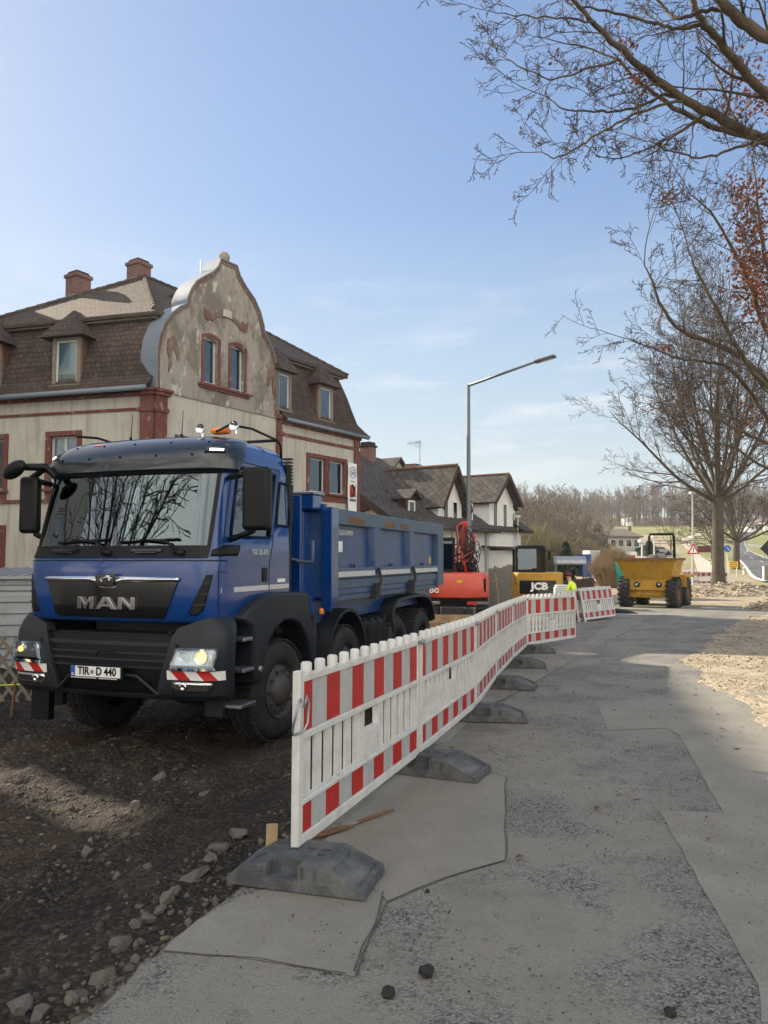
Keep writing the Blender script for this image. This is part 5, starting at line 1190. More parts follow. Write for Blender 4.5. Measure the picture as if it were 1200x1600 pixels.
def dormer(Mx, a, b, c, d, parent, depth=1.5, spread=.30):
    """little window dormer with a bell shaped tiled cap; front plane at off=.0"""
    mb = MB(Mx); y0 = .06; e = .13
    mb.box(a-e, a, y0-.12, y0, c-.05, d+e); mb.box(b, b+e, y0-.12, y0, c-.05, d+e); mb.box(a, b, y0-.12, y0, d, d+e); mb.box(a-e-.04, b+e+.04, y0-.12, y0+.06, c-.14, c-.05)
    dm_ = mb.build('dormer', M['gwood'], parent, bevel=.01)
    mb = MB(Mx)
    for x in (a-e, b+e-.06): mb.hexa([(x,y0-.13,c-.3),(x+.06,y0-.13,c-.3),(x+.06,-.3,c+.2),(x,-.3,c+.2),(x,y0-.13,d+.10),(x+.06,y0-.13,d+.10),(x+.06,-depth,d+.10),(x,-depth,d+.10)])
    mb.build('dormer_cheek', M['trim'], dm_)
    window(Mx, (a, b, c, d), dm_, trim=False, off=-.02, mull=0)
    mb = MB(Mx); m_ = (a+b)/2; z0 = d+.10; s_ = spread; w = (b-a)/2+e
    lv = [(w+s_, .34, z0-.02), (w+s_*.45, .20, z0+.22), (w*.62, -.02, z0+.58), (.03, -.28, z0+.98)]
    Fc = []; V = []
    for (ww, yf, z) in lv: V += [(m_-ww, yf, z), (m_+ww, yf, z), (m_+ww, -depth, z), (m_-ww, -depth, z)]
    for k in range(len(lv)-1):
        a_ = 4*k; b_ = a_+4
        for i in range(4): j = (i+1) % 4; Fc.append((a_+i, a_+j, b_+j, b_+i))
    Fc.append((0,3,2,1)); n = 4*(len(lv)-1); Fc.append((n, n+1, n+2, n+3)); mb.add(V, Fc); mb.build('dormer_roof', M['tile'], dm_)
    return dm_
for a in (2.80, 5.85): dormer(FL, a, a+.78, 7.12, 8.52, roof)
dormer(FR, 8.30, 9.0, 7.12, 8.40, roof, 1.5, .26); dormer(FR, 5.74, 6.36, 7.15, 8.45, roof, 1.6, .12)
# shaped gable
half = [(0,6.78),(-.03,7.3),(-.01,7.9),(.08,8.35),(.22,8.75),(.42,9.15),(.70,9.48),(1.0,9.68),(1.22,9.76),(1.24,10.0),(1.32,10.28),(1.52,10.56),(1.82,10.76),(2.12,10.92),(2.36,11.12),(2.52,11.36),(2.62,11.58),(2.66,11.74)]
half = [(x, z) for x, z in half]
half = [(.02,6.78),(.0,7.4),(.0,8.0),(.08,8.45),(.30,8.95),(.60,9.32),(.92,9.60),(1.18,9.75),(1.20,9.97),(1.36,10.32),(1.58,10.63),(1.97,10.93),(2.34,11.19),(2.55,11.44),(2.66,11.74)]
right_ = [(3.44,11.74),(3.58,11.44),(3.90,11.13),(4.34,10.82),(4.66,10.40),(4.84,9.97),(4.88,9.72),(5.16,9.45),(5.46,9.02),(5.62,8.57),(5.68,8.0),(5.68,7.3),(5.66,6.78)]
mid = 3.0; out = half+right_
holes = [(1.97,2.62,7.38,8.92),(3.22,3.90,7.38,8.92)]
me_ = MB(FR); me_.prism([(x, z) for x, z in out], (0,.05,0), (1,0,0), (0,0,1), (0,-.38,0)); gw = me_.build('gable_wall', M['gplaster'], HR)
cut = MB(FR)
for a, b, c, d in holes:
    cut.prism([(a,c),(b,c),(b,d-.12),((a+b)/2+.15,d-.02),((a+b)/2,d),((a+b)/2-.15,d-.02),(a,d-.12)], (0,.5,0), (1,0,0), (0,0,1), (0,-1.5,0))
co = cut.build('cut', M['trim']); md = gw.modifiers.new('b', 'BOOLEAN'); md.object = co; md.operation = 'DIFFERENCE'; md.solver = 'EXACT'
bpy.context.view_layer.update()
nm_ = bpy.data.meshes.new_from_object(gw.evaluated_get(bpy.context.evaluated_depsgraph_get())); gw.modifiers.clear(); gw.data = nm_; bpy.data.objects.remove(co)
for h in holes: window(FR, h, gw, trim=False, off=-.12, curtain=False, mull=0)
mb = MB(FR)
for a, b, c, d in holes:
    e = .11
    mb.box(a-e, a-.003, .052, .085, c, d-.10); mb.box(b+.003, b+e, .052, .085, c, d-.10)
    N_ = 10; V = []
    for i in range(N_+1):
        x = a-e+(b-a+2*e)*i/N_; u = (2*i/N_-1); zi = d-.10+.12*(1-u*u); V += [(x,.052,zi),(x,.052,zi+.12),(x,.088,zi+.12),(x,.088,zi)]
    Fc = [(0,3,2,1), tuple(4*N_+k for k in range(4))]
    for i in range(N_):
        for k in range(4): Fc.append((4*i+k, 4*i+(k+1) % 4, 4*i+4+(k+1) % 4, 4*i+4+k))
    mb.add(V, Fc)
mb.box(1.72, 4.22, .052, .20, 7.24, 7.32); mb.box(1.80, 4.14, .052, .14, 7.16, 7.24)
mb.build('gable_window_trim', M['trim'], gw, bevel=.006)
# red border that follows the outline
mb = MB(FR); n = len(out)
ctr = Vector((mid, 0, 9))
def inset(i, d):
    p = Vector((out[i][0], out[i][1])); q = Vector((out[max(i-1,0)][0], out[max(i-1,0)][1])); r_ = Vector((out[min(i+1,n-1)][0], out[min(i+1,n-1)][1])); t = (r_-q).normalized(); nn = Vector((t.y, -t.x)); return p+nn*d
V = []
for i in range(n): a = inset(i, .0); b = inset(i, .13); V += [(a.x,.053,a.y),(b.x,.053,b.y),(b.x,.080,b.y),(a.x,.080,a.y)]
Fc = []
for i in range(n-1):
    for k in range(4): Fc.append((4*i+k, 4*i+(k+1) % 4, 4*i+4+(k+1) % 4, 4*i+4+k))
mb.add(V, Fc); mb.build('gable_border', M['trimf'], gw)
mb = MB(FR)     # metal coping
V = []
for i in range(n): a = inset(i, -.045); b = inset(i, .0); V += [(a.x,.12,a.y),(a.x,-.62,a.y),(b.x,-.62,b.y),(b.x,.12,b.y)]
Fc = [(0,1,2,3), tuple(4*(n-1)+k for k in range(4))[::-1]]
for i in range(n-1):
    for k in range(4): Fc.append((4*i+k, 4*i+(k+1) % 4, 4*i+4+(k+1) % 4, 4*i+4+k))
mb.add(V, Fc); mb.build('coping', M['zinc'], gw, smooth=30)
mb = MB(FR); mb.ball((mid, -.1, 11.95), .20, 18, 12); mb.lathe([(.14,0),(.08,.05),(.08,.08)], (mid,-.1,11.74), (0,0,1), 14); mb.build('stone_ball', M['gplaster'], gw, smooth=1)
mb = MB(FR)      # stucco ornaments
def orn(poly, x0, z0, s, fl=1): mb.prism([(x0+fl*a*s, z0+b*s) for a, b in poly], (0,.052,0), (1,0,0), (0,0,1), (0,.035,0))
side_o = [(-.25,-1.0),(-.18,-.4),(-.35,.1),(-.30,.7),(.05,.95),(.3,.75),(.42,.3),(.5,-.2),(.35,-.30),(.25,.0),(.05,.35),(-.05,0),(-.02,-.55)]
orn(side_o, .62, 8.0, .62); mb.build('stucco_ornament', M['trimf'], gw); mb = MB(FR); orn(side_o, 2*mid-.62, 8.0, .62, -1); mb.build('stucco_ornament', M['trimf'], gw); mb = MB(FR)
mb.prism([(mid+(r0)*math.cos(t), 9.35+r0*.62*math.sin(t)) for r0, ts in ((.95, np.linspace(.35,2.8,9)),(.72, np.linspace(2.8,.35,9))) for t in ts], (0,.052,0), (1,0,0), (0,0,1), (0,.04,0))
orn([(-.5,-.2),(-.6,.5),(-.3,.35),(0,.5),(.1,.1),(-.2,-.3)], mid-.75, 9.62, .5); orn([(-.5,-.2),(-.6,.5),(-.3,.35),(0,.5),(.1,.1),(-.2,-.3)], mid+.75, 9.62, .5, -1)
mb.build('stucco_ornament', M['trimf'], gw)
mb = MB(FR); mb.prism([(mid-.22,9.80),(mid+.22,9.80),(mid+.2,10.05),(mid-.2,10.05)], (0,.09,0), (1,0,0), (0,0,1), (0,.03,0)); mb.build('keystone', M['plaster'], gw)
mb = MB(FR); mb.box(.0, 5.70, .002, .05, 6.72, 6.779)
mb.build('gable_foot', M['gplaster'], gw)
mb = MB(FR); mb.tube([(2.4,-.6,10.9),(2.4,-.6,11.75)], .018, 5); mb.build('lightning_rod', M['steel'], roof)
# banner hung on the wall
BN = root('hanging_banner', 'tall white banner with blue ring and red black emblem on the old house corner', 'banner', tuple(z3(HC+UR*10.4+NR*.14, 4)), 0, world=True)
mb = MB(FR); 
mb.grid(lambda a, b: Vector((10.06+.64*a, .14+.015*math.sin(b*9+a*2), 3.1+2.42*b)), 6, 20); bn = mb.build('cloth', M['white'], BN); s_ = bn.modifiers.new('s', 'SOLIDIFY'); s_.thickness = .006
mb = MB(FR)
for k in range(22):
    t = 2*math.pi*k/22; mb.tube([(10.38+.23*math.cos(t), .17, 5.13+.23*math.sin(t)), (10.38+.23*math.cos(t+.22), .17, 5.13+.23*math.sin(t+.22))], .014, 5)
mb.tube([(10.24,.17,5.14),(10.38,.17,5.26),(10.52,.17,5.14)], .010, 5); mb.box(10.24,10.52,.168,.176,5.02,5.04)
mb.build('ring_emblem', M['bluesign'], BN)
mb = MB(FR); mb.box(10.20, 10.32, .166, .172, 4.10, 4.60, 0); mb.box(10.52, 10.57, .166, .172, 4.10, 4.60, 1)
mb.tube([(10.34,.17,4.62),(10.42,.17,4.5),(10.46,.17,4.3),(10.40,.17,4.14),(10.28,.17,4.11)], [.03,.055,.06,.05,.03], 6, 1)
mb.tube([(10.34,.168,4.4),(10.37,.168,4.3),(10.34,.168,4.2)], [.05,.07,.04], 6, 0); mb.build('emblem', [M['fred'], M['black']], BN)
text('lettering', 'HOPF', .10, M['bluesign'], BN, tuple(FR @ Vector((10.38,.172,5.10))), UR, (0,0,1), .002, .003)
text('lettering', 'DENGLER', .13, M['black'], BN, tuple(FR @ Vector((10.38,.172,3.96))), UR, (0,0,1), .002, .004, .82)
text('lettering', 'BAUTRÄGER', .055, M['steelpaint'], BN, tuple(FR @ Vector((10.38,.172,4.75))), UR, (0,0,1), .002, .001)

# ================================================================ WHITE GABLED HOUSES DOWN THE STREET
def FRo(off): return frame(HC+NR*off, UR, NR)
F7 = FRo(.7)
def slab(mb, a, b, c, d, th, m=0):       # roof slab from four corners, thickness downwards
    a, b, c, d = map(Vector, (a, b, c, d)); n = (b-a).cross(d-a).normalized(); n = n if n.z > 0 else -n
    mb.hexa([a-n*th, b-n*th, c-n*th, d-n*th, a, b, c, d], m)
def cross_gable(F, t0, t1, zw, zp, back, R_, W_, front=0, nw=2, ov=.45, side=.30, wall=None):
    """wall dormer with its own pitched roof, gable to the street"""
    m_ = (t0+t1)/2
    mb = MB(F); mb.prism([(t0, -.8), (t1, -.8), (t1, zw), (m_, zp-.12), (t0, zw)], (0, front, 0), (1,0,0), (0,0,1), (0, -back, 0)); w_ = mb.build('gable_wall', wall or M['housewhite'], W_)
    mb = MB(F); k = (zp-zw)/((t1-t0)/2); zl = zw-side*k
    slab(mb, (m_, front+ov, zp+.06), (t0-side, front+ov, zl+.06), (t0-side, -back-1.2, zl+.06), (m_, -back-1.2, zp+.06), .11)
    slab(mb, (m_, front+ov, zp+.06), (t1+side, front+ov, zl+.06), (t1+side, -back-1.2, zl+.06), (m_, -back-1.2, zp+.06), .11)
    r_ = mb.build('gable_roof', M['slate'], R_)
    mb = MB(F)
    for s_, tt in ((-1, t0-side), (1, t1+side)): mb.bar((m_, front+ov+.02, zp-.04), (tt, front+ov+.02, zl-.04), .04, .24)
    mb.build('barge_board', M['dwood'], r_)
    mb = MB(F); mb.tube([(m_, front+ov, zp+.08), (m_, -back-1.1, zp+.08)], .07, 6); mb.build('ridge_cap', M['rust'], r_)
    return w_, r_
def hwin(F, a, b, c, d, off, parent, n=1):
    mb = MB(F); f = .06; mb.box(a-f, a+.02, off, off+.05, c-f, d+f); mb.box(b-.02, b+f, off, off+.05, c-f, d+f); mb.box(a+.02, b-.02, off, off+.05, c-f, c+.02); mb.box(a+.02, b-.02, off, off+.05, d-.02, d+f); mb.box(a-.1, b+.1, off+.002, off+.12, c-f-.05, c-f)
    w_ = mb.build('window', M['white'], parent); mb = MB(F); mb.box(a+.02, b-.02, off+.004, off+.02, c+.02, d-.02); mb.build('pane', M['gblack'], w_)
# -- first white house
H2 = root('white_house', 'white house with dark slate roof and broad street gable next to the old corner house', 'house', tuple(z3(HC+UR*15.8-NR*3, -.6)), 0, world=True)
T0, T1 = 12.3, 19.6
ze, zr, oe, orr = 3.45, 7.05, .75, -4.7       # relative to facade plane at .7: eave offset, ridge offset
mb = MB(F7); mb.box(T0, T1, -10.2, -.01, -.9, 3.2); prism = [(-.02,3.3),(-5.3,6.95),(-10.2,3.3)]
mb.prism([(-.02,3.3),(-10.1,3.3),(-5.3,6.80)], (T0+.002,0,0), (0,1,0), (0,0,1), (T1-T0-.004,0,0)); w2 = mb.build('wall', M['cream'], H2)
mb = MB(F7); slab(mb, (T0-.55,-5.3,7.10), (T0-.55,.95,2.95), (T1+.1,.95,2.95), (T1+.1,-5.3,7.10), .14); slab(mb, (T0-.55,-5.3,7.10), (T0-.55,-11,3.2), (T1+.1,-11,3.2), (T1+.1,-5.3,7.10), .14)
r2 = mb.build('roof', M['slate'], H2)
mb = MB(F7); mb.bar((T0-.58,-5.3,6.98), (T0-.58,.97,2.83), .05, .30); mb.bar((T0-.3,-.9,3.9),(T0-.3,-1.5,3.7),.2,.5); mb.bar((T0-.58,-5.3,6.98), (T0-.58,-11,3.08), .05, .30); mb.build('barge_board', M['dwood'], r2)
g2w, g2r = cross_gable(F7, 16.75, 19.25, 4.35, 6.1, 3.0, r2, w2, nw=2)
hwin(F7, 17.25, 17.72, 3.0, 4.35, .0, g2w); hwin(F7, 18.25, 18.72, 3.0, 4.35, .0, g2w)
# small gabled dormer left of it
mb = MB(F7); mb.prism([(14.2,3.0),(15.1,3.0),(15.1,4.3),(14.65,4.62),(14.2,4.3)], (0,-.25,0), (1,0,0), (0,0,1), (0,-2.6,0)); dmw = mb.build('dormer', M['dwood'], r2)
mb = MB(F7); slab(mb, (14.65,.05,4.76),(14.05,.05,4.28),(14.05,-3.2,4.28),(14.65,-3.2,4.76),.07); slab(mb, (14.65,.05,4.76),(15.25,.05,4.28),(15.25,-3.2,4.28),(14.65,-3.2,4.76),.07); mb.build('dormer_roof', M['slate'], dmw)
hwin(F7, 14.42, 14.88, 3.2, 4.15, -.25, dmw)
mb = MB(F7); slab(mb, (19.3,.7,2.95),(22.6,.7,2.95),(22.2,-.3,3.75),(19.3,-.3,3.75),.1); mb.build('pent_roof', M['slate'], r2)
mb = MB(F7); mb.prism([(19.9,3.2),(20.6,3.2),(20.6,4.45),(20.25,4.75),(19.9,4.45)], (0,-.05,0), (1,0,0), (0,0,1), (0,-2,0)); dq = mb.build('dormer', M['dwood'], r2); hwin(F7, 20.03, 20.47, 3.4, 4.35, -.05, dq)
def chim(off, t, z0, z1, w, parent, cap=False):
    mb = MB(FRo(off)); mb.box(t, t+w, 0, w, z0, z1-.15, 0); mb.box(t-.06, t+w+.06, -.06, w+.06, z1-.15, z1-.05, 1); mb.box(t+.02,t+w-.02,.02,w-.02,z1-.05,z1+(.12 if cap else .02),1)
    mb.build('chimney', [M['brickc'], M['dark']], parent)
chim(-4.6, 17.75, 6.3, 7.62, .62, r2, True)
# -- rear house whose ridge and gable peep over
H4 = root('hidden_house', 'small pale gable with two short brick chimneys peeping over the white house roof', 'house', tuple(z3(HC+UR*27-NR*9, -.6)), 0, world=True)
F9 = FRo(-8.0); mb = MB(F9); mb.prism([(23.5,0),(30.5,0),(30.5,5.3),(27,8.05),(23.5,5.3)], (0,0,0), (1,0,0), (0,0,1), (0,-6,0)); w4 = mb.build('wall', M['greyhouse'], H4)
mb = MB(F9); slab(mb, (27,.3,8.2),(23.2,.3,5.2),(23.2,-6.3,5.2),(27,-6.3,8.2),.12); slab(mb, (27,.3,8.2),(30.8,.3,5.2),(30.8,-6.3,5.2),(27,-6.3,8.2),.12); r4 = mb.build('roof', M['slate'], H4)
p = at(646, 735, 49.5); chim_p = []
for px, top, w in ((646, 727, .85), (664, 732, .95)):
    q = at(px, top, 49.0); mb = MB(); mb.obox(Vector((q.x, q.y, q.z-.8)), UR*w/2, NR*w/2, Vector((0,0,.8)), 0); mb.obox(Vector((q.x, q.y, q.z+.02)), UR*(w/2-.06), NR*(w/2-.06), Vector((0,0,.04)), 1); mb.build('chimney', [M['brickc'], M['dark']], r4)
# -- second white house
H3 = root('white_house', 'farther white house with tall twin windows in its street gable and a low lean-to', 'house', tuple(z3(HC+UR*23.5-NR*3, -.6)), 0, world=True)
mb = MB(F7); mb.box(19.62, 27.0, -9, -.05, -.9, 3.2); mb.prism([(-.06,3.3),(-9,3.3),(-4.6,6.3)], (26.99,0,0), (0,1,0), (0,0,1), (-7.36,0,0)); w3 = mb.build('wall', M['housewhite'], H3)
mb = MB(F7); slab(mb, (19.7,-4.6,6.62),(19.7,.6,3.1),(27.5,.6,3.1),(27.5,-4.6,6.62),.14); slab(mb, (19.7,-4.6,6.62),(19.7,-9.5,3.2),(27.5,-9.5,3.2),(27.5,-4.6,6.62),.14); r3 = mb.build('roof', M['slate'], H3)
g3w, g3r = cross_gable(F7, 22.0, 25.2, 4.75, 6.15, 3.4, r3, w3, front=.25, ov=.5)
hwin(F7, 22.45, 22.95, 3.28, 4.55, .25, g3w); hwin(F7, 23.75, 24.25, 3.28, 4.55, .25, g3w)
mb = MB(F7); slab(mb, (25.2,.9,3.15),(26.6,.9,3.15),(26.3,-.2,3.95),(25.2,-.2,3.95),.1); mb.build('pent_roof', M['slate'], r3)
mb = MB(F7); mb.prism([(25.3,3.2),(25.95,3.2),(25.95,4.35),(25.62,4.6),(25.3,4.35)], (0,-.0,0), (1,0,0), (0,0,1), (0,-2,0)); dq = mb.build('dormer', M['housewhite'], r3); hwin(F7, 25.42, 25.83, 3.45, 4.2, -.0, dq)
mb = MB(F7); slab(mb, (25.62,.2,4.75),(25.1,.2,4.35),(25.1,-2.2,4.35),(25.62,-2.2,4.75),.07); slab(mb, (25.62,.2,4.75),(26.15,.2,4.35),(26.15,-2.2,4.35),(25.62,-2.2,4.75),.07); mb.build('dormer_roof', M['slate'], dq)
mb = MB(F7); mb.box(21.9, 26.6, .26, 1.6, -.9, 1.95); an = mb.build('lean_to', M['housewhite'], w3)
mb = MB(F7); slab(mb, (21.6,-.05,2.22),(21.6,2.0,2.02),(27.1,2.0,2.02),(27.1,-.05,2.22),.10); mb.build('lean_to_roof', M['dwood'], an)
hwin(F7, 22.35, 23.75, .85, 1.62, 1.6, an)
mb = MB(F7); mb.tube([(21.4,.33,3.0),(21.4,.33,-.4)], .05, 8); mb.build('downpipe', M['zinc'], w3)
# aerial
AN = root('tv_aerial', 'thin television aerial on a mast above the slate roofs', 'aerial', tuple(at(656, 735, 47)), 0, world=True)
mb = MB(); b0 = at(656, 735, 47); t0 = at(656, 688, 47); mb.tube([b0-Vector((0,0,.6)), t0], .03, 6); mb.build('mast', M['steel'], AN)
mb = MB()
for k, (px, py) in enumerate([(638,693),(642,693),(646,693),(650,692),(654,691)]): q = at(px, py, 47); mb.tube([q+Vector((-.05,.2,-.12)), q+Vector((.05,-.2,.16))], .012, 4)
mb.tube([at(637,693,47), at(658,690,47)], .015, 4)
for dz in (0,.13,.26): mb.tube([at(648,697,47)+Vector((0,0,dz-.1)), at(660,697,47)+Vector((0,0,dz))], .012, 4)
mb.build('aerial_elements', M['steel'], AN)

# ================================================================ NEIGHBOURS THAT ARE OUT OF THE PICTURE (they shade the foreground)
NB = root('neighbour_house', 'tall plain house beyond the left edge whose shadow covers the foreground', 'house', (-24, 16, -.4), 0, world=True)
ND = Vector((-.2,-.98,0)).normalized(); NN = Vector((.98,-.2,0)).normalized(); FN = Matrix(((ND.x,NN.x,0,-21.2),(ND.y,NN.y,0,31.0),(0,0,1,0),(0,0,0,1)))
# two wings with a narrow slit between them; the slit lets one streak of sun onto the site
def wing(nm, sec, s0, k0, s1, k1, mat):
    mb = MB(FN); n = len(sec); V = [(s0+k0*w, w, z) for w, z in sec]+[(s1+k1*w, w, z) for w, z in sec]
    mb.add(V, [tuple(range(n))[::-1], tuple(range(n, 2*n))]+[(i, (i+1) % n, n+(i+1) % n, n+i) for i in range(n)]); return mb.build(nm, mat, NB)
for (s0, k0, s1, k1) in ((0, 0, 9.2, .473), (9.8, .473, 30, 0)):
    nbw = wing('wall', [(-4,-.6),(4,-.6),(4,13.2),(0,17.2),(-4,13.2)], s0, k0, s1, k1, M['cream'])
    wing('roof', [(0,17.5),(4.5,12.9),(4.5,12.75),(0,17.35),(-4.5,12.75),(-4.5,12.9)], s0-(.2 if k0 == 0 else 0), k0, s1+(.2 if k1 == 0 else 0), k1, M['tile'])
wing('added_slit_cap', [(1.5,15.3),(1.5,15.95),(0,17.45),(-1.5,15.95),(-1.5,15.3)], 9.1, .473, 9.9, .473, M['tile'])  # added block over the slit, stops the sun streak short on the road
for k in range(8):
    if k == 2: continue
    for z in (1,4.2,7.4,10.4): window(FN, (2+k*3.5, 3.1+k*3.5, z, z+1.6), nbw, trim=False, off=4.03, curtain=False)
# ================================================================ BARRIER FENCE
FL_ = 2.12
def boolean(o, cutters):
    for c in cutters:
        md = o.modifiers.new('b', 'BOOLEAN'); md.object = c; md.operation = 'DIFFERENCE'; md.solver = 'EXACT'
    bpy.context.view_layer.update()
    me = bpy.data.meshes.new_from_object(o.evaluated_get(bpy.context.evaluated_depsgraph_get())); o.modifiers.clear(); o.data = me
    for c in cutters: bpy.data.objects.remove(c)
def make_panel(label, group):
    e = root('barrier_panel', label, 'barrier', (0,0,0), 0, group)
    mb = MB(); x0, x1 = .0, FL_-.02
    mb.box(x0, x0+.055, -.022, .022, -.02, 1.0); mb.box(x1-.04, x1, -.02, .02, .06, .975)
    mb.box(x0+.055, x1-.04, -.022, .022, .935, .975); mb.box(x0+.055, x1-.04, -.024, .024, .625, .665); mb.box(x0+.055, x1-.04, -.024, .024, .275, .305); mb.box(x0+.055, x1-.04, -.024, .024, .06, .12)
    n = 12
    for k in range(n):
        x = x0+.12+k*(x1-x0-.2)/(n-1)-.03; mb.lathe([(.031,0),(.031,.052),(.024,.064),(0,.066)], (x+.03, 0, .975), (0,0,1), 10)
    fr_ = mb.build('frame', M['fwhite'], e, bevel=.006, smooth=40)
    mb = MB(); per = (x1-x0-.095)/14
    for k in range(14):
        a = x0+.055+k*per+.022; b = a+per-.052
        if k in (6, 7): continue
        mb.box(a, b, -.004, .004, .305, .625); mb.box(b-.010, b, -.008, .008, .305, .625); mb.box(a, a+.008, -.007, .007, .305, .625)
    a = x0+.055+6*per; mb.box(a+.012, a+2*per-.018, -.010, .010, .305, .50); mb.box(a+.03, a+2*per-.036, -.018, .018, .345, .475); mb.box(a+.0, a+.018, -.02, .02, .305, .625); mb.box(a+2*per-.022, a+2*per-.004, -.02, .02, .305, .625)
    mb.build('slats', M['fwhite'], fr_, bevel=.0015)
    def sheeting(z0, z1, nm):
        mb = MB(); w = (x1-.045)-(x0+.06); p = w/10.5
        edges = [x0+.06, x0+.06+p*.6]; k = 0
        while edges[-1] < x1-.05: edges.append(min(edges[-1]+p, x1-.045))
        for i in range(len(edges)-1): mb.box(edges[i], edges[i+1], -.012, .012, z0, z1, 0 if i % 2 == 0 else 1)
        return mb.build(nm, [M['fred'], M['fsheet']], e)
    sheeting(.667, .933, 'striped_sheet'); sheeting(.122, .273, 'striped_sheet')
    return e
def place_panel(o, A, B, z=None, first=False, lean=0, label=None):
    d = B-A; rz = math.atan2(d.y, d.x); q = o if first else dup(o)
    za = A.z; zb = B.z
    q.location = (A.x, A.y, za); q.scale = (1, 1, PZ); q.rotation_euler = (lean, -math.atan2(zb-za, math.hypot(d.x, d.y)), rz)
    if label: q['label'] = label
    return q
GP = 'red and white barrier panels set up along the road'
P0 = Vector((-.455, 3.98, 0)); FP = [P0]
for tx, ty in ((.30,6.1),(1.01,8.25),(1.52,10.4),(2.10,12.5),(2.72,14.6)):
    d = Vector((tx, ty, 0))-FP[-1]; d.normalize(); FP.append(FP[-1]+d*2.14)
FP.append(FP[-1]+(Vector((4.10,16.1,0))-FP[-1]).normalized()*2.10)
for p in FP: p.z = float(base_z(p.y))+.065
PZ = .945
pl_lab = ['nearest red and white barrier panel, standing on the big foot','second barrier panel from the camera','third barrier panel, beside the second axle of the truck','fourth barrier panel in the row, partly lit','fifth barrier panel in the row before the corner','barrier panel turned across the road at the end of the row']
pan = make_panel(pl_lab[0], GP)
for i in range(6): place_panel(pan, FP[i], FP[i+1], first=(i == 0), label=pl_lab[i])
# wire hook on the first post, clamps on the others
mb = MB(); mb.tube([(-.005,-.03,.84),(-.03,-.04,.86),(-.05,-.03,.80),(-.055,-.01,.70),(-.03,.0,.665),(.01,-.04,.68),(.05,-.045,.72),(.06,-.045,.82),(.045,-.04,.865),(.03,-.035,.80)], .007, 8); mb.build('wire_hook', M['steel'], pan, smooth=1)
for i in range(1, 6):
    e = root('joint_clamp', 'grey metal clamp joining two barrier panels at joint '+['','second','third','fourth','fifth','sixth'][i]+' from the camera' if False else ['','clamp joining the nearest two barrier panels','clamp at the far end of the second barrier panel','clamp at the far end of the third barrier panel','clamp before the fifth barrier panel','clamp at the corner of the barrier row'][i], 'clamp', (FP[i].x, FP[i].y, FP[i].z+.90), math.atan2((FP[i+1]-FP[i]).y, (FP[i+1]-FP[i]).x), 'clamps on the barrier row')
    mb = MB(); mb.box(-.07, .06, -.034, -.026, -.012, .022); mb.box(-.07, .06, .026, .034, -.012, .022); mb.lathe([(.02,0),(.02,.02),(0,.02)], (0,-.034,.005), (0,-1,0), 10); mb.build('strap', M['steel'], e)
def make_foot():
    mb = MB(); prof = [(-.40,0),(-.41,.035),(-.37,.055),(-.27,.108),(-.10,.125),(.17,.125),(.40,.040),(.41,.0)]
    mb.prism([(x, z) for x, z in prof], (0,-.20,0), (1,0,0), (0,0,1), (0,.40,0)); o = mb.build('fence_foot', M['foot'], None, bevel=0)
    cuts = []
    for (a, b, c, d, z0) in ((-.17,.02,-.215,-.10,.055),(-.30,-.24,-.07,-.02,.04),(-.12,-.07,.03,.055,.09),(.06,.11,-.02,.02,.09),(.06,.11,.06,.09,.09),(-.03,.02,.06,.09,.09),(.04,.13,-.20,-.185,.06),(.34,.42,-.12,.12,-.01)):
        mb = MB()
        if z0 < 0: mb.box(.405,.42,c,d,-.01,.03)
        else: mb.box(a,b,c,d,z0,.2)
        cuts.append(mb.build('cut', M['foot']))
    mb = MB(); mb.hexa([(.21,-.16,.100),(.37,-.16,.036),(.37,.16,.036),(.21,.16,.100),(.21,-.16,.2),(.37,-.16,.2),(.37,.16,.2),(.21,.16,.2)]); cuts.append(mb.build('cut', M['foot']))
    boolean(o, cuts)
    b = o.modifiers.new('bevel','BEVEL'); b.width = .008; b.segments = 2; b.limit_method = 'ANGLE'
    mb = MB(); mb.box(.235,.345,-.12,.12,.05,.068)
    return o
ft = make_foot(); ft['group'] = 'recycled plastic fence feet'; ft['category'] = 'fence foot'
fl = ['big scuffed grey plastic foot under the nearest barrier post','second grey plastic foot along the barrier row','third grey plastic foot along the barrier row','fourth grey plastic foot along the barrier row','fifth grey plastic foot along the barrier row','sixth grey plastic foot at the corner of the row']
for i in range(6):
    o = ft if i == 0 else ft.copy()
    if i: COL.objects.link(o)
    p = FP[i]; an = math.atan2((FP[i+1 if i < 5 else i]-FP[i if i < 5 else i-1]).y, (FP[i+1 if i < 5 else i]-FP[i if i < 5 else i-1]).x)-R(90)
    off = Vector((math.cos(an), math.sin(an), 0))*(.08 if i == 0 else .13)
    o.scale = (.86,.88,.95) if i == 0 else (.95,.95,1); o.location = (p.x+off.x, p.y+off.y-.05, float(rz_(p.x, p.y))-.0+.012); o.rotation_euler = (0, 0, an+[.06,-.1,.12,-.05,.08,.1][i]); o['label'] = fl[i]
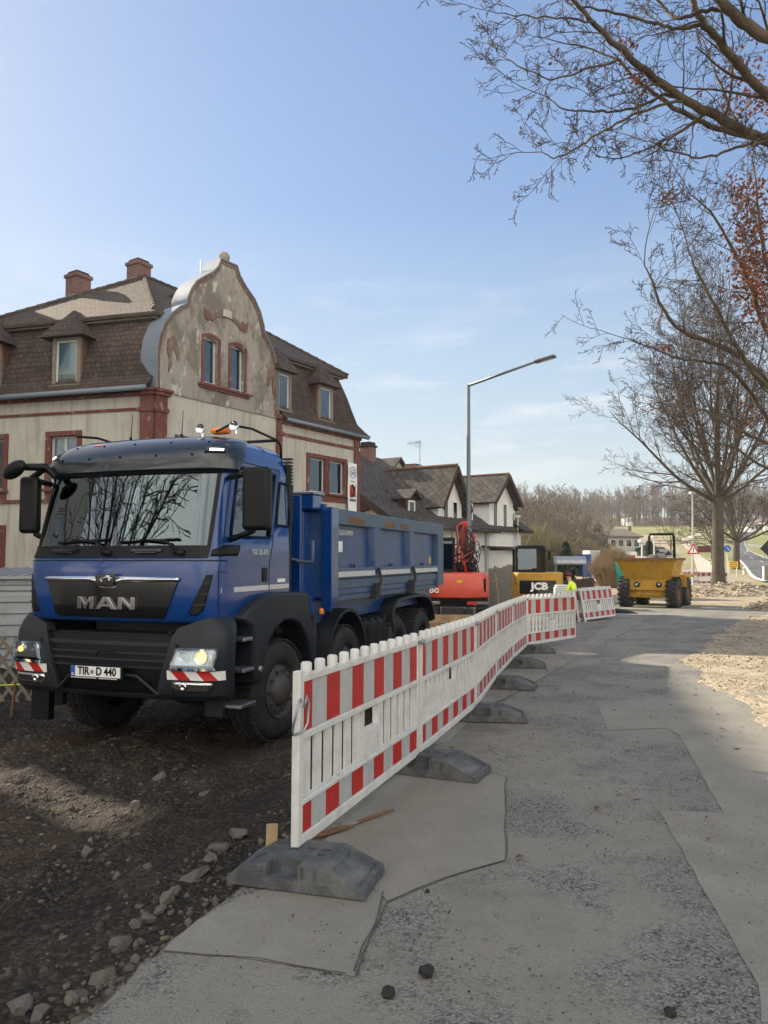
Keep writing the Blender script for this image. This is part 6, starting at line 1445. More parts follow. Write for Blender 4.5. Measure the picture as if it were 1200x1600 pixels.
# leaning stack of spare panels
GS = 'stack of spare barrier panels'
sl_ = ['foremost spare barrier panel of the leaning stack by the dumper','spare barrier panel second from the front of the stack','spare barrier panel third from the front of the stack','rearmost spare barrier panel of the leaning stack','long spare barrier panel standing left behind the stack']
A0 = Vector((5.75,22.1,0)); B0 = Vector((7.1,23.7,0))
for k in range(5):
    off = Vector((-.16,.08,0))*k
    A = A0+off; B = B0+off
    if k == 4: A = Vector((4.0,21.4,0)); B = Vector((5.75,22.6,0))
    A.z = tz(A.x, A.y)+.06; B.z = A.z
    q = place_panel(pan, A, B, lean=R(-9+k*.8), label=sl_[k]); q['group'] = GS
    for c in list(q.children):
        if c.name.startswith('wire_hook'): bpy.data.objects.remove(c)
for i, q in enumerate([o for o in COL.objects if o.name.startswith('barrier_panel') and o.name != 'barrier_panel']):
    for c in list(q.children):
        if c.name.startswith('wire_hook'): bpy.data.objects.remove(c)
# far panels behind the dumper
FG = 'distant barrier panels at the site track'
for i, (pa, pb, lb) in enumerate((((1066,920),(1082,921),'left one of the two far barrier panels behind the dumper'),((1082,921),(1096,919),'right one of the two far barrier panels behind the dumper'))):
    A = hit(*pa); B = A+Vector((1.55,1.2 if i == 0 else -.6,0)) if i == 0 else None
    if i == 0: FA = A; FB = B
    else: A = FB; B = A+Vector((1.5,-1.2,0))
    A.z = tz(A.x, A.y)+.05; B.z = A.z; q = place_panel(pan, A, B, label=lb); q['group'] = FG
    for c in list(q.children):
        if c.name.startswith('wire_hook'): bpy.data.objects.remove(c)
# plank standing behind the first post and the sticks on the road
mb = MB(); mb.box(-.03,.03,-.012,.012,0,.36); o = mb.build('plank', M['nwood'], None, bevel=.003); o.location = (-.60, 4.14, -.22); o.rotation_euler = (0,.03,.2); tag(o, 'short raw timber board standing behind the nearest barrier post', 'board')
for (a, b, r_, lb, mt) in (((478,1318),(615,1271),.010,'longest rusty stake lying on the road under the fence','rust'),((470,1316),(560,1291),.012,'brown stick lying just below the longest stake','gwood'),((462,1322),(552,1297),.011,'brown stick lying nearest to the fence foot','rust')):
    A = gp(*a); B = gp(*b); A.z = float(rz_(A.x, A.y))+.025; B.z = float(rz_(B.x, B.y))+.02
    mb = MB(); c = (A+B)/2; pts = [A.lerp(B, t)-c+Vector((0,0,.004*math.sin(t*9))) for t in np.linspace(0,1,8)]; mb.tube(pts, [r_*.7]+[r_]*6+[r_*.5], 7); o = mb.build('wooden_stake', M[mt], None, smooth=40); o.location = c; tag(o, lb, 'stake')

# ================================================================ ORANGE RED EXCAVATOR
EX_ = root('red_excavator', 'orange red mini excavator seen from behind, with black hydraulic hoses and a dozer blade', 'excavator', (2.3, 24.2, -.62), R(-6))
def eb(name, m, par=None, **k): return mb.build(name, M[m] if isinstance(m, str) else m, par or EX_, **k)
# local: x across, y away from camera, z above ground
mb = MB(); n = 14; V = []
def cwp(a): # plan curve of the counterweight a in [-1,1]
    x = 1.0*a; return Vector((x, -.05+.42*abs(a)**3.2, 0))
lv = [(.88,.94,.10),(.92,1.0,.02),(1.05,1.0,0),(1.55,.985,.01),(1.66,.95,.05),(1.70,.86,.14)]
for z, s_, y_ in lv:
    for i in range(2*n+1): p = cwp((i-n)/n); V.append((p.x*s_, p.y+y_, z))
w = 2*n+1; Fc = [(j*w+i, j*w+i+1, (j+1)*w+i+1, (j+1)*w+i) for j in range(len(lv)-1) for i in range(2*n)]
K = len(V)
for z, s_, y_ in lv: V += [(-s_, 1.3, z), (s_, 1.3, z)]
for j in range(len(lv)-1): Fc += [(j*w, (j+1)*w, K+2*j+2, K+2*j), (j*w+2*n, K+2*j+1, K+2*j+3, (j+1)*w+2*n)]
t = len(lv)-1; Fc.append(tuple(range(t*w, t*w+w))+(K+2*t+1, K+2*t)); Fc.append(tuple(range(0, w))[::-1]+(K, K+1)); mb.add(V, Fc)
cw = eb('counterweight', 'ob', smooth=50, bevel=.012)
mb = MB(); mb.box(.62,.90,.20,.30,1.10,1.52); eb('air_grille', 'black', cw); mb = MB(); mb.box(-.02,.16,-.062,-.045,1.38,1.47); eb('warning_label', 'yelsign', cw)
for x in (.68,.75,.82): mb = MB(); mb.box(x,x+.02,.185,.2,1.12,1.5); eb('louvre', 'chassis', cw)
text('lettering', 'Kubota', .30, M['white'], cw, (-.78,.04,1.16), (1,0,0), (0,0,1), .01, .004)
mb = MB(); mb.box(-.95,.95,.1,1.5,.80,.90); mb.box(-.55,.55,.2,1.4,.62,.82); eb('turntable', 'black')
for s_ in (-1,1):
    mb = MB(); mb.prism([(-.25,.22),(-.05,.05),(1.85,.05),(2.05,.22),(2.0,.48),(1.8,.58),(0,.58),(-.22,.45)], (s_*.98,0,0), (0,1,0), (0,0,1), (-s_*.38,0,0)); tr_ = eb('track', 'tyre', bevel=.03)
    mb = MB()
    for k in range(12): mb.box(min(s_*1.0,s_*.58), max(s_*1.0,s_*.58), -.14+.17*k, -.05+.17*k, .575, .61)
    for z in (.12,.27,.42): mb.box(min(s_*.99,s_*.6), max(s_*.99,s_*.6), -.28, -.22, z, z+.07)
    eb('track_pads', 'chassis', tr_)
mb = MB(); mb.prism([(0,.05),(.10,.0),(.14,.03),(.05,.25),(.10,.50),(.06,.52),(-.02,.28)], (-1.15,-1.75,0), (0,1,0), (0,0,1), (1.95,0,0)); mb.box(-.5,-.35,-1.65,.2,.2,.35); mb.box(.25,.4,-1.65,.2,.2,.35); bl = eb('dozer_blade', 'blade', bevel=.01)
mb = MB(); mb.box(.30,.62,-.02,.03,.70,.80); eb('rear_lamp', 'red')
mb = MB(); mb.box(-.5,.2,-.2,.05,.25,.62); mb.box(.2,.5,-.1,.1,.35,.58); eb('undercarriage', 'chassis', bevel=.02)
# cab (left side)
mb = MB()
for x, y in ((-.98,.35),(-.12,.35),(-.98,1.6),(-.12,1.7)): mb.box(x-.035,x+.035,y-.035,y+.035,1.68,2.72)
mb.box(-1.02,-.08,.3,1.75,2.70,2.82); mb.box(-1.0,-.1,.32,.40,1.68,1.80); cbx = eb('excavator_cab', 'black', bevel=.015)
mb = MB(); mb.box(-.945,-.155,.345,.355,1.8,2.70); eb('cab_glass', 'glassd', cbx); mb = MB(); mb.box(-.8,-.3,.9,1.1,1.7,2.35); eb('seat', 'dark', cbx)
# boom, folded up, seen end on
mb = MB(); mb.prism([(1.5,1.3),(2.0,1.4),(2.3,2.4),(2.0,3.35),(1.75,3.4),(1.95,2.4)], (.10,0,0), (0,1,0), (0,0,1), (.26,0,0)); mb.box(-.02,.50,1.4,1.8,1.2,1.75); bo = eb('boom', 'ob', bevel=.02)
mb = MB(); mb.prism([(2.0,3.35),(2.2,3.3),(3.4,2.2),(3.3,2.0),(2.0,3.1)], (.14,0,0), (0,1,0), (0,0,1), (.18,0,0)); eb('dipper_arm', 'ob', bevel=.02)
mb = MB(); 
for x in (.0,.44): mb.tube([(x,1.5,1.6),(x,1.62,2.5)], .05, 10); mb.tube([(x,1.62,2.5),(x,1.8,3.15)], .03, 8, 1)
mb.build('ram', [M['ob'], M['chrome']], EX_, smooth=1)
rh = random.Random(4); mb = MB()
for k in range(34):
    x = rh.uniform(-.22,.62); top = rh.uniform(2.3,3.35); y = rh.uniform(1.05,1.45); bx = rh.uniform(-.28,.68)
    mb.tube([(x*.5+.12,y+.4,top),(x,y+.1,top-.12),(x+rh.uniform(-.08,.08),y,(top+1.7)/2+.1),(bx,y-.1,rh.uniform(1.9,2.1)),(bx+.1,y,1.65)], .019, 5, 0 if rh.random() < .68 else 1)
for k in range(10):
    c = Vector((rh.uniform(.35,.66), 1.0, rh.uniform(1.9,2.7))); r_ = rh.uniform(.12,.24); mb.tube([c+Vector((r_*.5*math.sin(t),.1*math.cos(t),r_*math.cos(t))) for t in np.linspace(0,5.5,12)], .016, 5)
mb.build('hydraulic_hoses', [M['hose'], M['ob']], EX_, smooth=1)
mb = MB(); mb.box(-.05,.12,1.25,1.35,2.0,2.12); mb.ball((.03,1.2,2.35), .09, 12, 8); eb('work_lamp', 'chrome', smooth=40)
mb = MB(); mb.box(-.25,.6,1.15,1.4,1.72,2.02); eb('valve_block', 'black', bevel=.03)

# ================================================================ YELLOW MINI EXCAVATOR
JC = root('yellow_excavator', 'yellow and black mini excavator seen from behind with its glazed cab', 'excavator', (6.05, 30.0, -.72), R(-4))
def jb(name, m, par=None, **k): return mb.build(name, M[m] if isinstance(m, str) else m, par or JC, **k)
mb = MB(); mb.prism([(-.95,.25),(-.85,.02),(-.5,-.1),(.5,-.1),(.85,.02),(.95,.25),(.95,1.4),(-.95,1.4)], (0,0,.55), (1,0,0), (0,1,0), (0,0,1.15)); jw = jb('counterweight', 'yel', bevel=.05, bseg=3, smooth=40)
mb = MB(); mb.box(-.78,.62,-.135,-.105,.88,1.40); pj = jb('rear_cover', 'gblack', jw, bevel=.02); text('lettering', 'JCB', .36, M['white'], pj, (-.02,-.14,1.16), (1,0,0), (0,0,1), .008, .018, 1.15)
mb = MB()
for s_ in (-1,1): mb.prism([(-.2,.25),(0,.0),(1.6,.0),(1.8,.25),(1.6,.5),(0,.5)], (s_*.95,0,0), (0,1,0), (0,0,1), (-s_*.35,0,0))
jb('track', 'tyre', bevel=.03)
mb = MB()
for x, y in ((-.86,.18),(.22,.18),(-.86,1.3),(.22,1.3)): mb.box(x-.05,x+.05,y-.05,y+.05,1.68,2.72)
mb.prism([(-.90,2.62),(-.82,2.76),(.18,2.76),(.28,2.62)], (0,.12,0), (1,0,0), (0,0,1), (0,1.25,0)); mb.box(-.9,.27,.14,.22,1.62,1.80); jcab = jb('excavator_cab', 'black', bevel=.015)
mb = MB(); mb.box(-.8,.16,.16,.17,1.78,2.62); mb.box(.225,.235,.22,1.26,1.78,2.62); jb('cab_glass', 'glassd', jcab)
mb = MB(); mb.ball((-.25,.8,2.0), .40, 14, 10, sc=(1,.4,1)); jb('green_bundle', 'green', jcab, smooth=1)
mb = MB(); mb.box(-.55,.02,.19,.20,1.80,1.98); jb('notice', 'white', jcab)
mb = MB(); mb.box(.38,.50,.3,.36,2.2,2.52); mb.tube([(.26,.3,2.55),(.44,.33,2.5)], .02, 6); jb('wing_mirror', 'black', jcab, bevel=.02)
mb = MB(); mb.prism([(1.3,1.3),(1.7,1.3),(3.0,3.0),(2.8,3.1)], (.35,0,0), (0,1,0), (0,0,1), (.2,0,0)); 
jb('boom', 'yel', bevel=.02).location = (0,0,-.6)

# ================================================================ SITE DUMPER
DU = root('site_dumper', 'yellow site dumper facing the camera with a loaded wide skip and a black roll bar', 'dumper', (10.45, 30.4, -.42), R(-33))
def ub(name, m, par=None, **k): return mb.build(name, M[m] if isinstance(m, str) else m, par or DU, **k)
def dwheel(x, y, r, w, s_):
    e = root('wheel', None, None, (x, y, r)); e.parent = DU
    mb = MB(); mb.lathe([(.28,.02),(.40,0),(r-.08,.01),(r-.02,.06),(r,.12),(r,w-.12),(r-.02,w-.06),(r-.08,w-.01),(.40,w),(.28,w-.02)], (0,0,0), (-s_,0,0), 36)
    for a in range(20):
        t = 2*math.pi*a/20
        for q, tt in ((-.25,.08),(.25,-.08)):
            c = Vector((-s_*(w/2)+q*w, (r+.01)*math.cos(t+tt), (r+.01)*math.sin(t+tt))); tn = Vector((q*.25,-math.sin(t),math.cos(t))); mb.obox(c, Vector((w*.24,0,0))+tn*.03*(1 if q>0 else -1), tn*.035, Vector((0,math.cos(t),math.sin(t)))*.025)
    mb.build('tyre', M['tyre'], e, smooth=35)
    mb = MB(); mb.lathe([(.30,.01),(.28,.06),(.24,.09),(.10,.06),(0,.06)], (0,0,0), (-s_,0,0), 24); mb.build('rim', M['rust'], e, smooth=35)
dwheel(-1.12,.1,.60,.42,-1); dwheel(1.12,.1,.60,.42,1); dwheel(-1.05,2.2,.60,.42,-1); dwheel(1.05,2.2,.60,.42,1)
mb = MB()     # skip: outer and inner shell
def shell(y0, y1, xt, xb, zt, zb, yb0, yb1): return [(-xb,yb0,zb),(xb,yb0,zb),(xb,yb1,zb),(-xb,yb1,zb),(-xt,y0,zt),(xt,y0,zt),(xt,y1,zt),(-xt,y1,zt)]
o8 = shell(-.62,1.0,1.15,.84,1.92,1.05,-.15,.9); i8 = shell(-.55,.93,1.09,.78,1.92,1.15,-.08,.82)
mb.add(o8+i8, [(0,3,2,1),(0,1,5,4),(1,2,6,5),(2,3,7,6),(3,0,4,7),(8,9,10,11),(8,12,13,9),(9,13,14,10),(10,14,15,11),(11,15,12,8),(4,5,13,12),(5,6,14,13),(6,7,15,14),(7,4,12,15)]); sk = ub('skip', 'yel', fix=False, bevel=.01)
mb = MB(); P = [Vector(o8[k]) for k in (4,5,6,7)]
for a in range(4): mb.bar(P[a], P[(a+1) % 4], .08, .09)
ub('skip_rim', 'rust', sk)
mb = MB(); mb.grid(lambda a, b: Vector((-1.02+2.04*a, -.5+1.38*b, 1.74+.36*math.exp(-((a-.55)/.22)**2-((b-.6)/.35)**2)+.06*mn.noise(Vector((a*9,b*9,0))))), 26, 18); ub('spoil', 'rk_dirt', sk, smooth=1)
mb = MB(); mb.prism([(-.95,.78),(-1.0,1.05),(-.80,1.12),(.80,1.12),(1.0,1.05),(.95,.78),(.70,.70),(-.70,.70)], (0,-.18,0), (1,0,0), (0,0,1), (0,.16,0)); fb = ub('front_beam', 'yel', bevel=.015)
for x in (-.42,.42): mb = MB(); mb.lathe([(.11,0),(.11,.02),(.085,.03),(.08,.01),(0,.01)], (x,-.18,.92), (0,-1,0), 18); ub('headlamp', 'black', fb)
for x in (-.42,.42): mb = MB(); mb.lathe([(.07,0),(.06,.02),(0,.022)], (x,-.19,.92), (0,-1,0), 14); ub('headlamp_lens', 'reflector', fb)
mb = MB(); mb.box(-.5,.5,-.05,2.6,.48,.72); mb.box(-.75,.75,1.45,2.9,.70,1.25); mb.box(-.8,.8,.0,.2,.4,.7); ub('chassis', 'yel', bevel=.03)
mb = MB()
for s_ in (-1,1): mb.box(min(s_*.72,s_*1.12), max(s_*.72,s_*1.12), 1.4, 2.95, 1.18, 1.30); mb.box(min(s_*.72,s_*1.12), max(s_*.72,s_*1.12), 1.38, 1.45, .80, 1.18)
ub('mudguard', 'yel', bevel=.02)
mb = MB(); mb.box(-.62,.62,1.9,3.0,1.30,1.75); ub('bonnet', 'yel', bevel=.05); mb = MB(); mb.box(-.25,.25,1.55,1.7,1.5,2.05); mb.box(-.25,.25,1.3,1.7,1.4,1.5); ub('seat', 'black', bevel=.03)
mb = MB(); mb.tube([(-.42,1.85,1.25),(-.42,1.85,2.85),(-.38,1.85,2.95),(.54,1.85,2.95),(.58,1.85,2.85),(.58,1.85,1.25)], .055, 10); ub('roll_bar', 'black', smooth=1)
mb = MB(); mb.tube([(.2+.18*math.cos(t),1.3,2.02+.18*math.sin(t)) for t in np.linspace(0,6.283,16)], .018, 6); mb.tube([(.2,1.3,2.0),(.2,1.2,1.4)], .03, 6); ub('steering_wheel', 'black', smooth=1)
mb = MB(); mb.box(.05,.35,1.15,1.25,1.95,2.15); ub('windshield_panel', 'steel')

# ================================================================ WORKER
def person(loc, rz):
    J = {'pel':(0,0,.92),'sp':(0,.03,1.15),'ch':(0,.10,1.38),'nk':(0,.16,1.50),'hd':(0,.20,1.62),'hdt':(0,.23,1.74),
         'sl':(-.18,.10,1.42),'el':(-.26,.22,1.17),'wl':(-.16,.44,1.10),'hl_':(-.12,.52,1.09),'sr':(.18,.10,1.42),'er':(.27,.20,1.16),'wr':(.18,.42,1.08),'hr':(.14,.50,1.06),
         'hpl':(-.09,0,.88),'kl':(-.11,.10,.48),'al':(-.12,-.02,.09),'tl':(-.13,.16,.04),'hpr':(.09,0,.88),'kr':(.11,.06,.48),'ar':(.13,-.08,.09),'tr':(.14,.10,.04)}
    Rr = {'pel':.15,'sp':.14,'ch':.155,'nk':.055,'hd':.085,'hdt':.075,'sl':.07,'el':.048,'wl':.032,'hl_':.036,'sr':.07,'er':.048,'wr':.032,'hr':.036,'hpl':.10,'kl':.065,'al':.045,'tl':.04,'hpr':.10,'kr':.065,'ar':.045,'tr':.04}
    Eg = [('pel','sp'),('sp','ch'),('ch','nk'),('nk','hd'),('hd','hdt'),('ch','sl'),('sl','el'),('el','wl'),('wl','hl_'),('ch','sr'),('sr','er'),('er','wr'),('wr','hr'),('pel','hpl'),('hpl','kl'),('kl','al'),('al','tl'),('pel','hpr'),('hpr','kr'),('kr','ar'),('ar','tr')]
    ks = list(J); me = bpy.data.meshes.new('person'); me.from_pydata([J[k] for k in ks], [(ks.index(a), ks.index(b)) for a, b in Eg], []); o = bpy.data.objects.new('person', me); COL.objects.link(o)
    sk = o.modifiers.new('s', 'SKIN'); sk.use_smooth_shade = True
    for i, k in enumerate(ks): me.skin_vertices[0].data[i].radius = (Rr[k], Rr[k]*(.8 if k in ('pel','sp','ch') else 1)); me.skin_vertices[0].data[i].use_root = (k == 'pel')
    su = o.modifiers.new('u', 'SUBSURF'); su.levels = su.render_levels = 2
    bpy.context.view_layer.update(); m2 = bpy.data.meshes.new_from_object(o.evaluated_get(bpy.context.evaluated_depsgraph_get())); o.modifiers.clear(); o.data = m2
    m2.materials.clear()
    for q in ('hivis','navy','skin','maroon'): m2.materials.append(M[q])
    for p in m2.polygons:
        c = p.center
        p.material_index = 0 if (c.z > .95 and c.z < 1.50) else 1 if c.z <= .95 else 2
        if c.z > 1.0 and (Vector((c.x, c.y)).length > .36 and c.y > .38): p.material_index = 2
        p.use_smooth = True
    o.location = loc; o.rotation_euler = (0,0,rz); o.scale = (1,1,1)
    mb = MB(); mb.ball((0,.215,1.735), .125, 16, 10, sc=(1,1.05,.72)); mb.build('woolly_hat', M['maroon'], o, smooth=1)
    mb = MB(); mb.ball((0,.305,1.655), .018, 8, 6); mb.ball((-.1,.21,1.65), .02, 8, 6); mb.ball((.1,.21,1.65), .02, 8, 6); mb.build('face_features', M['skin'], o, smooth=1)
    # hands
    for s_ in (-1, 1):
        mb = MB(); hx, hy, hz = (-.12,.52,1.09) if s_ < 0 else (.14,.50,1.06)
        for k, l in enumerate((.06,.07,.066,.052)): mb.tube([(hx+(k-1.5)*.018, hy+.02, hz), (hx+(k-1.5)*.019, hy+.02+l*.6, hz-.015), (hx+(k-1.5)*.019, hy+.02+l, hz-.035)], [.010,.009,.007], 6)
        mb.tube([(hx-s_*.03, hy-.01, hz), (hx-s_*.055, hy+.03, hz-.01)], [.011,.008], 6); mb.build('fingers', M['skin'], o, smooth=1)
    mb = MB(); mb.box(-.155,.155,-.055,-.04,1.18,1.22); 
    return tag(o, 'worker in a yellow hi-vis jacket and dark red woolly hat behind the spare barriers', 'person')
pw = at(893, 886, 25.5); person((pw.x+.1, 25.5, pw.z-1.98), R(60))
mb = MB(); mb.box(-.35,.35,-.05,.25,0,.9); mb.box(-.30,.30,.0,.3,.9,.96); o = mb.build('white_sack', M['polewhite'], None, bevel=.08, bseg=3); q = at(882, 897, 27.5); o.location = (q.x, 27.5, tz(q.x, 27.5)); o.scale = (1,1,1.2); tag(o, 'pale bulk sack behind the worker', 'sack')
# ================================================================ STREET FURNITURE
p0 = at(732, 872, 27.5)
LP = root('street_lamp', 'tall grey street lamp with a bent arm reaching out over the road', 'street lamp', (p0.x, 27.5, tz(p0.x, 27.5)), 0, world=True)
top = at(732, 601, 27.5); tip = at(838, 565, 26.0); base = Vector((p0.x, 27.5, tz(p0.x, 27.5)))
mb = MB(); mb.tube([base, base.lerp(top, .42), base.lerp(top, .43), top], [.11,.10,.075,.06], 12); mb.build('pole', M['steelpaint'], LP, smooth=40)
mb = MB(); mb.tube([top-Vector((0,0,.03)), tip], [.055,.040], 10); mb.build('arm', M['steelpaint'], LP, smooth=1)
d = (at(868,556,25.6)-tip).normalized(); s_ = d.cross(Vector((0,0,1))).normalized()
mb = MB(); c = tip+d*.32; u_ = s_.cross(d); mb.obox(c, d*.38, s_*.13, u_*.045); hd = mb.build('lamp_head', M['steelpaint'], LP, bevel=.03); mb = MB(); mb.obox(c+d*.1-u_*.05, d*.2, s_*.09, u_*.008); mb.build('lamp_glass', M['gblack'], hd)
# thin far poles
def pole(px, y0, y1, d, r, label, group=None):
    q = at(px, y0, d); b = Vector((q.x, q.y, tz(q.x, q.y))); t = at(px, y1, d)
    e = root('lamp_pole', label, 'pole', b, 0, group, world=True); mb = MB(); mb.tube([b, t], [r, r*.6], 8); mb.build('pole', M['polewhite'], e, smooth=40); mb = MB(); mb.obox(t, Vector((r*2.2,0,0)), Vector((0,r*3,0)), Vector((0,0,r))); mb.build('pole_top', M['polewhite'], e); return e
LP2 = pole(1082, 900, 770, 52, .075, 'tall thin pale pole rising behind the warning sign')
pole(809, 870, 807, 44, .06, 'short pale pole beside the white lean-to')
pole(1003, 880, 845, 70, .12, 'pale post between the grey bungalow and the dumper')
pole(1022, 870, 838, 110, .14, 'slim pale post beside the roll bar of the dumper')
# triangular warning sign
w0 = at(1083, 872, 47); SG = root('warning_sign', 'red bordered triangular warning sign with an exclamation mark on a thin post', 'road sign', (w0.x, 47, tz(w0.x, 47)), 0, world=True)
mb = MB(); mb.tube([(w0.x, 47.05, tz(w0.x, 47)), (w0.x, 47.05, at(1083,842,47).z)], .035, 8); mb.build('post', M['steel'], SG)
def tri(w, y, m, nm, par):
    mb = MB(); c = at(1083, 859.5, 47); h = w*.866; mb.prism([(-w/2,-h/3),(w/2,-h/3),(0,h*2/3)], (c.x, y, c.z-.02), (1,0,0), (0,0,1), (0,.02,0)); return mb.build(nm, M[m], par, bevel=.0)
a = tri(.74*1.05, 46.98, 'fred', 'sign_border', SG); tri(.50, 46.975, 'white', 'sign_face', a)
mb = MB(); c = at(1083, 859.5, 47); mb.box(c.x-.025, c.x+.025, 46.96, 46.97, c.z-.03, c.z+.14); mb.box(c.x-.025, c.x+.025, 46.96, 46.97, c.z-.11, c.z-.06); mb.build('exclamation_mark', M['black'], a)
# yellow town sign, blue sign, posts
q = hit(1146, 902); YS = root('yellow_sign', 'small yellow place sign on two thin posts beside the country road', 'road sign', q, 0)
s = q.y/1200
mb = MB(); mb.box(-7*s*1.0, 7.5*s, -.03, .03, 15*s, 24.5*s); f_ = mb.build('sign_face', M['yelsign'], YS); mb = MB()
for z in (16.6,19.6,22.6): mb.box(-5.5*s, 6*s, -.045, -.032, z*s-.35*s, z*s+.35*s)
mb.build('sign_text_lines', M['black'], f_)
for x in (-6, 6): mb = MB(); mb.tube([(x*s,.05,-.3),(x*s,.05,24*s)], .05*1.2, 6); mb.build('post', M['polewhite'], YS)
q = hit(1134, 900); BS = root('blue_sign', 'round blue road sign half hidden behind the big tree trunk', 'road sign', q, 0); s = q.y/1200
mb = MB(); mb.lathe([(5.6*s,0),(5.6*s,.04),(0,.04)], (3.5*s,0,42*s), (0,-1,0), 24); f_ = mb.build('sign_face', M['bluesign'], BS); mb = MB(); mb.bar((2*s,-.06,45*s),(5.4*s,-.06,39.5*s), .02, 1.2*s, up=(0,1,0)); mb.bar((5.4*s,-.06,42.4*s),(5.4*s,-.06,39.4*s),.02,1*s,up=(0,1,0)); mb.bar((3*s,-.06,39.9*s),(5.6*s,-.06,39.9*s),.02,1*s,up=(0,1,0)); mb.build('arrow', M['white'], f_)
mb = MB(); mb.tube([(3.5*s,.05,-.3),(3.5*s,.05,46*s)], .06, 6); mb.build('post', M['polewhite'], BS)
q = hit(1197, 908, 20); q = Vector((q.x, q.y, tz(q.x, q.y)))
e = root('marker_post', 'dark brown wooden post with a white top at the right edge beside the road', 'post', q, 0); s = q.y/1200
mb = MB(); mb.box(-2.6*s,2.6*s,-.1,.1,-.2,23*s); mb.build('post', M['gwood'], e); mb = MB(); mb.box(-4.5*s,-2.8*s,-.1,.1,2*s,22*s); mb.build('reflector_strip', M['white'], e)
for i, (px, py, h, lb) in enumerate(((1162,898,11,'white marker post in the grass left of the road bend'),(1155,886,10,'white marker post next to the yellow sign'),(1109,885,12,'small white marker post on the sandy slope'),(1168,864,6,'distant white marker post on the outer bend'),(1192,873,6,'distant white marker post by the black chevron board'))):
    q = hit(px, py); s = q.y/1200; mb = MB(); mb.prism([(-.9*s,-.2),(.9*s,-.2),(.9*s,h*s),(-.9*s,h*s*.94)], (0,-.05,0), (1,0,0), (0,0,1), (0,.1,0)); e = root('delineator_post', lb, 'post', (q.x, q.y, tz(q.x,q.y)), 0, 'white marker posts along the country road'); mb.build('post', M['white'], e)
    mb = MB(); mb.box(-1*s,1*s,-.07,.06,h*s*.68,h*s*.82); mb.build('black_band', M['black'], e)
q = hit(1199, 872); s = q.y/1200; e = root('chevron_board', 'black diamond shaped chevron board seen at the right edge above the country road', 'road sign', (q.x, q.y, tz(q.x,q.y)), 0)
mb = MB(); mb.prism([(-11*s,14*s),(2*s,27*s),(15*s,14*s),(2*s,2*s)], (0,0,0), (1,0,0), (0,0,1), (0,.08,0)); f_ = mb.build('board', M['black'], e); mb = MB(); mb.prism([(4*s,14*s),(10*s,20*s),(12*s,18*s),(8*s,14*s),(12*s,10*s),(10*s,8*s)], (0,-.02,0), (1,0,0), (0,0,1), (0,.015,0)); mb.build('chevron', M['white'], f_)
for x in (-4,8): mb = MB(); mb.tube([(x*s,.12,-.2),(x*s,.12,12*s)], .08, 6); mb.build('post', M['steel'], e)
# crash barrier of the far bend
GA = [hit(*p) for p in [(1168,858),(1178,859),(1190,860),(1203,861),(1230,863)]]
e = root('guard_rail', 'low grey guard rail on the inner side of the road bend', 'guard rail', GA[0], 0, world=True); mb = MB()
for a, b in zip(GA[:-1], GA[1:]): mb.bar(Vector((a.x,a.y,tz(a.x,a.y)+.75)), Vector((b.x,b.y,tz(b.x,b.y)+.75)), .08, .32)
mb.build('rail', M['steel'], e)
for a in GA: mb = MB(); mb.tube([(a.x,a.y+.1,tz(a.x,a.y)-.2),(a.x,a.y+.1,tz(a.x,a.y)+.8)], .07, 6); mb.build('post', M['steel'], e)

# wooden fences
def picket(label, A, B, h, w, gap, mat, name='picket_fence'):
    e = root(name, label, 'fence', A, 0, world=True); d = (B-A); n = int(math.hypot(d.x, d.y)/(w+gap)); rr = random.Random(3); mb = MB()
    for i in range(n):
        p = A.lerp(B, i/n); t = d.normalized(); z = tz(p.x, p.y); hh = h*(1+rr.uniform(-.03,.03)); c = Vector((p.x, p.y, z+hh/2)); mb.obox(c, t*w/2, Vector((-t.y,t.x,0))*.012, Vector((rr.uniform(-.01,.01),0,hh/2)))
        
    mb.build('pickets', mat, e)
    for k in (.25,.8):
        mb = MB(); a = Vector((A.x,A.y+.04,tz(A.x,A.y)+h*k)); b = Vector((B.x,B.y+.04,tz(B.x,B.y)+h*k)); mb.bar(a, b, .05, .08); mb.build('rail', mat, e)
pa = at(764, 900, 33); pb = at(812, 900, 37); picket('grey brown picket fence between the two excavators', Vector((pa.x,33,tz(pa.x,33))), Vector((pb.x,37,tz(pb.x,37))), 1.75, .11, .035, M['gwood'])
pa = at(868, 900, 36); pb = at(930, 900, 38); picket('dark board fence behind the worker', Vector((pa.x,36,tz(pa.x,36))), Vector((pb.x,38,tz(pb.x,38))), 1.05, .14, .01, M['dwood'], 'board_fence')
mb = MB(); mb.tube([(0,0,0),(.05,.1,1.6)], .03, 6); mb.tube([(-.2,0,1.30),(.2,.05,1.34)], .02, 5); o = mb.build('leaning_pole', M['nwood'], None); q = at(781, 915, 31); o.location = (q.x, 31, tz(q.x, 31)); o.rotation_euler = (0, -.13, 0); tag(o, 'pale wooden pole leaning on the picket fence right of the red excavator', 'pole')
